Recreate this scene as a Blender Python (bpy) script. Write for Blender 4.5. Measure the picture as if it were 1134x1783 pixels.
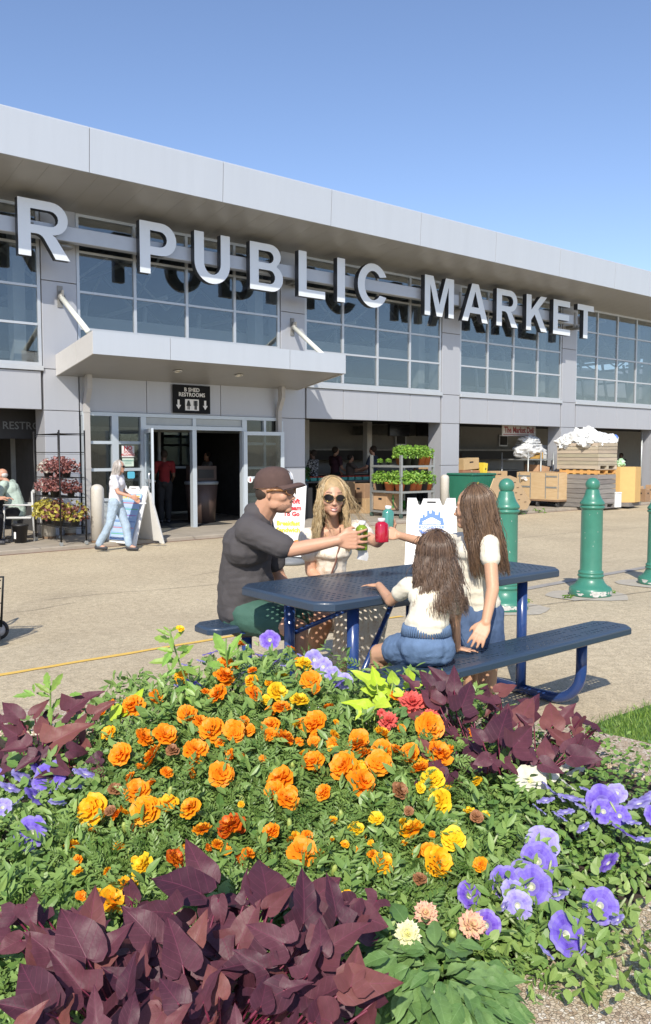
import bpy, bmesh, math, random
import numpy as np
from mathutils import Vector, Matrix, noise, Euler
R=math.radians; PI=math.pi
SC=bpy.context.scene
for o in list(bpy.data.objects): bpy.data.objects.remove(o)
COL=SC.collection
# ---------------------------------------------------------------- camera, sky, sun, exposure
FPX=1450.0; PITCH=.070; EYE=1.5; CX,CY=567.0,891.5
cam=bpy.data.cameras.new('camera'); camo=bpy.data.objects.new('camera',cam); COL.objects.link(camo)
cam.sensor_fit='VERTICAL'; cam.sensor_height=24; cam.lens=FPX/1783*24; cam.clip_start=.05; cam.clip_end=2500
camo.location=(0,0,EYE); camo.rotation_euler=(PI/2-PITCH,0,0); SC.camera=camo
SUN_AZ=math.atan2(.14,.99); SUN_EL=R(39.5)      # heading of the light, elevation
wd=bpy.data.worlds.new('World'); SC.world=wd; wd.use_nodes=True
nt=wd.node_tree; nt.nodes.clear()
bg=nt.nodes.new('ShaderNodeBackground'); sky=nt.nodes.new('ShaderNodeTexSky'); wo=nt.nodes.new('ShaderNodeOutputWorld')
sky.sky_type='NISHITA'; sky.sun_disc=False; sky.sun_elevation=SUN_EL; sky.sun_rotation=PI+SUN_AZ
sky.air_density=1.0; sky.dust_density=.5; sky.ozone_density=4.0; sky.altitude=100
bg.inputs[1].default_value=.15
tn_=nt.nodes.new('ShaderNodeMix'); tn_.data_type='RGBA'; tn_.blend_type='MULTIPLY'; tn_.inputs[0].default_value=1; tn_.inputs[7].default_value=(1.04,.948,.955,1)
nt.links.new(sky.outputs[0],tn_.inputs[6]); nt.links.new(tn_.outputs[2],bg.inputs[0]); nt.links.new(bg.outputs[0],wo.inputs[0])
sl=bpy.data.lights.new('sun','SUN'); sl.energy=4.1; sl.angle=R(.55); sl.color=(1,.93,.82)
so=bpy.data.objects.new('sun',sl); COL.objects.link(so)
LD=Vector((math.sin(SUN_AZ)*math.cos(SUN_EL),math.cos(SUN_AZ)*math.cos(SUN_EL),-math.sin(SUN_EL)))
so.rotation_euler=LD.to_track_quat('-Z','Y').to_euler(); so.location=(-3,-10,12)
SC.view_settings.view_transform='Standard'; SC.view_settings.look='None'
SC.view_settings.exposure=.38; SC.view_settings.gamma=1; SC.view_settings.use_curve_mapping=False
SC.render.engine='CYCLES'; SC.cycles.max_bounces=8; SC.cycles.transparent_max_bounces=24
SC.cycles.caustics_reflective=False; SC.cycles.caustics_refractive=False
SC.cycles.use_denoising=True

# ---------------------------------------------------------------- places
FA=.679; DIST=15.7
fd=Vector((math.cos(FA),math.sin(FA),0)); fn=Vector((-math.sin(FA),math.cos(FA),0))
def ray(x,y):
    u=(x-CX)/FPX; v=-(y-CY)/FPX
    return Vector((u, math.cos(PITCH)+v*math.sin(PITCH), -math.sin(PITCH)+v*math.cos(PITCH)))
def atz(x,y,z=0.):
    r=ray(x,y); return Vector((0,0,EYE))+r*((z-EYE)/r.z)
def atY(x,y,Y):
    r=ray(x,y); return Vector((0,0,EYE))+r*(Y/r.y)
def W(s,y,z=0): return fd*s+fn*(y+DIST)+Vector((0,0,z))     # building coordinates -> world
def B(P): P=Vector(P); return (P.dot(fd),P.dot(fn)-DIST,P.z)
def fac(x,y,o=0.):
    r=ray(x,y); t=(DIST-o)/r.dot(fn); P=Vector((0,0,EYE))+r*t; return P.dot(fd),P.z
def gz(x,y):                                              # the paving falls gently towards the road
    o=DIST-(Vector((x,y,0)).dot(fn)); t=min(1,max(0,(10.8-o)/3.)); return -.15*t*t*(3-2*t)
SW=-.08                                                   # pavement in front of the hall
TA=.690; TC=Vector((.509,4.882,0)); td=Vector((math.cos(TA),math.sin(TA),0)); tn=Vector((-math.sin(TA),math.cos(TA),0))
def T(a,b,z=0): return TC+td*a+tn*b+Vector((0,0,z))

# ---------------------------------------------------------------- materials
MC={}
def nd(t,k,**kw):
    n=t.nodes.new(k)
    for a,b in kw.items(): setattr(n,a,b)
    return n
def M(name,col,rough=.6,metal=0,var=.12,vs=6,bump=0,bs=60,spec=.5,sub=0,alpha=1,coat=0,trans=0,col2=None,ramp=None,rnd=0,trl=0,stretch=None,dirt=0):
    if name in MC: return MC[name]
    m=bpy.data.materials.new(name); m.use_nodes=True; t=m.node_tree; p=t.nodes['Principled BSDF']
    L=t.links.new
    c=(*col,1) if len(col)==3 else col
    tc=nd(t,'ShaderNodeTexCoord'); src=tc.outputs['Object']
    if stretch:
        mp=nd(t,'ShaderNodeMapping'); mp.inputs['Scale'].default_value=stretch; L(src,mp.inputs[0]); src=mp.outputs[0]
    out=None
    if var or col2:
        n=nd(t,'ShaderNodeTexNoise'); n.inputs['Scale'].default_value=vs; n.inputs['Detail'].default_value=6; n.inputs['Roughness'].default_value=.65; L(src,n.inputs['Vector'])
        r=nd(t,'ShaderNodeValToRGB'); e=r.color_ramp.elements
        lo,hi=ramp or (.3,.7); e[0].position=lo; e[1].position=hi
        c2=(*col2,1) if col2 else tuple(min(1,v*(1+var)) for v in c[:3])+(1,)
        c1=c if col2 else tuple(v*(1-var) for v in c[:3])+(1,)
        e[0].color=c1; e[1].color=c2; L(n.outputs[0],r.inputs[0]); out=r.outputs[0]
    if rnd:
        oi=nd(t,'ShaderNodeObjectInfo'); hs=nd(t,'ShaderNodeHueSaturation')
        mr=nd(t,'ShaderNodeMapRange'); mr.inputs[3].default_value=1-rnd; mr.inputs[4].default_value=1+rnd; L(oi.outputs['Random'],mr.inputs[0]); L(mr.outputs[0],hs.inputs['Value'])
        m2=nd(t,'ShaderNodeMath',operation='FRACT'); m3=nd(t,'ShaderNodeMath',operation='MULTIPLY'); m3.inputs[1].default_value=7.3; L(oi.outputs['Random'],m3.inputs[0]); L(m3.outputs[0],m2.inputs[0])
        mr2=nd(t,'ShaderNodeMapRange'); mr2.inputs[3].default_value=.5-.1*rnd; mr2.inputs[4].default_value=.5+.1*rnd; L(m2.outputs[0],mr2.inputs[0]); L(mr2.outputs[0],hs.inputs['Hue'])
        if out: L(out,hs.inputs['Color'])
        else: hs.inputs['Color'].default_value=c
        out=hs.outputs[0]
    if out: L(out,p.inputs['Base Color'])
    else: p.inputs['Base Color'].default_value=c
    p.inputs['Roughness'].default_value=rough; p.inputs['Metallic'].default_value=metal
    p.inputs['Specular IOR Level'].default_value=spec
    if sub: p.inputs['Subsurface Weight'].default_value=sub; p.inputs['Subsurface Radius'].default_value=(.02,.008,.004); p.inputs['Subsurface Scale'].default_value=.5
    if coat: p.inputs['Coat Weight'].default_value=coat; p.inputs['Coat Roughness'].default_value=.15
    if trans: p.inputs['Transmission Weight'].default_value=trans
    p.inputs['Alpha'].default_value=alpha
    if bump:
        n2=nd(t,'ShaderNodeTexNoise'); n2.inputs['Scale'].default_value=bs; n2.inputs['Detail'].default_value=5; L(src,n2.inputs['Vector'])
        b=nd(t,'ShaderNodeBump'); b.inputs['Strength'].default_value=min(1,bump); b.inputs['Distance'].default_value=.01; L(n2.outputs[0],b.inputs['Height']); L(b.outputs[0],p.inputs['Normal'])
    if trl:                                             # thin leaf: light also shines through
        tr=nd(t,'ShaderNodeBsdfTranslucent'); mx=nd(t,'ShaderNodeMixShader'); mx.inputs[0].default_value=trl
        if out: L(out,tr.inputs[0])
        else: tr.inputs[0].default_value=c
        L(p.outputs[0],mx.inputs[1]); L(tr.outputs[0],mx.inputs[2]); L(mx.outputs[0],t.nodes['Material Output'].inputs[0])
    MC[name]=m; return m
def attr_leaf(name,c1,c2,rough=.5,trl=.25,attr='tint',bump=0):   # colour varies leaf by leaf through a per-face attribute
    m=bpy.data.materials.new(name); m.use_nodes=True; t=m.node_tree; p=t.nodes['Principled BSDF']; L=t.links.new
    a=nd(t,'ShaderNodeAttribute'); a.attribute_name=attr
    r=nd(t,'ShaderNodeValToRGB'); r.color_ramp.elements[0].color=(*c1,1); r.color_ramp.elements[1].color=(*c2,1)
    L(a.outputs['Fac'],r.inputs[0]); L(r.outputs[0],p.inputs['Base Color']); p.inputs['Roughness'].default_value=rough
    tr=nd(t,'ShaderNodeBsdfTranslucent'); mx=nd(t,'ShaderNodeMixShader'); mx.inputs[0].default_value=trl
    L(r.outputs[0],tr.inputs[0]); L(p.outputs[0],mx.inputs[1]); L(tr.outputs[0],mx.inputs[2]); L(mx.outputs[0],t.nodes['Material Output'].inputs[0])
    MC[name]=m; return m

# ---------------------------------------------------------------- mesh helpers
I4=Matrix.Identity(4)
class MB:
    def __init__(s): s.v=[]; s.f=[]; s.m=[]; s.sm=[]
    def add(s,vs,fs,mi=0,X=None,smooth=False):
        k=len(s.v)
        s.v+= [tuple(X@Vector(q)) for q in vs] if X else [tuple(q) for q in vs]
        s.f+= [tuple(i+k for i in q) for q in fs]; s.m+=[mi]*len(fs); s.sm+=[smooth]*len(fs); return s
    def box(s,x0,x1,y0,y1,z0,z1,mi=0,X=None,bev=0):
        if bev:
            b=bev; P=[(x0+b,y0),(x1-b,y0),(x1,y0+b),(x1,y1-b),(x1-b,y1),(x0+b,y1),(x0,y1-b),(x0,y0+b)]
            Q=[(x0+2*b,y0+b),(x1-2*b,y0+b),(x1-b,y0+2*b),(x1-b,y1-2*b),(x1-2*b,y1-b),(x0+2*b,y1-b),(x0+b,y1-2*b),(x0+b,y0+2*b)]
            vs=[(x,y,z0) for x,y in Q]+[(x,y,z0+b) for x,y in P]+[(x,y,z1-b) for x,y in P]+[(x,y,z1) for x,y in Q]
            fs=[tuple(range(7,-1,-1)),tuple(range(24,32))]
            for r in range(3):
                for i in range(8): j=(i+1)%8; fs.append((r*8+i,r*8+j,r*8+8+j,r*8+8+i))
            return s.add(vs,fs,mi,X)
        vs=[(x0,y0,z0),(x1,y0,z0),(x1,y1,z0),(x0,y1,z0),(x0,y0,z1),(x1,y0,z1),(x1,y1,z1),(x0,y1,z1)]
        return s.add(vs,[(3,2,1,0),(4,5,6,7),(0,1,5,4),(1,2,6,5),(2,3,7,6),(3,0,4,7)],mi,X)
    def prism(s,poly,z0,z1,mi=0,X=None):
        n=len(poly); vs=[(x,y,z0) for x,y in poly]+[(x,y,z1) for x,y in poly]
        return s.add(vs,[tuple(range(n-1,-1,-1)),tuple(range(n,2*n))]+[(i,(i+1)%n,n+(i+1)%n,n+i) for i in range(n)],mi,X)
    def lathe(s,prof,n=20,mi=0,X=None,smooth=True,caps=True):
        vs=[];fs=[]
        for r,z in prof:
            for i in range(n): a=2*PI*i/n; vs.append((r*math.cos(a),r*math.sin(a),z))
        for k in range(len(prof)-1):
            for i in range(n): j=(i+1)%n; fs.append((k*n+i,k*n+j,k*n+n+j,k*n+n+i))
        s.add(vs,fs,mi,X,smooth)
        if caps:
            b=len(s.v)-len(vs)
            s.f+=[tuple(b+i for i in range(n-1,-1,-1)),tuple(b+(len(prof)-1)*n+i for i in range(n))]; s.m+=[mi]*2; s.sm+=[False]*2
        return s
    def tube(s,pts,r,n=8,mi=0,X=None,smooth=True,flat=1.):
        pts=[Vector(p) for p in pts]; rs=r if isinstance(r,(list,tuple)) else [r]*len(pts)
        vs=[];fs=[]; up=None
        for i,p in enumerate(pts):
            t=(pts[min(i+1,len(pts)-1)]-pts[max(i-1,0)]).normalized()
            if up is None: up=t.orthogonal().normalized()
            else: up=(up-t*up.dot(t)); up=up.normalized() if up.length>1e-6 else t.orthogonal().normalized()
            sd=t.cross(up)
            for k in range(n): a=2*PI*k/n; vs.append(p+up*(math.cos(a)*rs[i])+sd*(math.sin(a)*rs[i]*flat))
        for i in range(len(pts)-1):
            for k in range(n): j=(k+1)%n; fs.append((i*n+k,i*n+j,i*n+n+j,i*n+n+k))
        fs+=[tuple(range(n-1,-1,-1)),tuple((len(pts)-1)*n+k for k in range(n))]
        return s.add(vs,fs,mi,X,smooth)
    def ball(s,c,r,X=None,mi=0,n=12,rot=None):
        c=Vector(c); r=(r,r,r) if not hasattr(r,'__len__') else r
        vs=[];fs=[]; m=n//2+1
        for i in range(m+1):
            th=PI*i/m
            for k in range(n):
                a=2*PI*k/n; q=Vector((r[0]*math.sin(th)*math.cos(a),r[1]*math.sin(th)*math.sin(a),r[2]*math.cos(th)))
                if rot is not None: q=rot@q
                vs.append(c+q)
        for i in range(m):
            for k in range(n): j=(k+1)%n; fs.append((i*n+k,i*n+n+k,i*n+n+j,i*n+j))
        return s.add(vs,fs,mi,X,True)
    def mesh(s,name):
        me=bpy.data.meshes.new(name); me.from_pydata(s.v,[],s.f); me.update()
        me.polygons.foreach_set('material_index',s.m); me.polygons.foreach_set('use_smooth',s.sm); return me
    def build(s,name,mats,parent=None,loc=None,rz=None,X=None):
        me=s.mesh(name); return link(name,me,mats,parent,loc,rz,X)
def link(name,me,mats=None,parent=None,loc=None,rz=None,X=None):
    if mats is not None:
        me.materials.clear()
        for m in (mats if isinstance(mats,(list,tuple)) else [mats]): me.materials.append(m)
    o=bpy.data.objects.new(name,me); COL.objects.link(o)
    if parent is not None: o.parent=parent
    if X is not None: o.matrix_local=X
    if loc is not None: o.location=loc
    if rz is not None: o.rotation_euler=(0,0,rz)
    return o
def tag(o,label=None,cat=None,group=None,kind=None):
    if label: o['label']=label
    if cat: o['category']=cat
    if group: o['group']=group
    if kind: o['kind']=kind
    return o
def thing(name,label,cat,loc=(0,0,0),rz=0,group=None):
    o=bpy.data.objects.new(name,None); COL.objects.link(o); o.location=loc; o.rotation_euler=(0,0,rz); o.empty_display_size=.1
    return tag(o,label,cat,group)
def kids(o,K): return [c for c in K if c.parent==o]
def dup(root,loc=None,rz=None,label=None,scale=None,K=None):
    K=K or list(bpy.data.objects)
    def cp(o,par):
        c=o.copy(); COL.objects.link(c); c.parent=par
        for ch in [q for q in K if q.parent==o]: cp(ch,c)
        return c
    r=cp(root,None)
    if loc is not None: r.location=loc
    if rz is not None: r.rotation_euler=(0,0,rz)
    if scale is not None: r.scale=(scale,)*3
    if label: r['label']=label
    return r
def bx(name,mat,parent,x0,x1,y0,y1,z0,z1,bev=0,label=None):
    o=MB().box(x0,x1,y0,y1,z0,z1,bev=bev).build(name,mat,parent)
    if label: o['label']=label
    return o
def text_mesh(txt,size,ext=.002,bold=0,ax='CENTER',sx=1):
    c=bpy.data.curves.new('txt','FONT'); c.body=txt; c.size=size; c.extrude=ext; c.offset=bold; c.align_x=ax; c.align_y='CENTER'; c.resolution_u=2
    o=bpy.data.objects.new('txt',c); COL.objects.link(o); dg=bpy.context.evaluated_depsgraph_get(); dg.update()
    me=bpy.data.meshes.new_from_object(o.evaluated_get(dg)); bpy.data.objects.remove(o)
    if sx!=1:
        for v in me.vertices: v.co.x*=sx
    return me
# matrix: text in XY -> standing on a face whose outward normal is -Y (local)
def face_mx(x,y,z,rx=PI/2,rz=0): return Matrix.Translation((x,y,z))@Matrix.Rotation(rz,4,'Z')@Matrix.Rotation(rx,4,'X')
def remesh(mb,vox,smooth=4,fold=0,fs=12,seed=0,aniso=(1,1,1)):
    me=mb.mesh('tmp'); o=bpy.data.objects.new('tmp',me); COL.objects.link(o)
    md=o.modifiers.new('r','REMESH'); md.mode='VOXEL'; md.voxel_size=vox; md.use_smooth_shade=True
    if smooth: s=o.modifiers.new('s','SMOOTH'); s.iterations=smooth; s.factor=.5
    dg=bpy.context.evaluated_depsgraph_get(); dg.update()
    out=bpy.data.meshes.new_from_object(o.evaluated_get(dg)); bpy.data.objects.remove(o)
    if fold:
        n=len(out.vertices); co=np.empty(n*3); out.vertices.foreach_get('co',co); co=co.reshape(-1,3)
        no=np.empty(n*3); out.vertices.foreach_get('normal',no); no=no.reshape(-1,3)
        d=np.array([noise.noise(Vector((c[0]*aniso[0],c[1]*aniso[1],c[2]*aniso[2]))*fs+Vector((seed,)*3))+.5*abs(noise.noise(Vector((c[0]*aniso[0],c[1]*aniso[1],c[2]*aniso[2]))*fs*2.3+Vector((seed,)*3))) for c in co])
        co+=no*(d*fold)[:,None]; out.vertices.foreach_set('co',co.ravel()); out.update()
    for p in out.polygons: p.use_smooth=True
    return out
# ---------------------------------------------------------------- materials used by the hall
panel=M('aluminium_panel',(.46,.475,.51),rough=.42,metal=.3,var=.02,vs=.9,stretch=(7,7,.6))
panel2=M('fascia_panel',(.55,.59,.635),rough=.38,metal=.3,var=.02,vs=.7,stretch=(8,8,.6))
sofm=M('soffit_board',(.38,.38,.375),rough=.42,metal=.3,var=.05,vs=2)
frame_m=M('window_frame',(.56,.59,.62),rough=.35,metal=.4,var=.03)
jointm=M('panel_joint',(.26,.245,.22),rough=.9,var=0)
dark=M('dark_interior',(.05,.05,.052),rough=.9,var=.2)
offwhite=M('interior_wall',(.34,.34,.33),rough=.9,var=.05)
steelw=M('painted_steel',(.78,.79,.78),rough=.5,var=.04)
def glassm(name,tint,refl,fac):
    m=bpy.data.materials.new(name); m.use_nodes=True; t=m.node_tree; t.nodes.clear(); L=t.links.new
    tr=nd(t,'ShaderNodeBsdfTransparent'); tr.inputs[0].default_value=(*tint,1)
    gl=nd(t,'ShaderNodeBsdfGlossy'); gl.inputs[0].default_value=(*refl,1); gl.inputs['Roughness'].default_value=.015
    n=nd(t,'ShaderNodeTexNoise'); n.inputs['Scale'].default_value=1.1; b=nd(t,'ShaderNodeBump'); b.inputs['Strength'].default_value=.06; b.inputs['Distance'].default_value=.05
    tc=nd(t,'ShaderNodeTexCoord'); L(tc.outputs['Object'],n.inputs['Vector']); L(n.outputs[0],b.inputs['Height']); L(b.outputs[0],gl.inputs['Normal'])
    lw=nd(t,'ShaderNodeLayerWeight'); lw.inputs[0].default_value=.35
    ma=nd(t,'ShaderNodeMath',operation='MULTIPLY_ADD'); ma.inputs[1].default_value=.42; ma.inputs[2].default_value=fac; ma.use_clamp=True; L(lw.outputs['Facing'],ma.inputs[0])
    mx=nd(t,'ShaderNodeMixShader'); o=nd(t,'ShaderNodeOutputMaterial'); L(ma.outputs[0],mx.inputs[0]); L(tr.outputs[0],mx.inputs[1]); L(gl.outputs[0],mx.inputs[2]); L(mx.outputs[0],o.inputs[0])
    return m
glass=glassm('window_glass',(.74,.77,.78),(.70,.73,.73),.15)
glass_d=glassm('door_glass',(.62,.66,.66),(.7,.75,.78),.05)
# ---------------------------------------------------------------- paving
def ground_mat():
    m=bpy.data.materials.new('aggregate_paving'); m.use_nodes=True; t=m.node_tree; p=t.nodes['Principled BSDF']; L=t.links.new
    tc=nd(t,'ShaderNodeTexCoord')
    n1=nd(t,'ShaderNodeTexNoise'); n1.inputs['Scale'].default_value=.55; n1.inputs['Detail'].default_value=8; n1.inputs['Roughness'].default_value=.6; L(tc.outputs['Object'],n1.inputs['Vector'])
    r1=nd(t,'ShaderNodeValToRGB'); r1.color_ramp.elements[0].position=.35; r1.color_ramp.elements[1].position=.68
    r1.color_ramp.elements[0].color=(.475,.40,.278,1); r1.color_ramp.elements[1].color=(.565,.485,.34,1); L(n1.outputs[0],r1.inputs[0])
    v=nd(t,'ShaderNodeTexVoronoi'); v.inputs['Scale'].default_value=125; L(tc.outputs['Object'],v.inputs['Vector'])
    bw=nd(t,'ShaderNodeSeparateColor'); L(v.outputs['Color'],bw.inputs[0])
    r2=nd(t,'ShaderNodeValToRGB'); e=r2.color_ramp.elements; e[0].color=(.62,.60,.58,1); e[1].color=(1.3,1.27,1.2,1); e.new(.2).color=(.90,.89,.87,1); e.new(.75).color=(1.08,1.07,1.04,1); L(bw.outputs[0],r2.inputs[0])
    mx=nd(t,'ShaderNodeMix',data_type='RGBA',blend_type='MULTIPLY'); mx.inputs[0].default_value=1; L(r1.outputs[0],mx.inputs[6]); L(r2.outputs[0],mx.inputs[7])
    n3=nd(t,'ShaderNodeTexNoise'); n3.inputs['Scale'].default_value=14; n3.inputs['Detail'].default_value=6; L(tc.outputs['Object'],n3.inputs['Vector'])
    r3=nd(t,'ShaderNodeValToRGB'); r3.color_ramp.elements[0].position=.3; r3.color_ramp.elements[1].position=.6; r3.color_ramp.elements[0].color=(.84,.83,.81,1); r3.color_ramp.elements[1].color=(1.04,1.04,1.04,1); L(n3.outputs[0],r3.inputs[0])
    m2=nd(t,'ShaderNodeMix',data_type='RGBA',blend_type='MULTIPLY'); m2.inputs[0].default_value=1; L(mx.outputs[2],m2.inputs[6]); L(r3.outputs[0],m2.inputs[7])
    n4=nd(t,'ShaderNodeTexNoise'); n4.inputs['Scale'].default_value=.23; n4.inputs['Detail'].default_value=9; n4.inputs['Roughness'].default_value=.7; n4.inputs['Distortion'].default_value=.8; L(tc.outputs['Object'],n4.inputs['Vector'])
    r4=nd(t,'ShaderNodeValToRGB'); r4.color_ramp.elements[0].position=.32; r4.color_ramp.elements[1].position=.5; r4.color_ramp.elements[0].color=(.86,.86,.87,1); r4.color_ramp.elements[1].color=(1,1,1,1); L(n4.outputs[0],r4.inputs[0])
    m3=nd(t,'ShaderNodeMix',data_type='RGBA',blend_type='MULTIPLY'); m3.inputs[0].default_value=1; L(m2.outputs[2],m3.inputs[6]); L(r4.outputs[0],m3.inputs[7])
    L(m3.outputs[2],p.inputs['Base Color']); p.inputs['Roughness'].default_value=.9
    b=nd(t,'ShaderNodeBump'); b.inputs['Strength'].default_value=.4; b.inputs['Distance'].default_value=.004; L(v.outputs['Distance'],b.inputs['Height']); L(b.outputs[0],p.inputs['Normal'])
    return m
agg=ground_mat()
mb=MB(); xs=[-900,-300,-80,-30]+[-20+i*.75 for i in range(80)]+[60,120,300,900]; ys=[-900,-200,-40,-6]+[-2+i*.6 for i in range(60)]+[45,70,200,900]
vs=[(x,y,gz(x,y)) for y in ys for x in xs]; n=len(xs)
mb.add(vs,[(j*n+i,j*n+i+1,j*n+n+i+1,j*n+n+i) for j in range(len(ys)-1) for i in range(n-1)],smooth=True)
tag(mb.build('ground',agg),kind='structure')
# pavement along the hall: a low slab with a reddish joint in front
swm=M('pavement_concrete',(.36,.315,.25),rough=.9,var=.14,vs=3,bump=.35,bs=90)
kb=[(0,967),(140,954),(281,942),(399,935),(560,922),(689,912),(894,895),(1134,878)]
pts=[B(atz(x,y,-.14)) for x,y in kb]; so_=np.poly1d(np.polyfit([p[0] for p in pts],[p[1] for p in pts],2))
ss=[-6+i*1. for i in range(52)]
edge=[(s,float(so_(min(s,26))) if s>2 else float(so_(2))) for s in ss]
PV=thing('pavement',None,None,W(0,0,0),FA); PV['kind']='structure'
mb=MB()
for i in range(len(edge)-1):
    (s0,y0),(s1,y1)=edge[i],edge[i+1]
    mb.add([(s0,y0,-.3),(s1,y1,-.3),(s1,y1,SW-.012),(s0,y0,SW-.012),(s0,y0+.015,SW),(s1,y1+.015,SW),(s1,3.8,SW),(s0,3.8,SW)],[(0,1,2,3),(3,2,5,4),(4,5,6,7)])
mb.build('slab',swm,PV)
mb=MB()
for i in range(len(edge)-1):
    (s0,y0),(s1,y1)=edge[i],edge[i+1]
    mb.add([(s0,y0-.07,-.146),(s1,y1-.07,-.146),(s1,y1,-.146),(s0,y0,-.146)],[(0,1,2,3)])
mb.build('edge_strip',M('red_joint',(.24,.13,.09),rough=.95,var=.3,vs=5),PV)
mb=MB()
for s in range(-4,40,3): mb.box(s-.006,s+.006,-1.9,3.7,SW+.0005,SW+.003)
mb.build('joint_lines',jointm,PV)
# yellow line, gutter, cracks, plates
def strip(name,pl,wid,z,mat,kind='structure',jit=0):
    mb=MB(); pl=[Vector(p) for p in pl]; q=[]
    for i in range(len(pl)-1):
        n=max(1,int((pl[i+1]-pl[i]).length/.12)); q+=[pl[i].lerp(pl[i+1],k/n) for k in range(n)]
    q.append(pl[-1]); L=[];
    for i,p in enumerate(q):
        t=(q[min(i+1,len(q)-1)]-q[max(i-1,0)]); s=Vector((-t.y,t.x,0)).normalized()*wid*.5
        j1,j2=(1+random.uniform(-jit,jit),1+random.uniform(-jit,jit))
        for c in (p+s*j1,p-s*j2): L.append((c.x,c.y,gz(c.x,c.y)+z))
    mb.add(L,[(2*i+1,2*i+3,2*i+2,2*i) for i in range(len(q)-1)]); return tag(mb.build(name,mat),kind=kind)
random.seed(3)
yel=M('yellow_road_paint',(.80,.52,.11),rough=.8,var=.25,vs=25,col2=(.55,.38,.15),ramp=(.55,.8))
A=atz(0,1167); Bp=atz(344,1110); d=(Bp-A).normalized()
strip('yellow_line',[A-d*4,A+d*3.4],.075,.004,yel,jit=.18)
strip('yellow_line',[atz(648,1077),atz(700,1070)],.06,.004,yel,jit=.25)
gut=M('gutter_concrete',(.34,.32,.29),rough=.9,var=.16,vs=9,bump=.3,bs=50)
strip('gutter',[atz(700,1052,-.06),atz(860,1040,-.06),atz(960,1022,-.07),atz(1050,1006,-.08),atz(1134,992,-.09),atz(1300,972,-.1)],.16,.005,gut,jit=.05)
crk=M('dark_crack',(.16,.14,.115),rough=1,var=.3,vs=30)
for pl,wd_ in (([(60,1042),(180,1030),(300,1021),(420,1010)],.010),([(440,1012),(620,1000)],.008),([(0,1064),(60,1058),(130,1045)],.008),([(900,935),(1000,925),(1134,915)],.012),([(893,915),(980,922),(1060,918)],.01),([(330,1000),(420,985),(560,975)],.008)):
    strip('crack',[atz(x,y,-.12) for x,y in pl],wd_,.006,crk,jit=.6)
conc=M('bollard_pad',(.44,.40,.33),rough=.9,var=.12,vs=14,bump=.3,bs=70)
# the walk slab joint beyond the bollards
strip('slab_joint',[atz(905,1058),atz(1010,1046),atz(1134,1030)],.012,.006,crk,jit=.4)

# ---------------------------------------------------------------- the market hall (local: x along front, y into the hall)
HALL=thing('market_hall','long pale metal clad market hall with tall windows and deep roof overhang','building',W(0,0,0),FA)
ZB,ZO,ZL,ZS,ZT=SW,2.33,3.05,3.15,6.085
cols=[(-5.05,-4.35),(.36,1.06),(5.81,6.50),(11.33,12.03),(16.68,17.40),(22.07,22.80),(27.5,28.2),(33.0,33.7),(38.4,39.1)]
G=.012
for i,(a,b) in enumerate(cols):
    z0=ZB
    for zz in (1.18,2.32,3.10,4.75,ZT+.02):
        c=bx('column_panel',panel,HALL,a+G/2,b-G/2,-.03,.05,z0+G/2,zz-G/2,bev=.004); z0=zz
    # reveal of the opening: column depth
    bx('column_side',panel,HALL,a+.01,b-.01,.052,.46,ZB,ZT)
# fascia
js=[fac(x,y,1.6)[0] for x,y in ((153,240),(388,300),(577,360),(732,400),(866,440),(972,462))]
pitch=(js[-1]-js[0])/5
fj=[js[0]+pitch*k for k in range(-4,14)]
for a,b in zip(fj[:-1],fj[1:]):
    mb=MB(); X=Matrix(((0,0,1,0),(1,0,0,0),(0,1,0,0),(0,0,0,1)))   # profile (y,z) extruded along x
    prof=[(-1.64,6.35),(-1.60,6.35),(-1.45,6.40),(-1.45,7.08),(-1.66,7.11),(-1.68,7.08)]
    mb.prism(prof,a+.006,b-.006,X=X); mb.build('fascia_panel',panel2,HALL)
bx('fascia_core',jointm,HALL,fj[0],fj[-1],-1.44,-1.3,6.42,6.96)
bx('roof',M('roof_sheet',(.3,.3,.3),rough=.7),HALL,fj[0],fj[-1],-1.29,14,6.6,6.95)
# soffit boards sloping down to the wall
mb0=None
for k in range(int((fj[-1]-fj[0])/.44)):
    a=fj[0]+k*.44
    if a<0 or a>30: continue
    if mb0 is None:
        q=MB().add([(.0015,-1.60,6.362),(.4385,-1.60,6.362),(.4385,.06,6.085),(.0015,.06,6.085),(.0015,-1.60,6.39),(.4385,-1.60,6.39),(.4385,.06,6.12),(.0015,.06,6.12)],[(3,2,1,0),(4,5,6,7),(0,1,5,4),(1,2,6,5),(2,3,7,6),(3,0,4,7)])
        mb0=q.mesh('soffit_board'); mb0.materials.append(sofm)
    link('soffit_board',mb0,None,HALL,loc=(a,0,0))
MB().add([(fj[0],-1.58,6.40),(fj[-1],-1.58,6.40),(fj[-1],.1,6.13),(fj[0],.1,6.13),],[(0,1,2,3)]).build('soffit_backing',jointm,HALL)
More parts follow.
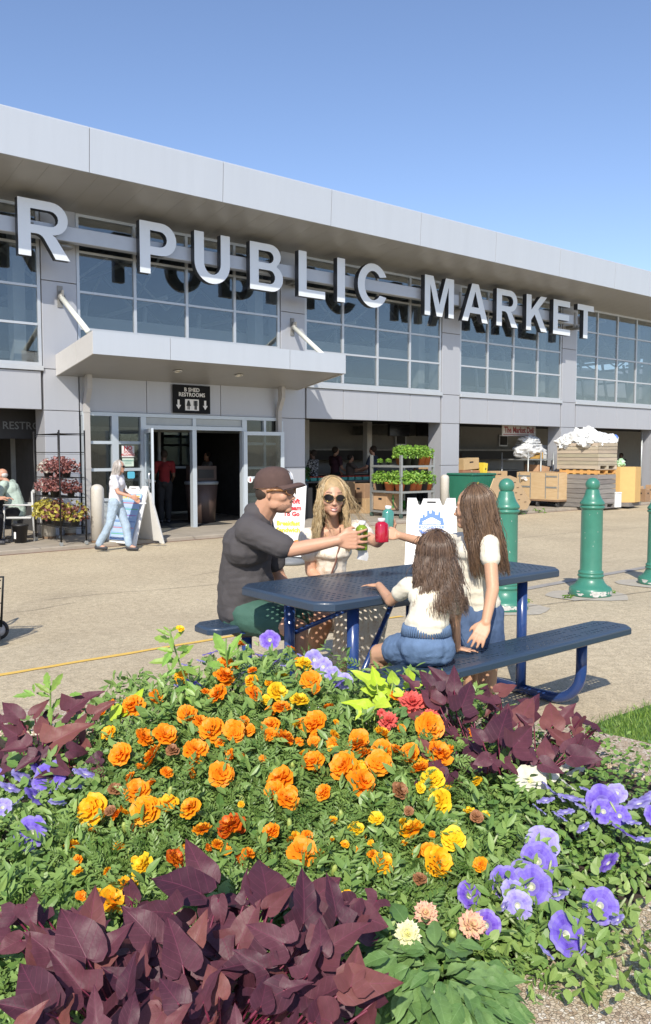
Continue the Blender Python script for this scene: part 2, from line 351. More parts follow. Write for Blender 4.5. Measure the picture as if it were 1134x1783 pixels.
# upper windows
rows=[3.19,3.92,4.62,5.38,6.05]
def window(a,b,z0,rws,nb=4,canopy=False):
    w=MB(); t=.035
    w.box(a,b,-.005,.07,z0,z0+.06); w.box(a,b,-.005,.07,rws[-1]-.01,rws[-1]+.045)
    w.box(a,a+.06,-.005,.07,z0+.06,rws[-1]-.01); w.box(b-.06,b,-.005,.07,z0+.06,rws[-1]-.01)
    fr=w.build('window_frame',frame_m,HALL)
    xs=[a+.03+(b-a-.06)*k/nb for k in range(nb+1)]
    for x in xs[1:-1]: bx('mullion',frame_m,fr,x-.03,x+.03,-.012,.062,z0+.06,rws[-1]-.011)
    zz=[z0+.03]+rws[1:]
    for z in zz[1:-1]:
        for i in range(nb): bx('transom',frame_m,fr,xs[i]+.031,xs[i+1]-.031,-.004,.058,z-.022,z+.022)
    for j in range(len(zz)-1):
        for i in range(nb): bx('pane',glass,fr,xs[i]+.025,xs[i+1]-.025,.02,.032,zz[j]+.015,zz[j+1]-.015)
    return xs
bays=[(cols[i][1],cols[i+1][0]) for i in range(len(cols)-1)]
for i,(a,b) in enumerate(bays):
    xs=window(a+.01,b-.01,3.15,rows)
    if i not in (2,):
        bx('window_sill',frame_m,HALL,a,b,-.075,.0,3.055,3.145,bev=.006)
    for k in range(4):
        if i==2: continue
        bx('lintel_panel',panel,HALL,xs[k]+.006,xs[k+1]-.006,-.028,.05,ZO+.004,3.045,bev=.004)
    if i!=2: bx('opening_head',panel,HALL,a,b,.052,.46,ZO+.02,3.14)
bx('backing_wall',jointm,HALL,-6,6.4,.051,.0515,2.34,3.1)
# behind bay with doors: wall panels below the canopy
for a,b in ((6.52,7.95),(7.95,9.72),(9.72,11.31)):
    bx('wall_panel',panel,HALL,a+.006,b-.006,-.012,.05,2.325,3.13,bev=.004)
bx('wall_panel_backing',jointm,HALL,6.5,11.33,.052,.4,2.33,3.14)
# hall interior
bx('interior_back_wall',offwhite,HALL,11.9,45,5.2,5.4,ZB,2.5)
bx('interior_back_wall',M('cream_wall',(.30,.27,.2),rough=.9),HALL,-6,6.2,4.0,4.2,ZB,2.5)
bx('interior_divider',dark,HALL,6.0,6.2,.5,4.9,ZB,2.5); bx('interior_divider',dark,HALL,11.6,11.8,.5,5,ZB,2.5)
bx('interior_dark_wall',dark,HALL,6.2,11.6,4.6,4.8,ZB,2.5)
bx('added_shade_slab',dark,HALL,-6,45,.47,14,2.5,2.62)  # added slab, hall is really open here; keeps the ground floor dark
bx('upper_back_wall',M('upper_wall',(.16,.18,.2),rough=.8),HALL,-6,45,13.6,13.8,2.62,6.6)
bx('end_wall',panel,HALL,45,45.2,0,14,ZB,6.5); bx('end_wall',panel,HALL,-6.2,-6,0,14,ZB,6.5)
# steel inside the upper windows
tm=MB()
for s in np.arange(.7,40,2.72):
    for k in range(4):
        y0,y1=.9+k*1.6,2.5+k*1.6; tm.tube([(s,y0,4.9 if k%2 else 5.9),(s,y1,5.9 if k%2 else 4.9)],.035,n=5)
    tm.tube([(s,.5,5.95),(s,8,5.95)],.05,n=5); tm.tube([(s,.8,4.88),(s,8,4.88)],.05,n=5)
for s in np.arange(0,40,1.36): tm.tube([(s,.7,2.9),(s+.45,1.3,4.7)],.05,n=5)
for s in np.arange(-4,40,2.7):
    tm.tube([(s,2.0,4.85),(s+1.35,2.0,5.9)],.028,n=5); tm.tube([(s+1.35,2.0,5.9),(s+2.7,2.0,4.85)],.028,n=5)
tag(tm.build('roof_truss',steelw,HALL),'pale steel trusses seen through the upper windows')
bx('inner_beam',steelw,HALL,-6,44,1.0,1.15,4.06,4.34); bx('inner_beam',steelw,HALL,-6,44,1.5,1.6,3.42,3.56)
for a,b in cols: bx('inner_column',steelw,HALL,a-.35,a-.12,.5,.8,2.62,6.05)
# ------------ canopy above the doors (part of the hall)
CAN=MB(); ca,cb=6.05,11.82
def quadbox(mb,a,b,yf,zf0,zf1,yb,zb0,zb1):
    mb.add([(a,yf,zf0),(b,yf,zf0),(b,yb,zb0),(a,yb,zb0),(a,yf,zf1),(b,yf,zf1),(b,yb,zb1),(a,yb,zb1)],[(3,2,1,0),(4,5,6,7),(0,1,5,4),(1,2,6,5),(2,3,7,6),(3,0,4,7)])
quadbox(CAN,ca+.03,cb-.03,-1.72,3.25,3.56,-.032,2.985,3.33)
can=CAN.build('canopy',sofm,HALL)
seg=[ca,fac(297,620,1.75)[0],fac(505,640,1.75)[0],cb]
for a,b in zip(seg[:-1],seg[1:]): quadbox(q:=MB(),a+.005,b-.005,-1.755,3.235,3.635,-1.725,3.235,3.635); q.build('canopy_fascia',panel2,can)
for a,b in ((ca-.0,ca+.028),(cb-.028,cb)):
    for y0,y1 in ((-1.753,-1.02),(-1.01,-.034)):
        f0=lambda y:3.235-.152*(y+1.755); f1=lambda y:3.635-.152*(y+1.755)
        quadbox(q:=MB(),a,b,y0,f0(y0),f1(y0),y1,f0(y1),f1(y1)); q.build('canopy_side',M('side_panel',(.62,.61,.59),rough=.45,metal=.2,var=.03),can)
lampm=M('lamp_trim',(.75,.74,.7),rough=.3,metal=.5,var=0)
for (px,py) in ((310,652.5),(416,660.5)):
    s,z=fac(px,py,1.0); q=MB().lathe([(.0,0),(.075,0),(.09,.006),(.085,-.012),(.065,-.012),(.06,.0)],n=16,caps=False)
    o=q.build('downlight',lampm,can,loc=(s,-1.0,3.118)); o.rotation_euler=(-.152,0,0)
    MB().lathe([(.02,-.004),(.05,-.002),(.058,.002)],n=12).build('reflector',M('lamp_reflector',(.85,.8,.6),rough=.2,metal=.8,var=0),can,loc=(s,-1.0,3.112))
# stays
wht=M('stay_paint',(.72,.75,.70),rough=.5,var=.06)
grey=M('bracket_steel',(.28,.28,.27),rough=.6,metal=.5,var=.2)
for (wx,wy,px,py) in ((106,516,157,577),(511,569,568,619)):
    s0,z0=fac(wx,wy,.08); s1,z1=fac(px,py,1.62)
    st=MB().tube([(s0,-.12,z0-.03),(s1,-1.55,z1)],.05,n=12).build('canopy_stay',wht,HALL)
    q=MB(); q.box(s0-.05,s0+.05,-.05,-.03,z0-.2,z0+.2); q.box(s0-.015,s0+.015,-.2,-.03,z0-.1,z0+.1); q.ball((s0,-.12,z0-.02),.07); q.build('wall_bracket',grey,st)
# downspouts
for s in (6.62,11.22):
    q=MB(); m_=.065
    q.box(s-.05,s+.05,-.28,-.14,2.75,3.02); 
    q.add([(s-.05,-.28,2.75),(s+.05,-.28,2.75),(s+.05,-.14,2.75),(s-.05,-.14,2.75),(s-.05,-.14,2.48),(s+.05,-.14,2.48),(s+.05,-.035,2.48),(s-.05,-.035,2.48)],[(0,1,2,3),(7,6,5,4),(4,5,1,0),(5,6,2,1),(6,7,3,2),(7,4,0,3)])
    q.box(s-.05,s+.05,-.14,-.035,ZB+.02,2.48); q.box(s-.056,s+.056,-.146,-.033,2.3,2.33); q.box(s-.056,s+.056,-.146,-.033,1.2,1.23)
    q.build('downspout',M('downspout_paint',(.44,.43,.42),rough=.5,var=.05),HALL)
# ------------ storefront
alu=M('storefront_aluminium',(.55,.61,.66),rough=.35,metal=.3,var=.03)
infill=M('storefront_infill',(.42,.46,.47),rough=.5,var=.04)
mulls=[6.57,7.16,7.30,7.80,10.22,10.80,11.36]
F=MB(); 
F.box(6.54,11.33,-.06,.05,2.245,2.318)
for s,wd_ in ((6.55,.05),(7.15,.14),(7.78,.12),(10.24,.12),(10.82,.06),(11.30,.06)): F.box(s,s+wd_,-.07,.05,ZB,2.244)
F.box(8.99,9.07,-.065,.05,2.085,2.243); F.box(7.901,10.239,-.065,.05,2.0,2.083)
sf=F.build('storefront_frame',alu,HALL)
F=MB()
for a,b in ((6.601,7.149),(7.291,7.779),(10.361,10.819),(10.881,11.299)):
    for z in (ZB+.07,.58,1.18,1.72): bx('rail',alu,sf,a,b,-.055,.04,z-.03,z+.03)
    bx('pane',glass_d,sf,a-.01,b+.01,-.01,.0,1.205,1.695); bx('pane',glass_d,sf,a-.01,b+.01,-.01,.0,1.745,2.245); bx('pane',glass_d,sf,a-.01,b+.01,-.01,.0,.605,1.155)
    bx('infill_panel',infill,sf,a-.01,b+.01,-.03,.01,ZB+.09,.555)
bx('transom_panel',infill,sf,7.91,8.985,-.03,.01,2.09,2.24); bx('transom_panel',infill,sf,9.075,10.235,-.03,.01,2.09,2.24)
bx('door_post',alu,sf,8.98,9.08,-.06,.06,ZB,1.999)
def door(name,sx,ang,wdt=1.02,handle=1,label=None):
    X=Matrix.Translation((sx,-.09,0))@Matrix.Rotation(ang,4,'Z')
    q=MB(); q.box(0,.09,-.022,.022,SW+.02,1.99); q.box(wdt-.09,wdt,-.022,.022,SW+.02,1.99); q.box(.09,wdt-.09,-.022,.022,1.91,1.99); q.box(.09,wdt-.09,-.022,.022,SW+.02,SW+.2)
    q.box(.09,wdt-.09,-.02,.02,.93,.99)
    d_=q.build(name,alu,HALL,X=X)
    if label: d_['label']=label
    bx('pane',glass_d,d_,.085,wdt-.085,-.005,.005,.985,1.915); bx('pane',glass_d,d_,.085,wdt-.085,-.005,.005,SW+.19,.935)
    h=MB().tube([(wdt-.05,-.022,.85),(wdt-.05,-.07,.85),(wdt-.05,-.07,1.12),(wdt-.05,-.022,1.12)],.013,n=6).tube([(.12,.05,.96),(wdt-.1,.05,.96)],.018,n=6)
    h.build('door_handle',M('steel_handle',(.6,.6,.6),rough=.25,metal=.9,var=0),d_)
door('door',7.86,-R(109),label='left leaf of the entrance, standing wide open')
door('door',10.25,-R(8),label='right leaf of the entrance, folded back over the side window')
q=MB()
for s in (7.4,9.2,10.1): q.box(s,s+.06,1.9,1.98,ZB,2.2)
q.box(6.3,11.5,1.9,1.98,2.0,2.1); q.box(9.25,10.1,1.9,1.98,1.15,1.2)
for s in (8.15,9.0): q.box(s,s+.05,1.95,2.9,ZB,2.0)
q.build('inner_frame',M('inner_alu',(.34,.37,.38),rough=.4),HALL)
bx('inner_pane',glass,HALL,9.26,10.1,1.93,1.935,1.2,2.0); bx('inner_pane',glass,HALL,8.2,9.0,1.93,1.935,.1,2.0)
q=MB().box(8.25,8.95,1.92,1.96,1.0,1.05).box(8.9,8.95,1.9,1.98,.0,2.0).box(8.2,8.25,1.9,1.98,.0,2.0); q.build('inner_door',M('inner_alu',(.34,.37,.38)),HALL)
bx('door_mat',M('mat',(.03,.03,.03),rough=1),HALL,7.95,10.1,.15,1.7,SW+.004,SW+.012)
# notice boards, vents, screens inside the openings
tvm=M('screen_black',(.01,.01,.012),rough=.15,var=0)
ventm=M('vent_dark',(.03,.03,.03),rough=.6,var=0)
for s,z in ((13.3,2.0),(19.9,2.0),(25.4,2.0)):
    v=MB().box(s,s+.5,5.12,5.2,z-.22,z+.22).build('wall_vent',frame_m,HALL); bx('grille',ventm,v,s+.05,s+.45,5.1,5.12,z-.17,z+.17)
for s in (15.9,18.4): bx('inner_post',steelw,HALL,s-.9,s-.7,3.9,4.1,ZB,2.5)
def pl(px,py,yy):                                        # building s,z on the plane yy metres inside the front
    return fac(px,py,-yy)
for (x0,y0,x1,y1) in ((678,738,712,759),(727,738,752,759),(779,740,800,760)):
    a,zt=pl(x0,y0,3.); b,zb=pl(x1,y1,3.)
    t_=thing('television','black flat screen hung high inside the %s'%('opening above the herb rack, left one' if x0<700 else 'opening above the herb rack, right one' if x0<760 else 'opening behind the green bin'),'television',W(a,3.,zb),FA,'black screens inside the hall')
    bx('screen',tvm,t_,0,b-a,-.03,0,0,zt-zb); bx('case',M('tv_case',(.02,.02,.02),rough=.5,var=0),t_,-.02,b-a+.02,.002,.05,-.02,zt-zb+.02); bx('mount',grey,t_,(b-a)*.4,(b-a)*.6,.052,2.1,.05,zt-zb-.02)

# ---------------------------------------------------------------- giant letters and their beam
def arc(cx,cy,rx,ry,a0,a1,n=10): return [(cx+rx*math.cos(R(a0+(a1-a0)*i/n)),cy+ry*math.sin(R(a0+(a1-a0)*i/n))) for i in range(n+1)]
def glyph(ch,w):
    t=.225; 
    if ch=='I': return [[(0,0),(w,0),(w,1),(0,1)]]
    if ch=='L': return [[(0,0),(w,0),(w,.17),(t,.17),(t,1),(0,1)]]
    if ch=='E': return [[(0,0),(w,0),(w,.17),(t,.17),(t,.43),(w*.93,.43),(w*.93,.6),(t,.6),(t,.83),(w*.97,.83),(w*.97,1),(0,1)]]
    if ch=='T': c=w/2; return [[(c-t/2,0),(c+t/2,0),(c+t/2,.83),(w,.83),(w,1),(0,1),(0,.83),(c-t/2,.83)]]
    if ch=='P': return [[(0,0),(t,0),(t,.37),(w-.33,.37)]+arc(w-.33,.685,.33,.315,-90,90,12)+[(0,1)],[(t,.53),(w-.36,.53)]+arc(w-.36,.685,.15,.15,-90,90,8)+[(t,.84)]]
    if ch=='R': return [[(0,0),(t,0),(t,.41),(.33,.41)]+arc(.33,.25,.16,.16,90,35,4)+[(w-.27,0),(w,0)]+[(w-.17,.25)]+[(w-.26,.38),(w-.32,.425)]+arc(w-.34,.71,.31,.29,-78,90,12)+[(0,1)],[(t,.56),(w-.36,.56)]+arc(w-.36,.70,.15,.14,-90,90,8)+[(t,.84)]]
    if ch=='B': return [[(0,0),(w-.32,0)]+arc(w-.31,.285,.31,.285,-90,62,10)+arc(w-.34,.755,.28,.245,-50,90,10)+[(0,1)],[(t,.155),(w-.35,.155)]+arc(w-.35,.30,.135,.145,-90,90,7)+[(t,.445)],[(t,.595),(w-.38,.595)]+arc(w-.38,.72,.13,.125,-90,90,7)+[(t,.845)]]
    if ch=='U': c=w/2; return [[(0,1)]+[(0,.40)]+arc(c,.40,c,.42,180,360,16)+[(w,1),(w-t,1)]+[(w-t,.40)]+arc(c,.40,c-t,.235,360,180,12)+[(t,1)]]
    if ch=='C': c=.49; return [arc(c,.5,.49,.52,28,332,26)+arc(c,.5,.27,.345,322,38,20)]
    if ch=='M': s=.2; return [[(0,0),(s,0),(s,.78),(w/2-.1,0),(w/2+.1,0),(w-s,.78),(w-s,0),(w,0),(w,1),(w-.31,1),(w/2,.3),(.31,1),(0,1)]]
    if ch=='A': c=w/2; return [[(0,0),(.23,0),(.315,.22),(w-.315,.22),(w-.23,0),(w,0),(c+.13,1),(c-.13,1)],[(.375,.38),(w-.375,.38),(c,.80)]]
    if ch=='K': return [[(0,0),(t,0),(t,.30),(.38,.46),(w-.28,0),(w,0),(.54,.62),(w-.03,1),(w-.32,1),(t,.58),(t,1),(0,1)]]
SIGN=thing('hall_name_sign','large silver three dimensional letters PUBLIC MARKET across the upper front','sign',W(0,0,0),FA)
letm=M('brushed_letter',(.80,.83,.85),rough=.3,metal=.25,var=.02,vs=2); letside=M('letter_side',(.045,.05,.06),rough=.4,metal=.3,var=.1)
Lx=[('R',5.2,.94),('P',7.54,.80),('U',8.75,.85),('B',10.1,.87),('L',11.4,.76),('I',12.52,.235),('C',13.15,.95),('M',15.4,1.08),('A',16.8,1.04),('R',18.2,.92),('K',19.5,.97),('E',20.76,.84),('T',21.96,.85),('E',3.7,.84),('T',2.4,.85)]
for ch,s,w_ in Lx:
    cu=bpy.data.curves.new('g','CURVE'); cu.dimensions='2D'; cu.fill_mode='BOTH'; cu.extrude=.07
    for cont in glyph(ch,w_):
        sp=cu.splines.new('POLY'); sp.points.add(len(cont)-1); sp.use_cyclic_u=True
        for p_,c_ in zip(sp.points,cont): p_.co=(c_[0],c_[1],0,1)
    o=bpy.data.objects.new('g',cu); COL.objects.link(o); dg=bpy.context.evaluated_depsgraph_get(); dg.update()
    me=bpy.data.meshes.new_from_object(o.evaluated_get(dg)); bpy.data.objects.remove(o)
    me.materials.clear(); me.materials.append(letm); me.materials.append(letside)
    for p_ in me.polygons: p_.material_index=0 if abs(p_.normal.z)>.8 else 1; p_.use_smooth=False
    o=link('letter',me,None,SIGN,X=face_mx(s,-.55,5.02)); o['label']='letter '+ch
bx('rail',M('sign_rail',(.50,.54,.60),rough=.4,metal=.3,var=.03),SIGN,-4,22.35,-.46,-.28,5.42,5.70,bev=.01)
for s in [c[0]+.35 for c in cols[1:6]]:
    q=MB().box(s-.2,s+.2,-.281,-.032,5.36,5.44).box(s-.09,s+.09,-.40,-.10,5.33,5.36); q.build('rail_bracket',grey,SIGN)
for ch,s,w_ in Lx:
    q=MB().box(s+.05,s+.12,-.48,-.461,5.35,5.78).box(s+.3*w_,s+.3*w_+.05,-.48,-.461,5.45,5.65); q.build('letter_clip',grey,SIGN)
# far buildings reflected in the glass and closing the horizon behind the camera
# ================================================================ street furniture and goods
random.seed(11)
sgn_w=M('sign_white',(.80,.80,.78),rough=.45,var=.03); ink=M('ink_black',(.02,.02,.022),rough=.5,var=0); inkw=M('print_white',(.8,.8,.8),rough=.5,var=0)
red=M('print_red',(.55,.03,.04),rough=.5,var=0); yelp=M('print_yellow',(.75,.55,.06),rough=.5,var=0); bluep=M('print_blue',(.05,.16,.55),rough=.5,var=0)
def put_text(txt,size,mat,parent,x,y,z,bold=0,rz=0,rx=PI/2,ext=.0015,name='lettering',sx=1,ax='CENTER'):
    return link(name,text_mesh(txt,size,ext,bold,ax,sx),mat,parent,X=face_mx(x,y,z,rx,rz))
# restroom sign over the doors
s0,zt=fac(301,669,.06); s1,zb=fac(366,721,.06)
t=thing('restroom_sign','black sign with B SHED RESTROOMS, two figures and white arrows above the entrance','sign',W(s0,-.05,zb),FA); w_=s1-s0; h_=zt-zb
bx('board',M('sign_black',(.010,.011,.014),rough=.7,var=0,spec=.2),t,0,w_,-.02,0,0,h_)
put_text('B SHED',.115,inkw,t,w_/2,-.024,h_*.83,.0025); put_text('RESTROOMS',.115,inkw,t,w_/2,-.024,h_*.655,.0025,sx=.98)
bx('pictogram_plate',inkw,t,w_/2-.165,w_/2+.165,-.024,-.0205,.06,h_*.50)
q=MB()
for i,cx_ in enumerate((w_/2-.085,w_/2+.085)):
    q.ball((cx_,-.027,h_*.5-.06),(.022,.003,.022),n=10)
    if i==0: q.add([(cx_-.02,-.0275,.27),(cx_+.02,-.0275,.27),(cx_+.055,-.0275,.155),(cx_-.055,-.0275,.155)],[(0,3,2,1)]); q.box(cx_-.025,cx_-.006,-.028,-.025,.08,.16).box(cx_+.006,cx_+.025,-.028,-.025,.08,.16)
    else: q.box(cx_-.03,cx_+.03,-.028,-.025,.165,.27).box(cx_-.028,cx_-.003,-.028,-.025,.08,.165).box(cx_+.003,cx_+.028,-.028,-.025,.08,.165).box(cx_-.048,cx_-.036,-.028,-.025,.16,.27).box(cx_+.036,cx_+.048,-.028,-.025,.16,.27)
q.build('figures',ink,t)
for cx_ in (w_*.14,w_*.86): MB().add([(cx_-.025,-.023,.28),(cx_+.025,-.023,.28),(cx_+.025,-.023,.17),(cx_+.06,-.023,.17),(cx_,-.023,.08),(cx_-.06,-.023,.17),(cx_-.025,-.023,.17)],[(6,5,4,3,2,1,0)]).build('arrow',inkw,t)
# window notices
def plate(name,label,x0,y0,x1,y1,mat,o=.05,th=.006,cat='sign'):
    a,zt=fac(x0,y0,o); b,zb=fac(x1,y1,o); t=thing(name,label,cat,W(a,-o,zb),FA); bx('board',mat,t,0,b-a,-th,0,0,zt-zb); return t,b-a,zt-zb
t,w_,h_=plate('no_dogs_sign','white NO DOGS ALLOWED sign with red letters in the side window',212,776,234,796,sgn_w)
put_text('NO',.115,red,t,w_/2,-.009,h_*.78,.004); put_text('DOGS',.07,red,t,w_/2,-.009,h_*.46,.001); put_text('ALLOWED',.07,red,t,w_/2,-.009,h_*.20,.001,sx=.9)
t,w_,h_=plate('window_notice','pale green notice taped below the red lettered window sign',213,798,233,812,M('paper_green',(.60,.72,.62),rough=.7,var=.06),cat='notice')
put_text('OPEN YEAR ROUND',.028,M('print_teal',(.1,.3,.25),rough=.7,var=0),t,w_/2,-.009,h_*.7); 
q=MB()
for k in range(3): q.box(.05,w_-.05,-.008,-.0065,.05+k*.035,.058+k*.035)
q.build('print_lines',M('print_teal',(.1,.3,.25),rough=.7,var=0),t)
a,zt=fac(222,822,.05); b,zb=fac(234,833,.05); t=thing('window_sticker','small round cornered light blue sticker on the side window','sticker',W(a,-.05,zb),FA)
MB().prism([(.02,0),(.14,0),(.16,.02),(.16,.12),(.14,.14),(.02,.14),(0,.12),(0,.02)],0,.004,X=Matrix.Rotation(PI/2,4,'X')).build('decal',M('sticker_blue',(.12,.50,.68),rough=.5,var=0),t)
s_,z_=fac(435,835,.12); t=thing('door_sticker','round white sticker with red figures on the folded door glass','sticker',W(s_,-.14,z_),FA)
MB().lathe([(.075,0),(.075,.003)],n=20,X=Matrix.Rotation(PI/2,4,'X')).build('disc',sgn_w,t)
q=MB(); q.ball((0,-.005,.03),(.014,.002,.014),n=8).box(-.016,.016,-.0055,-.0035,-.045,.01); q.build('figure_print',red,t)
# lettering in the left opening
t=thing('restroom_lettering','grey RESTROOMS lettering on the dark wall of the left opening','sign',W(*[fac(4,741,-.9)[0],.9],fac(4,741,-.9)[1]),FA)
bx('header_panel',M('dark_header',(.035,.035,.037),rough=.7,var=.05),t,-2.2,1.25,.02,.06,-.25,.55)
put_text('RESTROOMS',.21,M('letter_grey',(.20,.21,.22),rough=.6,var=0),t,-.0,0,0,.002,ax='LEFT')
t=thing('exit_door','grey inner door with push bar at the back of the left opening','door',W(*[fac(20,790,-2.2)[0],2.2],SW),FA)
bx('leaf',M('inner_door',(.30,.32,.33),rough=.5),t,0,.95,0,.05,.02,2.0); bx('push_bar',steelw,t,.1,.85,-.06,-.001,.95,1.02); bx('notice',sgn_w,t,.45,.62,-.006,-.001,1.35,1.6)
bx('jamb',M('dark_frame',(.12,.13,.14),rough=.5),t,.96,1.05,-.05,.1,.0,2.1)
# deli sign
s0,zt=pl(874,740,.7); s1,zb=pl(932,760,.7)
t=thing('deli_sign','white board lettered The Market Deli hanging in the fourth opening','sign',W(s0,.7,zb),FA)
bx('board',M('sign_cream',(.60,.58,.54),rough=.6,var=.04),t,0,s1-s0,-.02,0,0,zt-zb)
put_text('The Market Deli',.26,M('letter_maroon',(.30,.05,.05),rough=.6,var=0),t,(s1-s0)/2,-.024,(zt-zb)*.55,.007,sx=(s1-s0)/1.98)
q=MB(); q.box(.05,s1-s0-.05,-.023,-.0205,.03,.05); q.build('underline',M('letter_maroon',(.3,.05,.05)),t)
# ---------------- posts
def lathe_thing(name,label,cat,P,prof,mat,n=24,group=None,part='post'):
    t=thing(name,label,cat,P,0,group); MB().lathe(prof,n=n).build(part,mat,t); return t
cream=M('cream_post',(.56,.53,.47),rough=.45,var=.05,vs=5,coat=.2)
def cpost(px,py,top,label,rad):
    P=atz(px,py,SW); h=EYE-SW-(top-789.9)*P.y/FPX; h=(EYE-(top-789.9)*P.y/FPX)-SW
    pr=[(rad,0),(rad,h-rad*.85)]+[(rad*math.cos(a),h-rad*.85+rad*.85*math.sin(a)) for a in [PI/2*k/6 for k in range(1,6)]]+[(.002,h)]
    t=lathe_thing('guard_post',label,'post',P,pr,cream,group='cream guard posts along the hall')
    MB().lathe([(rad+.003,.01),(rad+.003,.05)],n=20,caps=False).build('base_ring',M('rust_ring',(.2,.13,.08),rough=.9),t)
cpost(171,945,843,'tall round topped cream post standing beside the walking woman',.118)
cpost(774,896,826,'thin distant cream post beside the green bin, before the third pier',.118)
cpost(86,938,860,'cream post mostly hidden behind the coleus rack, left of it',.118)
cpost(123,932,880,'cream post behind the coleus rack, on its right side',.105)
grn=M('bollard_green',(.045,.20,.14),rough=.38,var=.10,vs=7,bump=.08,bs=25,coat=.15)
chip=M('bare_metal_chip',(.50,.50,.46),rough=.7,var=.3,vs=30)
def bollard(px,py,topy,label):
    P=atz(px,py,0); 
    for _ in range(3): P=atz(px,py,gz(P.x,P.y))
    h=(EYE-(topy-789.9)*P.y/FPX)-P.z; k=h/1.345
    rb=.076*1
    pr=[(.232,0),(.238,.02),(.238,.075),(.222,.10),(.19,.115),(.165,.14),(.145,.175),(.135,.205),(.137,.212),(.146,.22),(.147,.235),(.140,.243),(.134,.248),(.139,.255),(.142,.266),(.139,.277),(.125,.285),
        (.122,.30),(.119,.98),(.121,.992),(.134,1.0),(.139,1.012),(.134,1.026),(.124,1.03),(.124,1.036),(.136,1.042),(.138,1.06),(.122,1.085),(.104,1.11),(.084,1.16),(.076,1.20),(.071,1.212),(.06,1.217)]
    pr=[(r*k,z*k) for r,z in pr]
    t=thing('bollard',label,'bollard',P,0,'green bollards along the plaza edge'); t.rotation_euler=(0,0,random.uniform(0,1))
    MB().lathe(pr,n=36).build('shaft',grn,t)
    o=MB().ball((0,0,1.268*k),.080*k,n=24).build('ball_cap',grn,t)
    q=MB(); rr=random.Random(px)
    for _ in range(16):
        a=-PI/2+rr.uniform(-1.2,1.2)-t.rotation_euler.z; z=rr.choice([.03,.05,.07,.04]); w=rr.uniform(.02,.07); ww=rr.uniform(.01,.03)
        vs=[]
        for j in range(7): b=2*PI*j/7; aa=a+math.cos(b)*w/.24*rr.uniform(.6,1.2); zz=max(.012,min(.074,z+math.sin(b)*ww*rr.uniform(.5,1.2))); vs.append((.2395*k*math.cos(aa),.2395*k*math.sin(aa),zz*k))
        q.add(vs,[tuple(range(7))])
    for _ in range(14):
        a=-PI/2+rr.uniform(-1.1,1.1)-t.rotation_euler.z; z=rr.uniform(.33,.95); q.add([(.1205*k*math.cos(a+da),.1205*k*math.sin(a+da),(z+dz)*k) for da,dz in ((-.02,0),(.02,-.003),(.03,.008),(0,.012))],[(0,1,2,3)])
    q.build('paint_chips',chip,t)['kind']='stuff'
    pd=MB(); pts=[(P.x+.42*math.cos(a)*rr.uniform(.85,1.15),P.y+.40*math.sin(a)*rr.uniform(.85,1.15)) for a in [2*PI*i/14 for i in range(14)]]
    pd.add([(x,y,gz(x,y)+.005) for x,y in pts],[tuple(range(14))]); tag(pd.build('concrete_pad',conc),kind='structure')
bollard(1028,1036,832,'green ball topped bollard with chipped foot, standing clear between table and right edge')
bollard(879,1060,833,'green bollard with ball top, half hidden behind the standing girl')
bollard(1142,1016,848,'green bollard cut by the right edge of the picture')
# ---------------- A-frame boards
def aframe(name,label,P,rz,h=1.08,w=.68,sp=.62,dress=None,mat=sgn_w):
    t=thing(name,label,'sign board',P,rz)
    tilt=math.atan2(sp/2,h)
    for sgn in (-1,1):
        X=Matrix.Translation((0,sgn*sp/2,0))@Matrix.Rotation(-sgn*(-tilt),4,'X') if False else Matrix.Translation((0,sgn*sp/2,0))@Matrix.Rotation(sgn*tilt,4,'X')
        L=h/math.cos(tilt); q=MB()
        w0,w1=w/2,w/2*.9; th=.022*(-sgn)
        y0,y1=min(0,th),max(0,th)
        # outline with feet and a handle notch
        out=[(-w0,0),(-w0+.1,0),(-w0+.11,.05),(w0-.11,.05),(w0-.1,0),(w0,0),(w1,L),(w1-.12,L),(w1-.15,L-.10),(.14,L-.10),(.11,L-.01),(-.11,L-.01),(-.14,L-.10),(-w1+.15,L-.10),(-w1+.12,L),(-w1,L)]
        Xp=X@Matrix(((1,0,0,0),(0,0,1,0),(0,1,0,0),(0,0,0,1)))
        bm=[(a,b) for a,b in out]; q.prism(bm,y0,y1,X=Xp)
        for (a,b,c,d) in ((-w0+.03,-w0+.06,.08,L-.14),(w0-.06,w0-.03,.08,L-.14)): q.box(a,b,-.012,.034,c,d,X=X)
        for k in range(4): q.box(-w0+.1,w0-.1,-.008,.03,.12+k*.22,.14+k*.22,X=X)
        o=q.build('panel',mat,t)
        if sgn==-1: front=(X,L,o)
    MB().box(-.06,.06,-.02,.02,h-.08,h-.045,).build('handle_slot',ink,t)
    if dress: dress(t,*front)
    return t
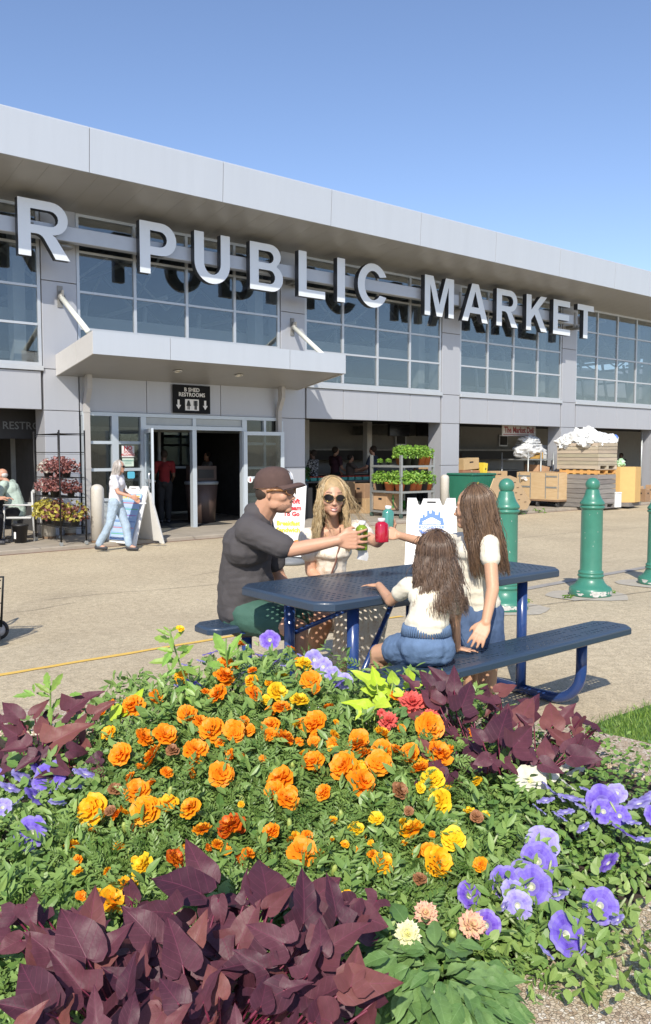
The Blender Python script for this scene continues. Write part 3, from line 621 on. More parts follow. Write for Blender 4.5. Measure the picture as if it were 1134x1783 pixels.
def d_events(t,X,L,o):
    w=.56; q=MB().box(-w/2,w/2,-.036,-.030,.10,L-.16,X=X); q.build('poster',M('poster_blue',(.26,.40,.62),rough=.4,var=.04),t)
    b=L-.16; q=MB().box(-w/2+.01,w/2-.01,-.038,-.0365,b-.13,b-.01,X=X); q.build('header_band',M('poster_sky',(.38,.56,.80),rough=.4,var=0),t)
    m=text_mesh('2024 EVENTS',.085,.001,.003); link('lettering',m,yelp,t,X=X@face_mx(0,-.040,b-.07))
    cols_=[(.6,.12,.12),(.1,.42,.15),(.35,.12,.38),(.08,.14,.35),(.62,.16,.12),(.12,.42,.18)]
    z=b-.17
    for i,c in enumerate(cols_):
        MB().box(-w/2+.02,w/2-.02,-.0385,-.0365,z-.012,z,X=X).build('band',M('band_%d'%i,c,rough=.4,var=0),t)
        q=MB()
        for k in range(3): q.box(-w/2+.04,-w/2+.04+random.uniform(.25,.44),-.0385,-.0365,z-.04-k*.022,z-.032-k*.022,X=X)
        q.build('text_lines',M('poster_text',(.62,.68,.74),rough=.4,var=0),t)
        z-=.115
    MB().box(-w/2+.01,w/2-.01,-.0385,-.0365,.105,.15,X=X).build('footer_band',M('poster_navy',(.04,.08,.2),rough=.4,var=0),t)
A_=atz(181,950,gz(-3.9,14.7)); B_=atz(241,955,gz(-3.2,14.2)); C_=atz(280,945.5,gz(-3,15)); dv=(B_-A_); rz=math.atan2(dv.y,dv.x)
cen=(B_+C_)/2-dv.normalized()*.36; cen.z=-.14
aframe('events_board','white folding board with a blue striped events poster beside the entrance',cen,rz,1.06,.74,.75,d_events)
def d_roch(t,X,L,o):
    q=MB(); b=L*.66
    sh=[(-.15,-.10),(-.17,.0),(-.15,.09),(-.12,.09),(-.12,.13),(-.09,.13),(-.09,.10),(-.06,.12),(-.06,.19),(-.03,.19),(-.03,.15),(0,.15),(0,.21),(.03,.18),(.05,.18),(.05,.13),(.09,.13),(.09,.17),(.12,.17),(.12,.09),(.15,.09),(.17,0),(.15,-.10),(.10,-.15),(0,-.20),(-.10,-.15)]
    Xp=X@Matrix.Translation((0,-.033,b))@Matrix(((1,0,0,0),(0,0,-1,0),(0,1,0,0),(0,0,0,1)))
    q.prism(sh,-.003,.003,X=Xp); q.build('shield_logo',bluep,t)
    q=MB().prism([(-.13,.03),(-.02,.09),(.02,.09),(.13,.03)],.0035,.005,X=Xp); q.box(-.12,.12,-.0385,-.037,b-.0,b+.02,X=X); q.build('logo_roof',inkw,t)
    for tx,sz,dz in (('CITY OF',.035,.015),('ROCHESTER',.062,-.045),('PUBLIC MARKET',.033,-.095)):
        if dz==-.045: MB().box(-.17,.17,-.0395,-.037,b-.08,b-.012,X=X).build('name_band',inkw,t)
        link('lettering',text_mesh(tx,sz,.001,.002),bluep if dz==-.045 else inkw,t,X=X@face_mx(0,-.0415,b+dz))
A_=atz(703,1000,-.1); cen=A_+Vector((.40,.30,0)); cen.z=gz(cen.x,cen.y)
aframe('city_board','white folding board with a blue ROCHESTER shield logo behind the girls',cen,R(-6),1.05,.72,.6,d_roch)
# menu board behind the man
P=atz(505,976,-.1); P.z=gz(P.x,P.y)
t=thing('menu_board','white board with red and yellow food lettering behind the man in the cap','sign board',P,R(-8))
MB().lathe([(.24,0),(.26,.03),(.25,.07),(.12,.09),(.03,.10)],n=24).build('rubber_foot',M('foot_grey',(.16,.17,.18),rough=.6),t)
q=MB(); q.prism([(-.35,.11),(.2,.11),(.255,1.17),(.235,1.20),(-.35,1.20)],-.02,.02,X=Matrix(((1,0,0,0),(0,0,1,0),(0,1,0,0),(0,0,0,1)))); q.build('board',sgn_w,t)
for tx,sz,x,z,m in (('Soft',.10,.08,.94,red),('Ice Cream',.095,-.02,.84,red),('To Go',.09,.03,.75,red),('Breakfast',.095,-.02,.61,yelp),('Sandwich',.095,-.02,.51,yelp),('And a',.08,.06,.20,ink)):
    put_text(tx,sz,m,t,x,-.024,z,.0045)
q=MB().ball((.12,-.022,.335),(.06,.004,.035),n=12); q.build('burger_print',M('print_bun',(.55,.25,.08),var=.2,vs=30),t)
q=MB().box(.06,.18,-.027,-.0215,.32,.34); q.build('filling_print',M('print_fill',(.5,.1,.05),var=.3,vs=40),t)
# ---------------- entrance litter bin
P=W(9.75,.9,SW); t=thing('litter_bin','brown waste bin with a grey rimmed lid inside the right doorway','litter bin',P,FA)
MB().lathe([(.30,0),(.37,.88)],n=24).build('drum',M('bin_brown',(.085,.055,.045),rough=.5),t); MB().lathe([(.385,.88),(.39,.93),(.37,.95),(.1,.96)],n=24).build('rim',M('bin_rim',(.25,.28,.3),rough=.4),t)
bx('hood',M('hood_brown',(.08,.055,.045),rough=.5),t,-.28,.28,-.2,.2,.965,1.3); bx('flap',ink,t,-.2,.2,-.215,-.202,1.03,1.22)
# =============== goods near the openings. frame: near corner at pixel, x along the hall, y into it
def GP(px,py,z=SW): P=atz(px,py,z); P.z=z; return P
galv=M('galvanised_steel',(.42,.44,.43),rough=.45,metal=.6,var=.12,vs=20)
card=M('cardboard',(.47,.31,.17),rough=.85,var=.08,vs=6,rnd=.12); card2=M('cardboard_dark',(.30,.19,.11),rough=.85,var=.1,rnd=.15)
ply=M('plywood',(.62,.46,.27),rough=.7,var=.10,vs=3,col2=(.52,.36,.19),stretch=(1,1,6)); plank=M('weathered_plank',(.50,.43,.31),rough=.85,var=.2,vs=3,col2=(.33,.29,.23),ramp=(.35,.75),stretch=(.6,.6,9),rnd=.18,bump=.3,bs=20)
plankg=M('grey_plank',(.28,.26,.24),rough=.9,var=.2,vs=4,col2=(.16,.15,.145),stretch=(.6,.6,9),rnd=.2); orangew=M('orange_wood',(.62,.36,.11),rough=.7,var=.12,rnd=.1)
def box_thing(P,L,D,H,label,mat=card,hole=True,rz=FA,tilt=0,name='cardboard_box',flap=False,zoff=0):
    t=thing(name,label,'box',P+Vector((0,0,zoff)),rz); t.rotation_euler=(0,tilt,rz)
    MB().box(0,L,0,D,0,H,bev=.006).build('carton',mat,t)
    if hole: bx('hand_hole',ink,t,L*.38,L*.62,-.003,.004,H*.6,H*.72); 
    if hole: bx('hand_hole',ink,t,-.003,.004,D*.38,D*.62,H*.6,H*.72)
    bx('tape',M('packing_tape',(.52,.40,.26),rough=.3,var=.03),t,L*.46,L*.54,-.002,D+.002,H-.03,H+.002)
    return t
# herb rack
P=GP(698,903); LR,DR=1.12,1.06
rk=thing('herb_rack','steel shelf cart with two shelves of bright green herbs on the pavement','shelf cart',P,FA); H0=.12
for x,y in ((0,0),(LR,0),(0,DR),(LR,DR)):
    q=MB().box(x-.03,x+.03,y-.03,y+.03,H0,1.54); q.build('post',galv,rk)
    q=MB().lathe([(.055,-.02),(.055,.02)],n=14,X=Matrix.Translation((x,y,.06))@Matrix.Rotation(PI/2,4,'X')); q.build('caster',M('caster_rubber',(.06,.10,.08),rough=.6),rk)
for z in (.16,.66,1.29):
    q=MB(); q.box(-.0,LR,-.035,-.015,z-.05,z).box(0,LR,DR+.015,DR+.035,z-.05,z).box(-.035,-.015,0,DR,z-.05,z).box(LR+.015,LR+.035,0,DR,z-.05,z)
    for k in range(9): q.box(k*LR/8-.012,k*LR/8+.012,0,DR,z-.02,z-.008)
    q.build('shelf',galv,rk)
hleaf=attr_leaf('herb_leaf',(.10,.26,.03),(.38,.58,.10),trl=.3)
def leafcloud(n,fnpos,size,rnd,elong=1.6,cup=.25,up=.6):
    """n small folded leaves; fnpos(rnd)->(pos,outward)"""
    V=[];Fc=[];tint=[]
    for i in range(n):
        p,nn=fnpos(rnd); s=size*rnd.uniform(.6,1.25)
        ax=Vector((rnd.gauss(0,1),rnd.gauss(0,1),rnd.gauss(0,.5))).normalized(); nn=(nn*up+Vector((rnd.gauss(0,.5),rnd.gauss(0,.5),rnd.gauss(0,.5)))).normalized()
        ax=(ax-nn*ax.dot(nn)).normalized(); sd=nn.cross(ax); k=len(V)
        a=p-ax*s*.5*elong; b=p+ax*s*.5*elong-nn*s*.2
        V+=[a,p+sd*s*.45+nn*s*cup-ax*s*.12,b,p-sd*s*.45+nn*s*cup-ax*s*.12,p-nn*.02*s]
        Fc+=[(k,k+4,k+1),(k+4,k+2,k+1),(k,k+3,k+4),(k+4,k+3,k+2)]; t_=min(1,max(0,rnd.gauss(.5,.25))); tint+=[t_]*4
    return V,Fc,tint
def leafmesh(name,V,Fc,tint,mat,parent=None,smooth=False,kind=None,label=None):
    me=bpy.data.meshes.new(name); me.from_pydata([tuple(v) for v in V],[],Fc); at=me.attributes.new('tint','FLOAT','FACE'); at.data.foreach_set('value',tint); me.materials.append(mat)
    if smooth: me.polygons.foreach_set('use_smooth',[True]*len(Fc))
    o=bpy.data.objects.new(name,me); COL.objects.link(o); o.parent=parent
    if kind: o['kind']=kind
    if label: o['label']=label
    return o
terra=M('terracotta_pot',(.50,.15,.05),rough=.7,var=.1); blackp=M('black_plastic',(.02,.02,.022),rough=.45,var=0)
rr=random.Random(5)
def herb_mesh(seed,sz=1):
    rr=random.Random(seed)
    def fp(r):
        a=r.uniform(0,2*PI); u=r.random()**.5; h=r.random()
        return Vector((math.cos(a)*u*.12*sz,math.sin(a)*u*.12*sz,(.10+.18*h*(1-.4*u*u))*sz)),Vector((math.cos(a)*u,math.sin(a)*u,.9))
    return leafcloud(210,fp,.036,rr)
hm=[herb_mesh(k) for k in range(3)]
def herb_label(z,j):
    if z>1.2: return 'light green herb, top shelf of steel cart, '+['front row, second from left','front row, third from left','front row, fourth from left','front row, right end','front row, left end','middle row, left end','middle row, second from left','middle row, right end','back row, right end','back row, left end'][j]
    return 'light green herb, middle shelf of steel cart, '+['front row, left end','front row, second from left','front row, third from left','front row, fourth from left','front row, fifth from left','front row, right end','middle row, left end','middle row, second from left','middle row, third from left','middle row, right end','back row, left end','back row, right end'][j]
potm=MB().lathe([(.055,0),(.075,.10),(.08,.10),(.08,.12),(.06,.12)],n=12).mesh('pot')
def herb(P,i,label,group,pm=terra,sc=1,mat=None):
    t=thing('potted_herb',label,'potted herb',P,rr.uniform(0,6),group); t.scale=(sc,)*3
    o=bpy.data.objects.new('pot',potm.copy()); o.data.materials.clear(); o.data.materials.append(pm); COL.objects.link(o); o.parent=t
    V,Fc,ti=hm[i%3]; leafmesh('foliage',V,Fc,ti,mat or hleaf,t); return t
Xr=Matrix.Translation(P)@Matrix.Rotation(FA,4,'Z')
i=0
for z,xs_ in ((1.295,[(.42,DR*.3),(.6,.15),(.8,.15),(1.0,.15),(.3,.12),(.5,.5),(.7,.5),(.95,.5),(1.05,.85),(.8,.85)]),(.665,[(.08,.12),(.28,.12),(.48,.12),(.68,.12),(.88,.12),(1.05,.12),(.05,.45),(.3,.45),(.6,.45),(.9,.45),(.1,.85),(.6,.85)])):
    for j,(x,y) in enumerate(xs_):
        zz=z; herb(Xr@Vector((x,y,zz)),i,herb_label(z,j),'potted herbs on the %s shelf of the steel cart'%('top' if z>1.2 else 'middle'),terra if (j%3!=1) else blackp,1.75); i+=1
for j,(x,y) in enumerate(((.0,.75),(.05,.5))): herb(Xr@Vector((x,y,1.30)),i,['low pale seedlings at the back left corner of the top shelf','low pale seedlings just in front of the corner ones on the top shelf'][j],'seedlings on the top shelf',blackp,.6)
box_thing(Xr@Vector((.05,.55,.17)),.42,.5,.42,'tall brown carton with a green arrow print on the lowest shelf of the herb cart',card)
o=MB().add([(.15,-.004,.10),(.21,-.004,.03),(.27,-.004,.10),(.235,-.004,.10),(.235,-.004,.38),(.185,-.004,.38),(.185,-.004,.10)],[(0,1,2,3,4,5,6)]).build('arrow_print',M('print_green',(.10,.30,.08),var=0),[q for q in bpy.data.objects if q.name.startswith('cardboard_box')][-1])
t=thing('tape_dispenser','black plastic holder between the boxes under the herbs','holder',Xr@Vector((.62,.3,.17)),FA); MB().box(0,.25,0,.2,0,.3,bev=.02).build('body',blackp,t); MB().lathe([(.05,-.03),(.1,-.03),(.1,.03),(.05,.03)],n=16,X=Matrix.Translation((.33,.1,.12))@Matrix.Rotation(PI/2,4,'X')).build('roll',grey,t)
t=thing('green_crate','low green plastic crate on the bottom shelf of the herb cart','crate',Xr@Vector((.75,.5,.17)),FA); MB().box(0,.4,0,.4,0,.02).box(0,.4,0,.02,0,.2).box(0,.4,.38,.4,0,.2).box(0,.02,.02,.38,0,.2).box(.38,.4,.02,.38,0,.2).build('tub',M('crate_green',(.06,.35,.06),rough=.5),t)
# cardboard stacks left of the rack (inside the opening)
for (x,y,L,D,H,m,lab,zo) in ((13.9,.9,.55,.5,.42,card2,'brown closed carton on the floor behind the blonde woman, lower of two',0),(13.9,.9,.5,.5,.42,card2,'dark carton resting on another behind the blonde woman',.42),(14.6,.7,.6,.5,.4,card,'wide brown carton on the floor left of the herb cart',0),(14.6,.75,.55,.5,.38,card2,'green edged produce carton on top of the wide brown one',.4)):
    box_thing(W(x,y,SW),L,D,H,lab,m,zoff=zo)
# produce table inside the opening with punnets
t=thing('produce_table','long table of fruit baskets inside the opening behind the woman','table',W(12.7,1.3,SW),FA)
bx('top',M('table_dark',(.08,.08,.08),rough=.6),t,0,3.2,0,.8,.82,.86); 
for x in (.05,3.1): bx('leg',grey,t,x,x+.05,.05,.1,0,.82)
teal=M('basket_teal',(.05,.28,.26),rough=.6,var=.1); toms=M('tomato',(.35,.04,.02),rough=.3,var=.2)
bmesh_=MB().box(0,.2,0,.15,0,.09,bev=.01).mesh('basket'); bmesh_.materials.append(teal)
fr_=MB(); 
for k in range(9): fr_.ball((.03+.07*(k%3),.03+.045*(k//3),.1),.028,n=7)
frm=fr_.mesh('fruit'); frm.materials.append(toms)
Xt=Matrix.Translation(W(12.7,1.3,SW))@Matrix.Rotation(FA,4,'Z')
for k in range(12):
    b_=thing('fruit_basket','teal basket of small red fruit, number %s from the left along the dark table'%['one','two','three','four','five','six','seven','eight','nine','ten','eleven','twelve'][k],'fruit basket',Xt@Vector((.05+.26*k,.05,.862)),FA,'teal fruit baskets on the table inside the opening'); link('basket',bmesh_,None,b_); link('fruit',frm,None,b_)
t=thing('price_cloth','white cloth hanging from the corner of the produce table','cloth',Xt@Vector((1.15,-.02,.5)),FA); q=MB()
q.add([(.02*i+ (0),-.01-.015*math.sin(i*1.3),.38-.38*j/4-.0*i) for j in range(5) for i in range(9)],[(j*9+i,j*9+i+9,j*9+i+10,j*9+i+1) for j in range(4) for i in range(8)]); q.build('sheet',M('cloth_white',(.6,.6,.65),rough=.9),t)
# fridges etc inside
t=thing('drinks_cooler','dark upright cooler with a rainbow coloured lit header inside the opening','cooler',W(14.55,4.2,SW),FA)
bx('cabinet',M('cooler_black',(.02,.02,.022),rough=.4,var=0),t,-.9,.75,.02,.7,0,1.92); bx('glass_door',tvm,t,0,.7,-.02,.019,.2,1.6)
for k,c in enumerate(((.4,.03,.02),(.45,.25,.02),(.4,.38,.03),(.05,.2,.08))): bx('header_stripe',M('hdr%d'%k,c,rough=.5,var=0),t,0,.7,-.02,.019,1.62+.06*k,1.67+.06*k)
t=thing('white_fridge','tall plain white cabinet standing inside the opening','cabinet',W(12.85,4.3,SW),FA); bx('cabinet',M('cabinet_white',(.55,.56,.58),rough=.5),t,0,.75,0,.6,0,1.95); bx('door_line',ink,t,.02,.73,-.004,-.001,1.1,1.108)
t=thing('shop_canopy','dark counter hood running along the back of the openings','counter hood',W(15.2,4.4,1.3),FA); bx('hood',M('hood_black',(.02,.02,.02),rough=.6,var=0),t,0,12,0,.75,.0,.35); bx('edge',grey,t,0,12,-.03,-.002,.3,.36)
t=thing('kitchen_counter','dark serving counter at the back of the openings','counter',W(15.2,3.6,SW),FA); bx('front',M('counter_black',(.04,.035,.035),rough=.7),t,0,10,0,.6,0,.95); bx('top',grey,t,-.02,10.02,-.03,.63,.955,.99)
t=thing('warehouse_shelf','dark shelving full of boxes inside the first opening','shelving',W(12.1,4.5,SW),FA)
for z in (.5,.9,1.2,1.5): bx('shelf',grey,t,-.2,.7,0,.5,z,z+.03)
for k in range(10): bx('goods',card2,t,-.15+.16*(k%5),-.02+.16*(k%5),.05,.4,.535+.4*(k//5),.8+.4*(k//5))
t=thing('rolled_awning','long grey roll resting on top of the cabinets','roll',W(12.1,4.25,1.98),FA); MB().tube([(0,0,.05),(2.3,0,.06)],.06,n=8).build('roll',M('roll_grey',(.22,.22,.23),rough=.8),t)
for k in range(4): box_thing(W(13.3+.5*k,4.35,1.96),.45,.4,.2,'flattened brown carton lying on top of the cabinets, %s'%['under the roll end','above the white cabinet edge','left of the cooler header','right of the cooler header'][k],card2)
herb(W(12.25,.5,SW+.75),0,'dark green leafy plant at the left edge of the opening','plants beside the second pier',blackp,2.2,attr_leaf('dark_leaf',(.02,.07,.015),(.06,.16,.03)))
t=thing('plant_crate','dark crate carrying the leafy plant at the second pier','crate',W(12.05,.3,SW),FA); bx('crate',blackp,t,0,.45,0,.45,0,.75)
# green wheeled bin
P=GP(822,897); tb=thing('green_bin','dark green lidded tilt bin with a yellow round emblem','bin',P,FA); tb.scale=(.60,.72,.90)
gb=M('bin_green',(.03,.17,.11),rough=.45,var=.06)
q=MB(); q.add([(-.02,.0,.12),(1.25,0,.12),(1.25,1.0,.12),(-.02,1.0,.12),(-.12,-.08,1.12),(1.4,-.08,1.12),(1.4,1.1,1.12),(-.12,1.1,1.12)],[(3,2,1,0),(4,5,6,7),(0,1,5,4),(1,2,6,5),(2,3,7,6),(3,0,4,7)]); q.build('body',gb,tb)
bx('lid',M('bin_lid',(.025,.14,.095),rough=.4),tb,-.16,1.44,-.12,1.14,1.125,1.19,bev=.02)
for x in (.1,1.1): MB().lathe([(.08,-.03),(.08,.03)],n=12,X=Matrix.Translation((x,.1,.08))@Matrix.Rotation(PI/2,4,'X')).build('wheel',ink,tb)
q=MB()
for k in range(6): q.ball((.25+.055*math.cos(k*PI/3),-.085,.86+.055*math.sin(k*PI/3)),(.04,.006,.04),n=8)
q.ball((.25,-.088,.86),(.03,.008,.03),n=8); q.build('yellow_emblem',M('emblem_yellow',(.60,.50,.05),var=0),tb)
for k in range(3): bx('rib',gb,tb,.08+.5*k,.12+.5*k,-.085,-.02,.2,1.1)
# boxes on the counter behind the bin
Pb=GP(812,893); 
box_thing(Pb+fn*1.3+Vector((0,0,1.14)),.62,.5,.28,'open top produce carton sitting behind the green bin lid',card)
t=thing('sorting_table','low dark table holding cartons behind the bin','table',Pb+fn*1.0+fd*.9,FA); bx('top',grey,t,0,2.1,0,1.2,.75,.8); 
for x in (0,2.03): bx('leg',grey,t,x,x+.06,.05,.11,0,.75); 
Pt=Pb+fn*1.0+fd*.9+Vector((0,0,.8))
b1=box_thing(Pt+fd*.2+fn*.1,.72,.5,.3,'dull red printed banana carton, lower of two',M('banana_box',(.36,.17,.10),rough=.8,var=.12))
b2=box_thing(Pt+fd*.25+fn*.12+Vector((0,0,.305)),.66,.48,.32,'two toned banana carton stacked on the lower one',card,tilt=-.06)
box_thing(Pt+fd*1.05+fn*.1,.16,.45,.52,'bright yellow flattened carton leaning beside the banana cartons',M('yellow_carton',(.72,.55,.05),rough=.7),tilt=.12)
box_thing(Pt+fd*1.35+fn*.05,.75,.45,.26,'long brown carton lying behind the wheeled rack',card)
# octagonal cardboard sheet
O_=[(850,845),(868,829),(897,828),(903,838),(912,852),(924,881),(918,887),(880,888)]
P=GP(905,893); t=thing('cardboard_sheet','many sided flat cardboard sheet with slots leaning on the crates','cardboard sheet',P,FA+R(14))
def loc2(px,py,P=P,rz=FA+R(14)):      # point on the vertical plane through P
    dx=Vector((math.cos(rz),math.sin(rz),0)); n_=Vector((-dx.y,dx.x,0)); r=ray(px,py); tt=(P-Vector((0,0,EYE))).dot(n_)/r.dot(n_); Q=Vector((0,0,EYE))+r*tt-P; return (Q.dot(dx),Q.z)
OP=[(860,833),(888,828),(899,832),(924,873),(917,887),(893,887.5),(849,884),(846,870)]
pp=[loc2(*c) for c in OP]; Xv=Matrix(((1,0,0,0),(0,0,-1,0),(0,1,0,0),(0,0,0,1)))
MB().prism(pp,-.01,.01,X=Xv).build('sheet',M('cardboard_light',(.56,.40,.23),rough=.85,var=.06),t)
q=MB()
for c in ((896,840),(893,847),(901,849),(887,855),(898,858),(907,861),(890,866),(903,870),(914,874)):
    a,b=loc2(*c); q.box(a-.07,a+.07,-.013,-.0105,b-.012,b+.012)
q.build('slots',M('slot_dark',(.18,.11,.06),var=0),t)
# plywood crate on casters: two visible faces
P=GP(970,884); t=thing('plywood_crate','long plywood crate with metal strips rolling on casters','crate',P,FA)
L1,L2=1.1,1.45
bx('board',ply,t,0,L1,0,.02,.22,1.02); bx('board',ply,t,0,.02,.022,L2,.22,1.02); bx('board',ply,t,0,L1,L2+.002,L2+.022,.22,1.02); bx('board',ply,t,L1-.02,L1,.022,L2,.22,1.0)
bx('base',card2,t,.0,L1,0,L2,.17,.215); bx('cover',card,t,.03,L1-.03,.03,L2-.03,.96,1.035)
for a in (.02,L1/2): bx('steel_strip',galv,t,a,a+.03,-.005,-.001,.25,1.0)
for a in (.4,.95,1.35): bx('steel_strip',galv,t,-.005,-.001,a,a+.03,.25,1.0)
for z in (.88,.56): bx('steel_strip',galv,t,-.006,-.0055,.95,1.42,z,z+.05); bx('steel_strip',galv,t,-.006,-.0055,.02,.4,z,z+.05)
for x,y in ((.12,.08),(L1-.12,.08),(.05,L2-.1),(.05,L2*.5)):
    q=MB().lathe([(.075,-.025),(.075,.025)],n=14,X=Matrix.Translation((x,y,.075))@Matrix.Rotation(PI/2,4,'X')); q.box(x-.03,x+.03,y-.04,y+.04,.10,.168); q.build('caster',M('caster_dark',(.05,.05,.05),rough=.5),t)
# wheeled rack with clear trays
P=GP(907,880); t=thing('tray_rack','tall steel rack piled with clear plastic trays and bags','rack',P-fn*.25,FA); LR,DR=1.25,1.0
for x,y in ((0,0),(LR,0),(0,DR),(LR,DR),(LR*.5,0)): q=MB().tube([(x,y,.1),(x,y,1.62)],.025,n=6); q.build('post',galv,t)
for z in (.75,1.42):
    q=MB().box(0,LR,-.015,.015,z-.04,z).box(0,LR,DR-.015,DR+.015,z-.04,z).box(-.015,.015,0,DR,z-.04,z).box(LR-.015,LR+.015,0,DR,z-.04,z); q.box(0,LR,0,DR,z-.012,z-.004); q.build('shelf',galv,t)
rkP=P-fn*.25
box_thing(rkP+fd*.55+fn*.1+Vector((0,0,.75)),.6,.5,.5,'tilted brown carton with a white label on the middle shelf of the tray rack',card,tilt=.14,hole=False)
box_thing(rkP+fd*.25+fn*.1+Vector((0,0,1.42)),.62,.4,.2,'yellow edged flat carton under the clear trays',M('ochre_carton',(.55,.32,.08),rough=.8))
clear=M('clear_plastic',(.82,.84,.84),rough=.25,var=.15,vs=14,alpha=.62,bump=.5,bs=14); bagw=M('white_bag',(.74,.76,.76),rough=.35,var=.08,vs=5)
def crumple(seed,size,n=5,sub=3,amp=.28,parent=None,mat=None,name='bag',loc=(0,0,0),sq=(1,1,1)):
    bm=bmesh.new(); bmesh.ops.create_icosphere(bm,subdivisions=sub,radius=1)
    for v in bm.verts:
        c=v.co.copy(); d=noise.noise(c*1.6+Vector((seed,0,0)))*amp*1.6+abs(noise.noise(c*3.7+Vector((0,seed,0))))*amp*1.3-abs(noise.noise(c*8+Vector((0,0,seed))))*amp*.6
        v.co=Vector((c.x*sq[0],c.y*sq[1],c.z*sq[2]))*size*(1+d)
    me=bpy.data.meshes.new(name); bm.to_mesh(me); bm.free(); return link(name,me,mat,parent,loc=loc)
for k,(x,y,z,a,b,lab) in enumerate(((.55,.4,1.55,.58,.36,'lowest heap of clear plastic trays on top of the steel rack'),(.62,.45,1.86,.42,.24,'upper layer of clear plastic trays heaped on the steel rack'))):
    tt=thing('plastic_trays',lab,'plastic trays',rkP+fd*x+fn*y+Vector((0,0,z+.03)),FA)
    for j in range(3): MB().box(-a*.62+.05*j,a*.62-.04*j,-.3+.03*j,.33,-.06+.075*j,-.01+.075*j,bev=.01).build('tray',clear,tt)
    [crumple(k*3+j*7,b*.72,mat=clear,parent=tt,name='wrap',sq=(1.3,1.1,.8),loc=(-a*.6+a*.40*j,.05*j-.1,.08+.03*(j%2))) for j in range(4)]
tt=thing('plastic_bag','crumpled clear bag stuffed on the middle shelf of the tray rack','bag',rkP+fd*.18+fn*.1+Vector((0,0,.86)),FA); crumple(9,.2,mat=clear,parent=tt,sq=(1.4,1,.7)); 
tt=thing('plastic_bag','crumpled clear bag at the right end of the middle shelf','bag',rkP+fd*1.2+fn*.1+Vector((0,0,.84)),FA); crumple(19,.15,mat=clear,parent=tt,sq=(1.6,1,.7))
tt=thing('white_crate','white plastic crate stacked right of the clear trays','crate',GP(958,878)+fn*.5+Vector((0,0,1.35)),FA); bx('crate',bagw,tt,0,.6,0,.5,.22,.5,bev=.01); bx('crate',bagw,tt,.1,.55,0,.5,0,.21,bev=.01)
t=thing('rack_cart','narrow steel cart carrying the white plastic crate','cart',GP(958,878)+fn*.5,FA)
for x,y in ((0,0),(.6,0),(0,.5),(.6,.5)): bx('post',galv,t,x-.02,x+.02,y-.02,y+.02,0,1.34)
for k in range(6): bx('shelf',galv,t,0,.6,0,.5,.3+.2*k,.32+.2*k)
# pallet bins
def bin_(P,Ls,Dy,z0,H,n,mat,label,slots=True,legs=True):
    t=thing('pallet_bin',label,'wooden bin',P+Vector((0,0,z0)),FA)
    bh=(H-.14)/n
    for k in range(n):
        z=.14+k*bh; j=lambda:random.uniform(-.006,.006)
        bx('slat',mat,t,0,Ls,j(),.025,z+.006,z+bh-.006); bx('slat',mat,t,j(),.025,.027,Dy,z+.006,z+bh-.006); bx('slat',mat,t,Ls-.025,Ls,.027,Dy,z+.006,z+bh-.006)
    bx('back_board',mat,t,0,Ls,Dy-.02,Dy+.003,.14,H-.02)
    bx('deck',mat,t,0,Ls,0,Dy,.115,.138)
    for x in (0,Ls/2-.05,Ls-.1): bx('runner',mat,t,x,x+.1,.0,Dy,.02,.113)
    for y in (0,Dy-.1): bx('skid',mat,t,0,Ls,y,y+.1,0,.019)
    return t
PB=GP(1040,886)
bin_(PB,.92,1.35,0,.98,6,plankg,'dark grey slatted pallet stack at the bottom of the bin pile')
t=thing('orange_pallet','orange painted pallet lying between the two wooden bins','pallet',PB+Vector((0,0,.98)),FA)
for x in (0,.4,.82): bx('block',orangew,t,x,x+.1,.0,1.3,.025,.11)
for k in range(6): bx('slat',orangew,t,0,.92,.02+.24*k,.12+.24*k,.112,.135); bx('slat',orangew,t,0,.92,.02+.24*k,.12+.24*k,0,.024)
bin_(PB-fn*.02-fd*.02,.95,1.4,1.118,.78,6,plank,'large pale slatted wooden bin heaped with white bags')
zb=1.118+.78
bins=[(.2,.3,.0,.26,'front left'),(.5,.5,.06,.32,'middle'),(.45,.9,.08,.34,'top'),(.2,1.15,-.02,.24,'left end'),(.75,.25,-.02,.2,'right end'),(.6,.75,.22,.22,'highest')]
for k,(x,y,z,s_,nm) in enumerate(bins):
    tt=thing('white_bag','crumpled white plastic sack heaped in the pale wooden bin, the %s one'%nm,'sack',PB+fd*x+fn*y+Vector((0,0,zb+z+.03)),k*1.1); crumple(k*7+2,s_,sub=4,amp=.34,mat=bagw,parent=tt,name='sack',sq=(1.25,1.1,.85))
tt=thing('blue_sack','white sack with a blue print at the right end of the bag heap','sack',PB+fd*.95+fn*.2+Vector((0,0,zb+.1)),FA); crumple(41,.17,amp=.3,mat=bagw,parent=tt,name='sack'); crumple(43,.08,mat=M('print_bag_blue',(.1,.2,.6),var=.1),parent=tt,name='blue_print',loc=(.06,-.09,.05))
# fibre drum / tan bin
P=GP(1078,881)-fn*.25-fd*.05; t=thing('tan_bin','tan many sided fibreboard bin beside the wooden bins','bin',P+fn*.45+fd*.35,FA+.2)
MB().prism([(.62*math.cos(a),.62*math.sin(a)) for a in [R(22.5+45*k) for k in range(8)]],.12,1.18).build('wall',M('fibreboard',(.62,.40,.15),rough=.7,var=.05),t); bx('pallet',plankg,t,-.5,.5,-.5,.5,0,.119)
tt=thing('green_bag','small green and white bag standing on the tan bin','bag',P+fn*.45+fd*.4+Vector((0,0,1.30)),0); crumple(3,.12,mat=M('bag_green',(.12,.45,.12),var=.3,vs=12,col2=(.7,.75,.7)),parent=tt,sq=(1.2,1,1))
P=GP(1073,884); t=thing('foam_box','white foam box standing on the pavement by the wooden bins','box',P,FA); bx('box_body',bagw,t,0,.28,0,.3,0,.40,bev=.01); bx('lid',bagw,t,-.01,.29,-.01,.31,.402,.45,bev=.01)
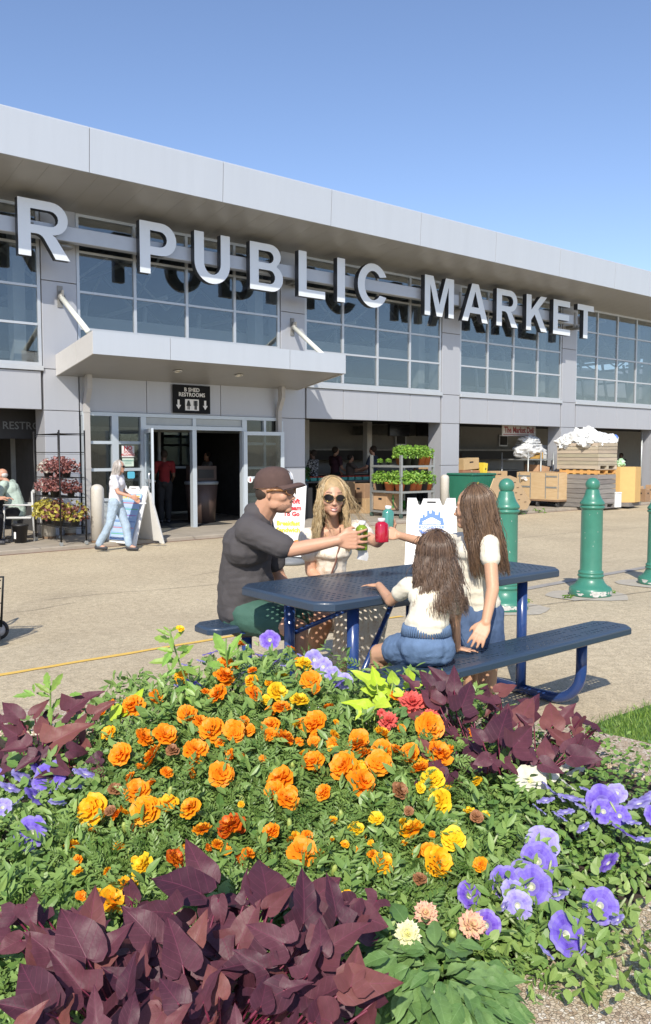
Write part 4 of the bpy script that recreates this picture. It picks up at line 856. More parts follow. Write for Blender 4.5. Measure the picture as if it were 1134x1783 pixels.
for (px,py,L,D,H,m,lab) in ((1112,873,.3,.35,.5,card,'small plain carton left of the slotted wooden one'),(1124,874,.3,.35,.42,card2,'small brown slotted carton standing by the last pier'),(1140,870,.3,.35,.5,card,'carton at the right edge by the last pier')):
    box_thing(GP(px,py),L,D,H,lab,m)
t=thing('drain_pipe','thin steel pipe running down inside the last opening','pipe',W(*[fac(1117,800,-.3)[0],.3],SW),FA); MB().tube([(0,0,0),(0,0,2.4)],.035,n=8).build('pipe',galv,t)
# tiny weeds along the pavement joint
wl=attr_leaf('weed_leaf',(.08,.2,.02),(.25,.42,.07))
def weeds(name,pts,r,n,size,label,seed=1):
    rr=random.Random(seed); V=[];Fc=[];ti=[]
    for p in pts:
        def fp(q): a=q.uniform(0,6.28); u=q.random()*r; return Vector((p[0]+math.cos(a)*u,p[1]+math.sin(a)*u*.6,p[2]+q.random()*r*.5)),Vector((0,0,1))
        v,f_,t_=leafcloud(n,fp,size,rr); k=len(V); V+=v; Fc+=[tuple(i+k for i in q) for q in f_]; ti+=t_
    tag(leafmesh(name,V,Fc,ti,wl),label,kind='stuff')
weeds('pavement_weeds',[atz(x,y,-.14) for x,y in ((1075,882),(1090,881),(1105,879),(1060,884),(940,893),(1035,887),(905,895))],.22,26,.05,'small weeds in the pavement joint')
weeds('bollard_weeds',[atz(x,y,gz(*atz(x,y)[:2])) for x,y in ((893,1052),(905,1040),(880,1062),(915,1048),(1062,1034),(990,1042))],.07,40,.022,'weeds at the foot of the green bollards',2)
# ================================================================ picnic table
tb_blue=M('coated_steel_blue',(.032,.055,.092),rough=.36,var=.05,vs=4,bump=.12,bs=160,coat=.12)
tb_tube=M('painted_tube_blue',(.022,.055,.19),rough=.25,var=.06,vs=6,coat=.4)
TL,TW,TH,BH,BO,BW=1.985,.771,.78,.49,.746,.13
def outline(x0,x1,y0,y1,c): return [(x0+c,y0),(x1-c,y0),(x1,y0+c),(x1,y1-c),(x1-c,y1),(x0+c,y1),(x0,y1-c),(x0,y0+c)]
def slab(name,x0,x1,y0,y1,z,ch,cell,rh,parent,skipx=None,skipy=None,edge=.05,drop=.045,bevr=.014):
    """perforated coated steel board: grid of cells (some with holes) trimmed to the chamfered outline, plus rolled rim"""
    q=MB(); r=bevr
    ix0,ix1,iy0,iy1=x0+r,x1-r,y0+r,y1-r
    nx=round((ix1-ix0-2*edge)/cell); ny=round((iy1-iy0-2*edge)/cell); cx=(ix1-ix0-2*edge)/nx; cy=(iy1-iy0-2*edge)/ny
    vid={}
    c=ch
    def inside(x,y,m=0.): 
        return min(x-ix0,ix1-x)+min(y-iy0,iy1-y)>=c+m
    def V(x,y):
        # pull points outside the chamfer onto it
        s=min(x-ix0,ix1-x)+min(y-iy0,iy1-y)
        if s<c:
            d=(c-s)/2; x=x+d if x-ix0<ix1-x else x-d; y=y+d if y-iy0<iy1-y else y-d
        k=(round(x,5),round(y,5))
        if k not in vid: vid[k]=len(q.v); q.v.append((x,y,z))
        return vid[k]
    X=[ix0]+[ix0+edge+i*cx for i in range(nx+1)]+[ix1]; Y=[iy0]+[iy0+edge+j*cy for j in range(ny+1)]+[iy1]
    for i in range(len(X)-1):
        for j in range(len(Y)-1):
            a,b,c_,d=X[i],X[i+1],Y[j],Y[j+1]; mx,my=(a+b)/2,(c_+d)/2
            cor=[(a,c_),(mx,c_),(b,c_),(b,my),(b,d),(mx,d),(a,d),(a,my)]
            if all(not inside(*p,1e-6) for p in cor): continue
            ids=[V(*p) for p in cor]
            u=[ids[0]]
            for t_ in ids[1:]:
                if t_!=u[-1]: u.append(t_)
            if u[0]==u[-1]: u=u[:-1]
            if len(set(u))<3: continue
            gi,gj=i-1,j-1
            hole=0<=gi<nx and 0<=gj<ny and all(inside(*p,.02) for p in cor) and not((skipx and (gi%skipx[0]) in skipx[1]) or (skipy and (gj%skipy[0]) in skipy[1]))
            if hole:
                k=len(q.v)
                for n_ in range(8): an=R(225+45*n_); q.v.append((mx+rh*math.cos(an),my+rh*math.sin(an),z))
                for n_ in range(8): q.v.append((q.v[k+n_][0],q.v[k+n_][1],z-.004))
                for n_ in range(8):
                    m_=(n_+1)%8; q.f.append((ids[n_],ids[m_],k+m_,k+n_)); q.f.append((k+n_,k+m_,k+8+m_,k+8+n_)); q.m+=[0,0]; q.sm+=[False,False]
            else: q.f.append(tuple(dict.fromkeys(u))); q.m.append(0); q.sm.append(False)
    # rim: rolled edge swept round the outline
    def ring(off,zz):
        o=outline(x0+off,x1-off,y0+off,y1-off,ch+off*.0+ (0 if off==0 else 0)); return [(a,b,zz) for a,b in o]
    prof=[(r,z),(r*.45,z-r*.12),(r*.12,z-r*.45),(0,z-r),(0,z-drop+r*.4),(r*.4,z-drop),(r*1.6,z-drop),(r*1.6,z-drop+.006)]
    k=len(q.v)
    for off,zz in prof: q.v+=[(a,b,c2) for a,b,c2 in ring(off,zz)]
    for i in range(len(prof)-1):
        for n_ in range(8): m_=(n_+1)%8; q.f.append((k+i*8+n_,k+i*8+8+n_,k+i*8+8+m_,k+i*8+m_)); q.m.append(0); q.sm.append(i<3)
    return q.build(name,tb_blue,parent)
TAB=thing('picnic_table','dark blue perforated steel picnic table with two attached benches and tube frame','picnic table',TC,TA)
slab('tabletop',-TL/2,TL/2,-TW/2,TW/2,TH,.075,.0405,.0104,TAB,skipx=(6,(5,)),edge=.04,drop=.05)
for sg,nm in ((-1,'near bench'),(1,'far bench')):
    slab('bench_seat',-TL/2,TL/2,sg*BO-BW,sg*BO+BW,BH,.06,.036,.0105,TAB,skipx=(6,(5,)),skipy=(5,(2,)),edge=.03,drop=.045)
for sx in (-.70,.70):
    r_=.032
    for sg in (-1,1):
        post=MB().tube([(sx,sg*.27,TH-.055),(sx,sg*.27,.0325)],r_,n=16).build('leg',tb_tube,TAB)
        arcp=[(sx,sg*(.70-.20+.20*math.cos(a)),.035+.20-.20*math.sin(a)) for a in [PI/2*k/8 for k in range(0,9)]]
        MB().tube([(sx,sg*.70,BH-.05)]+arcp+[(sx,sg*.02,.035)],r_,n=16).build('bench_support',tb_tube,TAB)
        MB().tube([(sx,sg*.27,TH-.3),(sx*.15,sg*.0+.0,TH-.06)],.014,n=8).build('brace',tb_tube,TAB) if sg==1 else MB().tube([(sx,sg*.27,.25),(sx*.15,0,TH-.06)],.016,n=8).build('brace',tb_tube,TAB)
        q=MB().box(sx-.10,sx+.10,sg*.70-.10,sg*.70+.10,BH-.049,BH-.044); q.build('mount_plate',tb_tube,TAB)
        q=MB().box(sx-.06,sx+.06,sg*.27-.06,sg*.27+.06,TH-.054,TH-.049); q.build('mount_plate',tb_tube,TAB)
    bx('cross_rail',tb_tube,TAB,sx-.02,sx+.02,-.33,.33,TH-.048,TH-.012)
    bx('seat_rail',tb_tube,TAB,sx-.02,sx+.02,-BO-.10,-BO+.10,BH-.043,BH-.012); bx('seat_rail',tb_tube,TAB,sx-.02,sx+.02,BO-.10,BO+.10,BH-.043,BH-.012)

# ================================================================ people
def skinm(name,c,c2=None): return M(name,c,rough=.48,var=.06,vs=9,sub=.06,bump=.05,bs=120,spec=.4)
sk_man=skinm('skin_man',(.56,.31,.20)); sk_wom=skinm('skin_woman',(.60,.34,.22)); sk_kid=skinm('skin_child',(.58,.335,.21)); sk_old=skinm('skin_old',(.52,.28,.19)); sk_dk=skinm('skin_dark',(.16,.09,.06))
def frame_of(fwd,up=(0,0,1)):
    f=Vector(fwd).normalized(); u=Vector(up); u=(u-f*u.dot(f)).normalized(); l=u.cross(f); return Matrix((f,l,u)).transposed()   # columns fwd,left,up
def limb(mb,pts,rs,n=12,steps=5):
    """rounded tapered chain"""
    P=[Vector(p) for p in pts]
    for i in range(len(P)-1):
        L=(P[i+1]-P[i]).length; k=max(2,int(L/.02)); 
        pp=[P[i].lerp(P[i+1],j/k) for j in range(k+1)]; rr_=[rs[i]+(rs[i+1]-rs[i])*(j/k) for j in range(k+1)]
        mb.tube(pp,rr_,n=n)
    for p,r in zip(P,rs): mb.ball(p,r,n=n)
def head(mb,c,fwd,up=(0,0,1),s=1.,female=False,open_=.0):
    F=frame_of(fwd,up); c=Vector(c)
    def E(x,y,z,rx,ry,rz,n=14): mb.ball(c+F@Vector((x*s,y*s,z*s)),(rx*s,ry*s,rz*s),rot=F,n=n)
    E(-.012,0,.035,.098,.077,.088,20); E(.018,0,.0,.078,.070,.085,18)
    E(.030,0,-.052,.062,.054 if not female else .050,.052,16); E(.068,0,-.088,.024,.026,.020)                   # jaw, chin
    for y in (-1,1):
        E(.052,y*.040,-.018,.030,.024,.028); E(-.005,y*.076,-.005,.012,.007,.028); E(.064,y*.030,.034,.018,.026,.010); E(.012,y*.050,-.055,.035,.014,.03); E(.086,y*.012,-.032,.010,.009,.008)
    E(.088,0,-.008,.014,.011,.022); E(.100,0,-.027,.014,.013,.011); E(.082,0,.012,.014,.011,.03)                # nose
    E(.078,0,-.054,.016,.024,.010); E(.076,0,-.068,.014,.020,.008)
    return F
def hand(mb,w,d,pn,thumb,L=.18,curl=(.3,.3,.3,.3),tc=.3,spread=.12,fat=1.):
    """w wrist, d direction of the palm, pn direction the palm faces, thumb=side direction of the thumb"""
    w=Vector(w); d=Vector(d).normalized(); pn=Vector(pn); pn=(pn-d*pn.dot(d)).normalized(); s=Vector(thumb); s=(s-d*s.dot(d)-pn*s.dot(pn)).normalized()
    pl_=L*.50; pw=L*.21
    for k in range(5):
        a=-1+k*.5
        mb.tube([w+s*(a*pw*.55)+d*.0,w+s*(a*pw*.9)+d*pl_*.5,w+s*(a*pw)+d*pl_],[L*.075,L*.085,L*.065],n=8)
    fl=(.40,.46,.43,.34); pos=(.9,.3,-.3,-.88)
    for i in range(4):
        b=w+s*(pos[i]*pw)+d*pl_*.95; dd=(d+s*(pos[i]*spread)).normalized(); c_=curl[i]; pts=[b]; an=0
        for seg,fr in enumerate((.42,.32,.26)):
            an+=c_*(1.0 if seg else .8); v=dd*math.cos(an)+pn*math.sin(an); pts.append(pts[-1]+v*(L*fl[i]*fr*1.12))
        limb(mb,pts,[L*.052*fat,L*.048*fat,L*.044*fat,L*.037*fat],n=8)
    b=w+s*pw*.7+d*pl_*.18; v1=(s*.75+d*.75+pn*.25*tc).normalized(); v2=(s*(.55-.5*tc)+d*.9+pn*.9*tc).normalized(); v3=(s*(.3-.8*tc)+d*.8+pn*1.2*tc).normalized()
    limb(mb,[b,b+v1*L*.20,b+v1*L*.20+v2*L*.17,b+v1*L*.20+v2*L*.17+v3*L*.13],[L*.075,L*.06,L*.052,L*.042],n=8)
def person(label,loc,group=None): return thing('person',label,'person',loc,0,group)
def put(name,me,mat,par,label=None):
    me.transform(Matrix.Translation(-par.location)); o=link(name,me,mat,par)
    if label: o['label']=label
    return o
def strands(paths,rad,rnd,sides=3,taper=.35,flat=1.):
    """paths: list of point lists -> one mesh arrays with a tint per strand"""
    V=[];F=[];ti=[];
    for pts in paths:
        pts=np.array(pts); n=len(pts); t=np.gradient(pts,axis=0); t/=np.linalg.norm(t,axis=1)[:,None]+1e-9
        up=np.cross(t,np.array([.3,.2,.9])); up/=np.linalg.norm(up,axis=1)[:,None]+1e-9; sd=np.cross(t,up)
        r=rad*rnd.uniform(.6,1.3)*np.concatenate([np.linspace(.7,1,n//3),np.ones(n-n//3-n//3),np.linspace(1,taper,n//3)])
        k=len(V)
        for i in range(n):
            for j in range(sides):
                a=2*PI*j/sides; V.append(pts[i]+up[i]*math.cos(a)*r[i]+sd[i]*math.sin(a)*r[i]*flat)
        c=rnd.random()
        for i in range(n-1):
            for j in range(sides): m=(j+1)%sides; F.append((k+i*sides+j,k+i*sides+m,k+(i+1)*sides+m,k+(i+1)*sides+j)); ti.append(c)
    return V,F,ti
def hairmat(name,c0,c1,c2,rough=.38):
    m=bpy.data.materials.new(name); m.use_nodes=True; t=m.node_tree; p=t.nodes['Principled BSDF']; L=t.links.new
    a=nd(t,'ShaderNodeAttribute'); a.attribute_name='tint'; r=nd(t,'ShaderNodeValToRGB'); e=r.color_ramp.elements; e[0].color=(*c0,1); e[1].color=(*c2,1); e.new(.5).color=(*c1,1)
    L(a.outputs['Fac'],r.inputs[0]); L(r.outputs[0],p.inputs['Base Color']); p.inputs['Roughness'].default_value=rough; p.inputs['Anisotropic'].default_value=.5
    return m
def hair(name,c,F,s,mat,par,seed,n,length,gap,rad=.0024,wave=.010,wf=9.,fall=(.085,.10),part=.0,front_fall=True,top=(.100,.086,.100),back=-.0,strayn=30,wind=None,lift=.0,shell=True):
    """curtain of strands: roots near the parting, over the scalp, then hanging. gap=half angle (rad) left open at the face"""
    rr=random.Random(seed); c=np.array(c); Fm=np.array(F)
    paths=[]
    for k in range(n+strayn):
        stray=k>=n
        az=rr.uniform(gap,2*PI-gap)
        if rr.random()<.25: az=gap+abs(rr.gauss(0,.25)); az=az if rr.random()<.5 else 2*PI-az
        lay=rr.uniform(-.004,.010)+(.012 if stray else 0); ln=length*rr.uniform(.72,1.04); ph=rr.uniform(0,6.28); ph2=rr.uniform(0,6.28); w_=wave*rr.uniform(.6,1.4)
        N=22; pts=[]; z=None
        clump=math.floor(az*8+lay*300)/8.; phc=clump*7.1
        side=math.sin(az)
        for i in range(N+1):
            u=i/N; d=u*(ln)
            arc=.155*s
            if d<arc:                                      # on the scalp
                th=(d/arc)*(PI/2); sx=(top[0]+lay)*s; sy=(top[1]+lay)*s; sz=(top[2]+lay)*s
                x=math.sin(th)*math.cos(az)*sx-.012*s; y=math.sin(th)*math.sin(az)*sy+part*s*math.cos(th); zz=math.cos(th)*sz+.022*s
            else:
                h=d-arc; k2=min(1,h/.25)
                rx=(top[0]+lay)*(1-k2)+(fall[0]+lay)*k2; ry=(top[1]+lay)*(1-k2)+(fall[1]+lay)*k2
                a2=az
                x=math.cos(a2)*rx*s-.012*s-back*h; y=math.sin(a2)*ry*s; zz=.022*s-h
                w0=w_*min(1,h/.08)
                x+=w0*math.sin(h*2*PI*wf+phc+ph*.25)*math.cos(az); y+=w0*math.sin(h*2*PI*wf+phc+ph*.25)*math.sin(az)+w0*.5*math.cos(h*2*PI*wf*.6+ph2)
            if stray: x+=rr.gauss(0,.003)+.02*u*math.cos(ph); y+=rr.gauss(0,.003)+.02*u*math.sin(ph); zz+=.015*u*math.sin(ph2)
            p=Fm@np.array([x,y,0])+np.array([0,0,0]); up=Fm@np.array([0,0,1.]); 
            if zz>0: p=p+up*zz
            else: p=p+np.array([0,0,zz])
            if wind is not None and stray: p=p+np.array(wind)*u*u
            pts.append(c+p)
        paths.append(pts)
    V,Fc,ti=strands(paths,rad,rr)
    V=[v-np.array(par.location) for v in V]
    o=leafmesh(name,V,Fc,ti,mat,par,smooth=True)
    return o
def sunglasses(par,c,F,s,frame,lens,r=(.026,.021),white=None,y0=.034):
    c=Vector(c)-par.location; q=MB()
    def gl(a,y,g=1.,d=0.): lat=y0+r[0]*g*math.cos(a); return Vector(((.108-.42*max(0,lat-.012)+d)*s,y*lat*s,(.010+r[1]*g*math.sin(a))*s))
    for y in (-1,1):
        ring=[c+F@gl(2*PI*k/16,y) for k in range(17)]
        q.tube(ring,.0019*s if frame is gold else .003*s,n=6)
        q.tube([c+F@gl(.3,y),c+F@Vector((.02*s,y*.084*s,.018*s)),c+F@Vector((-.012*s,y*.086*s,.008*s))],(.0062 if frame is brownf else .0030)*s,n=6)
    q.tube([c+F@gl(PI-.3,-1),c+F@Vector((.109*s,0,.018*s)),c+F@gl(PI-.3,1)],.0025*s,n=6)
    o=q.build('sunglasses',frame,par)
    for y in (-1,1):
        vs=[c+F@gl(0,y,0,.003)]+[c+F@gl(2*PI*k/16,y,1.,.0005) for k in range(16)]
        MB().add(vs,[(0,k+1,(k+1)%16+1) for k in range(16)],smooth=True).build('lens',lens,o)
    return o
def mouth(par,c,F,s,lipm,w=.026,smile=.010,teeth=True,x0=.0955,z0=-.060):
    c=Vector(c)-par.location; 
    def crv(dz,dx=0,k=9,ww=w): return [c+F@Vector(((x0+dx-1.6*abs(t)**2.2*.016)*s, t*ww*s,(z0+dz+smile*abs(t)**1.8)*s)) for t in [-1+2*i/(k-1) for i in range(k)]]
    taper=[.0010*s]+[.0025*s]*7+[.0010*s]
    q=MB().tube(crv(.0045,.002),taper,n=8); q.tube(crv(-.0105 if teeth else -.003,.0),[r*1.25 for r in taper],n=8); q.build('lips',lipm,par)
    if teeth:
        a=crv(.003,-.0005,9,w*.85); b=crv(-.0085,-.0015,9,w*.8); MB().add(a+b,[(i,i+1,10+i,9+i) for i in range(8)],smooth=True).build('teeth',M('teeth_white',(.80,.77,.70),rough=.3,var=0),par)
gold=M('gold_wire',(.38,.27,.10),rough=.25,metal=.9,var=0); lensd=M('dark_lens',(.012,.010,.012),rough=.16,var=0,spec=.35); brownf=M('amber_frame',(.30,.14,.05),rough=.25,var=.2,vs=60)
# ---------------------------------------------------------------- the man in the cap
def PY(x,y,Y): return atY(x,y,Y)
def mk_man():
    t=person('man in a brown cap, sunglasses and charcoal tee reaching out with a green juice bottle',T(-.70,.746,BH)); t.location=T(-.70,.746,0)
    hip=PY(428,1062,5.02); mid=PY(424,1010,5.0); ch=PY(432,955,4.96); nb=PY(453,897,4.93); hc=PY(480,857,4.88); hF=Vector((.93,-.34,-.02))
    sR=PY(434,924,4.77); sL=PY(454,914,5.13)
    mb=MB()
    F=head(mb,hc,hF,(-.06,0,1),1.13)
    limb(mb,[ch,nb+Vector((.01,0,0)),hc-Vector((.02,0,.03))],[.10,.074,.068]); limb(mb,[sR,nb+Vector((0,0,-.02)),sL],[.055,.06,.055])
    limb(mb,[hip,mid,ch],[.14,.125,.13])
    eR=PY(506,958,4.66); wR=PY(590,941,4.62)
    limb(mb,[sR,sR.lerp(eR,.5),eR,eR.lerp(wR,.35),wR],[.058,.050,.041,.042,.029])
    hand(mb,wR,Vector((.95,.10,.02)),Vector((-.02,.99,-.0)),Vector((-.15,.0,1)),L=.20,curl=(.32,.30,.34,.40),tc=.55,spread=.25)
    eL=PY(486,1004,5.22); wL=PY(521,1052,5.10)
    limb(mb,[sL,eL,wL],[.055,.042,.029]); hand(mb,wL,Vector((.6,-.2,-.5)),Vector((0,0,-1)),Vector((.3,-1,0)),L=.18,curl=(.4,.4,.4,.4))
    kR=PY(520,1096,4.72); aR=PY(512,1190,4.70); kL=PY(566,1078,5.16); aL=PY(528,1160,5.25)
    aR.z=.13; aL.z=.12
    limb(mb,[hip+Vector((0,-.09,-.0)),kR,kR.lerp(aR,.35),aR],[.078,.060,.060,.040]); limb(mb,[hip+Vector((0,.09,0)),kL,kL.lerp(aL,.35),aL],[.078,.060,.060,.040])
    for a in (aR,aL): limb(mb,[a,a+Vector((.03,-.02,-.07)),a+Vector((.17,-.07,-.085))],[.042,.040,.030])
    put('body',remesh(mb,.0062,3),sk_man,t)
    # tee
    sh=MB(); limb(sh,[hip+Vector((-.0,0,-.0)),mid,ch,ch.lerp(nb,.45)],[.172,.158,.152,.115]); sh.ball(ch+Vector((0,-.02,.02)),(.155,.215,.14)); sh.ball(mid+Vector((.02,0,-.02)),(.17,.18,.17)); sh.ball(hip+Vector((0,0,.0)),(.175,.19,.11))
    limb(sh,[sR,nb+Vector((-.02,0,-.045)),sL],[.088,.088,.088]); sh.ball(nb+Vector((-.015,0,-.035)),(.088,.10,.062)); sh.ball(nb+Vector((-.06,0,-.10)),(.11,.16,.10)); sh.ball(PY(449,887,4.93),(.078,.085,.045)); hem=sR.lerp(eR,.80); limb(sh,[sR+Vector((-.0,0,0)),hem],[.084,.074]); limb(sh,[sL,sL.lerp(eL,.7)],[.082,.072])
    put('tee_shirt',remesh(sh,.0085,5,fold=.011,fs=9,seed=3,aniso=(.6,1,1.3)),M('charcoal_cotton',(.072,.066,.068),rough=.92,var=.08,vs=5,bump=.25,bs=180),t)
    st=MB(); st.ball(hip+Vector((.02,0,-.05)),(.17,.185,.10)); limb(st,[hip+Vector((.02,-.09,-.02)),hip.lerp(kR,.66)],[.118,.102]); limb(st,[hip+Vector((.02,.09,-.02)),hip.lerp(kL,.66)],[.118,.102])
    put('shorts',remesh(st,.0085,4,fold=.009,fs=12,seed=8),M('green_shorts',(.045,.115,.085),rough=.8,var=.08,bump=.2,bs=150),t)
    # sneakers
    for a in (aR,aL): q=MB(); limb(q,[a+Vector((-.04,.01,-.075)),a+Vector((.10,-.05,-.085)),a+Vector((.18,-.075,-.09))],[.046,.042,.034]); put('shoe',remesh(q,.007,3),M('shoe_white',(.6,.6,.58),rough=.6),t)
    # short dark hair under the cap and stubble
    q=MB(); q.ball(hc+F@Vector((-.050,0,-.005)),(.074,.080,.066),rot=F,n=18); put('hair',q.mesh('hair'),M('hair_dark',(.035,.022,.015),rough=.8,var=.2,vs=80),t)
    q=MB(); q.ball(hc+F@Vector((.036,0,-.070)),(.066,.0602,.052),rot=F,n=18); put('stubble',q.mesh('stubble'),M('stubble',(.34,.19,.125),rough=.8,var=.18,vs=160,ramp=(.4,.6)),t)
    # cap
    q=MB(); X=Matrix.Translation(hc)@F.to_4x4()@Matrix.Rotation(R(-5),4,'Y')@Matrix.Scale(1.12,4)
    prof=[(.100,.028),(.101,.05),(.097,.078),(.083,.105),(.058,.125),(.028,.134),(.004,.136)]
    vs=[];fs=[]; n=28
    for r_,z in prof:
        for k in range(n): a=2*PI*k/n; vs.append((r_*1.06*math.cos(a)-.008,r_*.86*math.sin(a),z))
    for i in range(len(prof)-1):
        for k in range(n): j=(k+1)%n; fs.append((i*n+k,i*n+j,i*n+n+j,i*n+n+k))
    q.add([X@Vector(v) for v in vs],fs,smooth=True)
    capm=M('brown_corduroy',(.085,.050,.042),rough=.9,var=.12,vs=30,bump=.3,bs=200)
    me=q.mesh('cap'); capo=put('cap',me,capm,t)
    # brim: curved tongue with thickness
    vs=[];fs=[]; nu,nv=14,5
    for top_ in (0,1):
        for v in range(nv+1):
            for u in range(nu+1):
                a=(-1+2*u/nu)*1.15; base=Vector((.100*math.cos(a)*1.06-.008,.086*math.sin(a),.030)); ext=v/nv*.072*math.cos(a*.78)
                vs.append(base+Vector((ext,0,-.02*(math.sin(a)**2)*(v/nv)-.004*v/nv+.004*top_+.012*math.sin(v/nv*PI)*math.cos(a))))
    m=(nv+1)*(nu+1)
    for tp in (0,1):
        for v in range(nv):
            for u in range(nu): k=tp*m+v*(nu+1)+u; fs.append((k,k+1,k+nu+2,k+nu+1) if tp else (k,k+nu+1,k+nu+2,k+1))
    for u in range(nu): k=nv*(nu+1)+u; fs.append((k,k+1,m+k+1,m+k))
    q=MB().add([X@Vector(v) for v in vs],fs,smooth=True); me=q.mesh('brim'); me.transform(Matrix.Translation(-t.location)); link('brim',me,capm,capo)
    q=MB().add([X@Vector(v) for v in ((.100,-.018,.062),(.100,.018,.062),(.094,.02,.09),(.086,.012,.104),(.09,-.002,.092),(.085,-.012,.104),(.094,-.02,.09))],[(0,1,2,3,4,5,6)]); me=q.mesh('emblem'); me.transform(Matrix.Translation(-t.location)); link('emblem',me,sgn_w,capo)
    q=MB().tube([X@Vector((-.112,y,.03)) for y in (-.02,0,.02)],.006,n=6); me=q.mesh('strap'); me.transform(Matrix.Translation(-t.location)); link('strap',me,capm,capo)
    sunglasses(t,hc,F,1.13,brownf,M('rose_lens',(.10,.035,.035),rough=.08,var=0,spec=.8),r=(.029,.019))
    q=MB().tube([hc+F@Vector((.094,y*.033*1.02,.012+.0)) for y in (-1,1)],.001,n=4)
    mouth(t,hc,F,1.13,M('lip_man',(.45,.18,.14),rough=.5,var=0),w=.025,smile=.011,x0=.089)
    MB().tube([hc-t.location+F@Vector((.100,k*.010,-.053)) for k in (-2,-1,0,1,2)],.004,n=6).build('moustache',M('stubble_dark',(.10,.06,.04),rough=.9,var=.2,vs=100),t)
    for y in (-1,1): MB().tube([hc-t.location+F@Vector((.094-.006*k,y*(.018+.011*k),.045+.004*math.sin(k))) for k in range(4)],.0035,n=5).build('eyebrow',M('hair_dark',(.035,.022,.015)),t)
    return t,wR
man,wR=mk_man()
def bottle(name,label,P,h,w,juice,cap,tilt=(0,0),rz=.5,capclear=False):
    t=thing(name,label,'bottle',P,rz); t.rotation_euler=(tilt[0],tilt[1],rz)
    body=glassy=M(juice[0],juice[1],rough=.12,var=.03,coat=.6,sub=0,spec=.6)
    q=MB(); prof=[(.30,0),(.36,.012),(.37,.05),(.37,.72),(.33,.79),(.22,.84),(.185,.86)]
    vs=[];fs=[];n=24
    for r_,z in prof:
        for k in range(n):
            a=2*PI*k/n; ex=4 if z<.75 else 2.4; cc,ss_=math.cos(a),math.sin(a); d=(abs(cc)**ex+abs(ss_)**ex)**(-1/ex)*r_*1.05; vs.append((d*cc*h*.9,d*ss_*h*.9,z*h))
    vs=[(x*w/(h*.7),y*w/(h*.7),z) for x,y,z in vs]
    for i in range(len(prof)-1):
        for k in range(n): j=(k+1)%n; fs.append((i*n+k,i*n+j,i*n+n+j,i*n+n+k))
    fs.append(tuple(range(n-1,-1,-1))); q.add(vs,fs,smooth=True); q.build('juice_body',body,t)
    rn=.20*w/(.7)*1.0
    MB().lathe([(rn*.95,.855*h),(rn*1.1,.865*h),(rn*1.12,.985*h),(rn*.9,1.0*h),(.001,1.0*h)],n=20).build('cap',cap,t)
    return t
gp=wR+Vector((.135,.045,-.045)); capw=M('bottle_cap',(.78,.79,.80),rough=.35,var=0)
P1=atY(629,958,4.70); bottle('juice_bottle','small bottle of green juice with white cap in the man\'s hand',P1,.168,.062,('green_juice',(.20,.30,.015)),capw,tilt=(0,.04))
P2=atY(665,944,4.62); bottle('juice_bottle','small bottle of deep red juice held out by the standing girl',P2,.135,.066,('red_juice',(.42,.006,.03)),M('clear_cap',(.72,.66,.68),rough=.2,var=0),tilt=(0,-.02))
P3=atY(674.5,922,4.92); bottle('juice_bottle','small bottle of teal green juice with white cap in the woman\'s hand',P3,.142,.060,('teal_juice',(.07,.27,.22)),capw,tilt=(0,.05))
t=thing('paper_napkin','crumpled white napkin hanging below the man\'s hand','napkin',atY(630,955,4.70),0)
q=MB(); q.add([(.02*i-.03+.01*math.sin(j),.006*math.sin(i*2+j),-.02*j-.004*i) for j in range(4) for i in range(4)],[(j*4+i,j*4+i+4,j*4+i+5,j*4+i+1) for j in range(3) for i in range(3)],smooth=True); q.build('napkin',M('napkin_white',(.72,.72,.72),rough=.9,trl=.3),t)
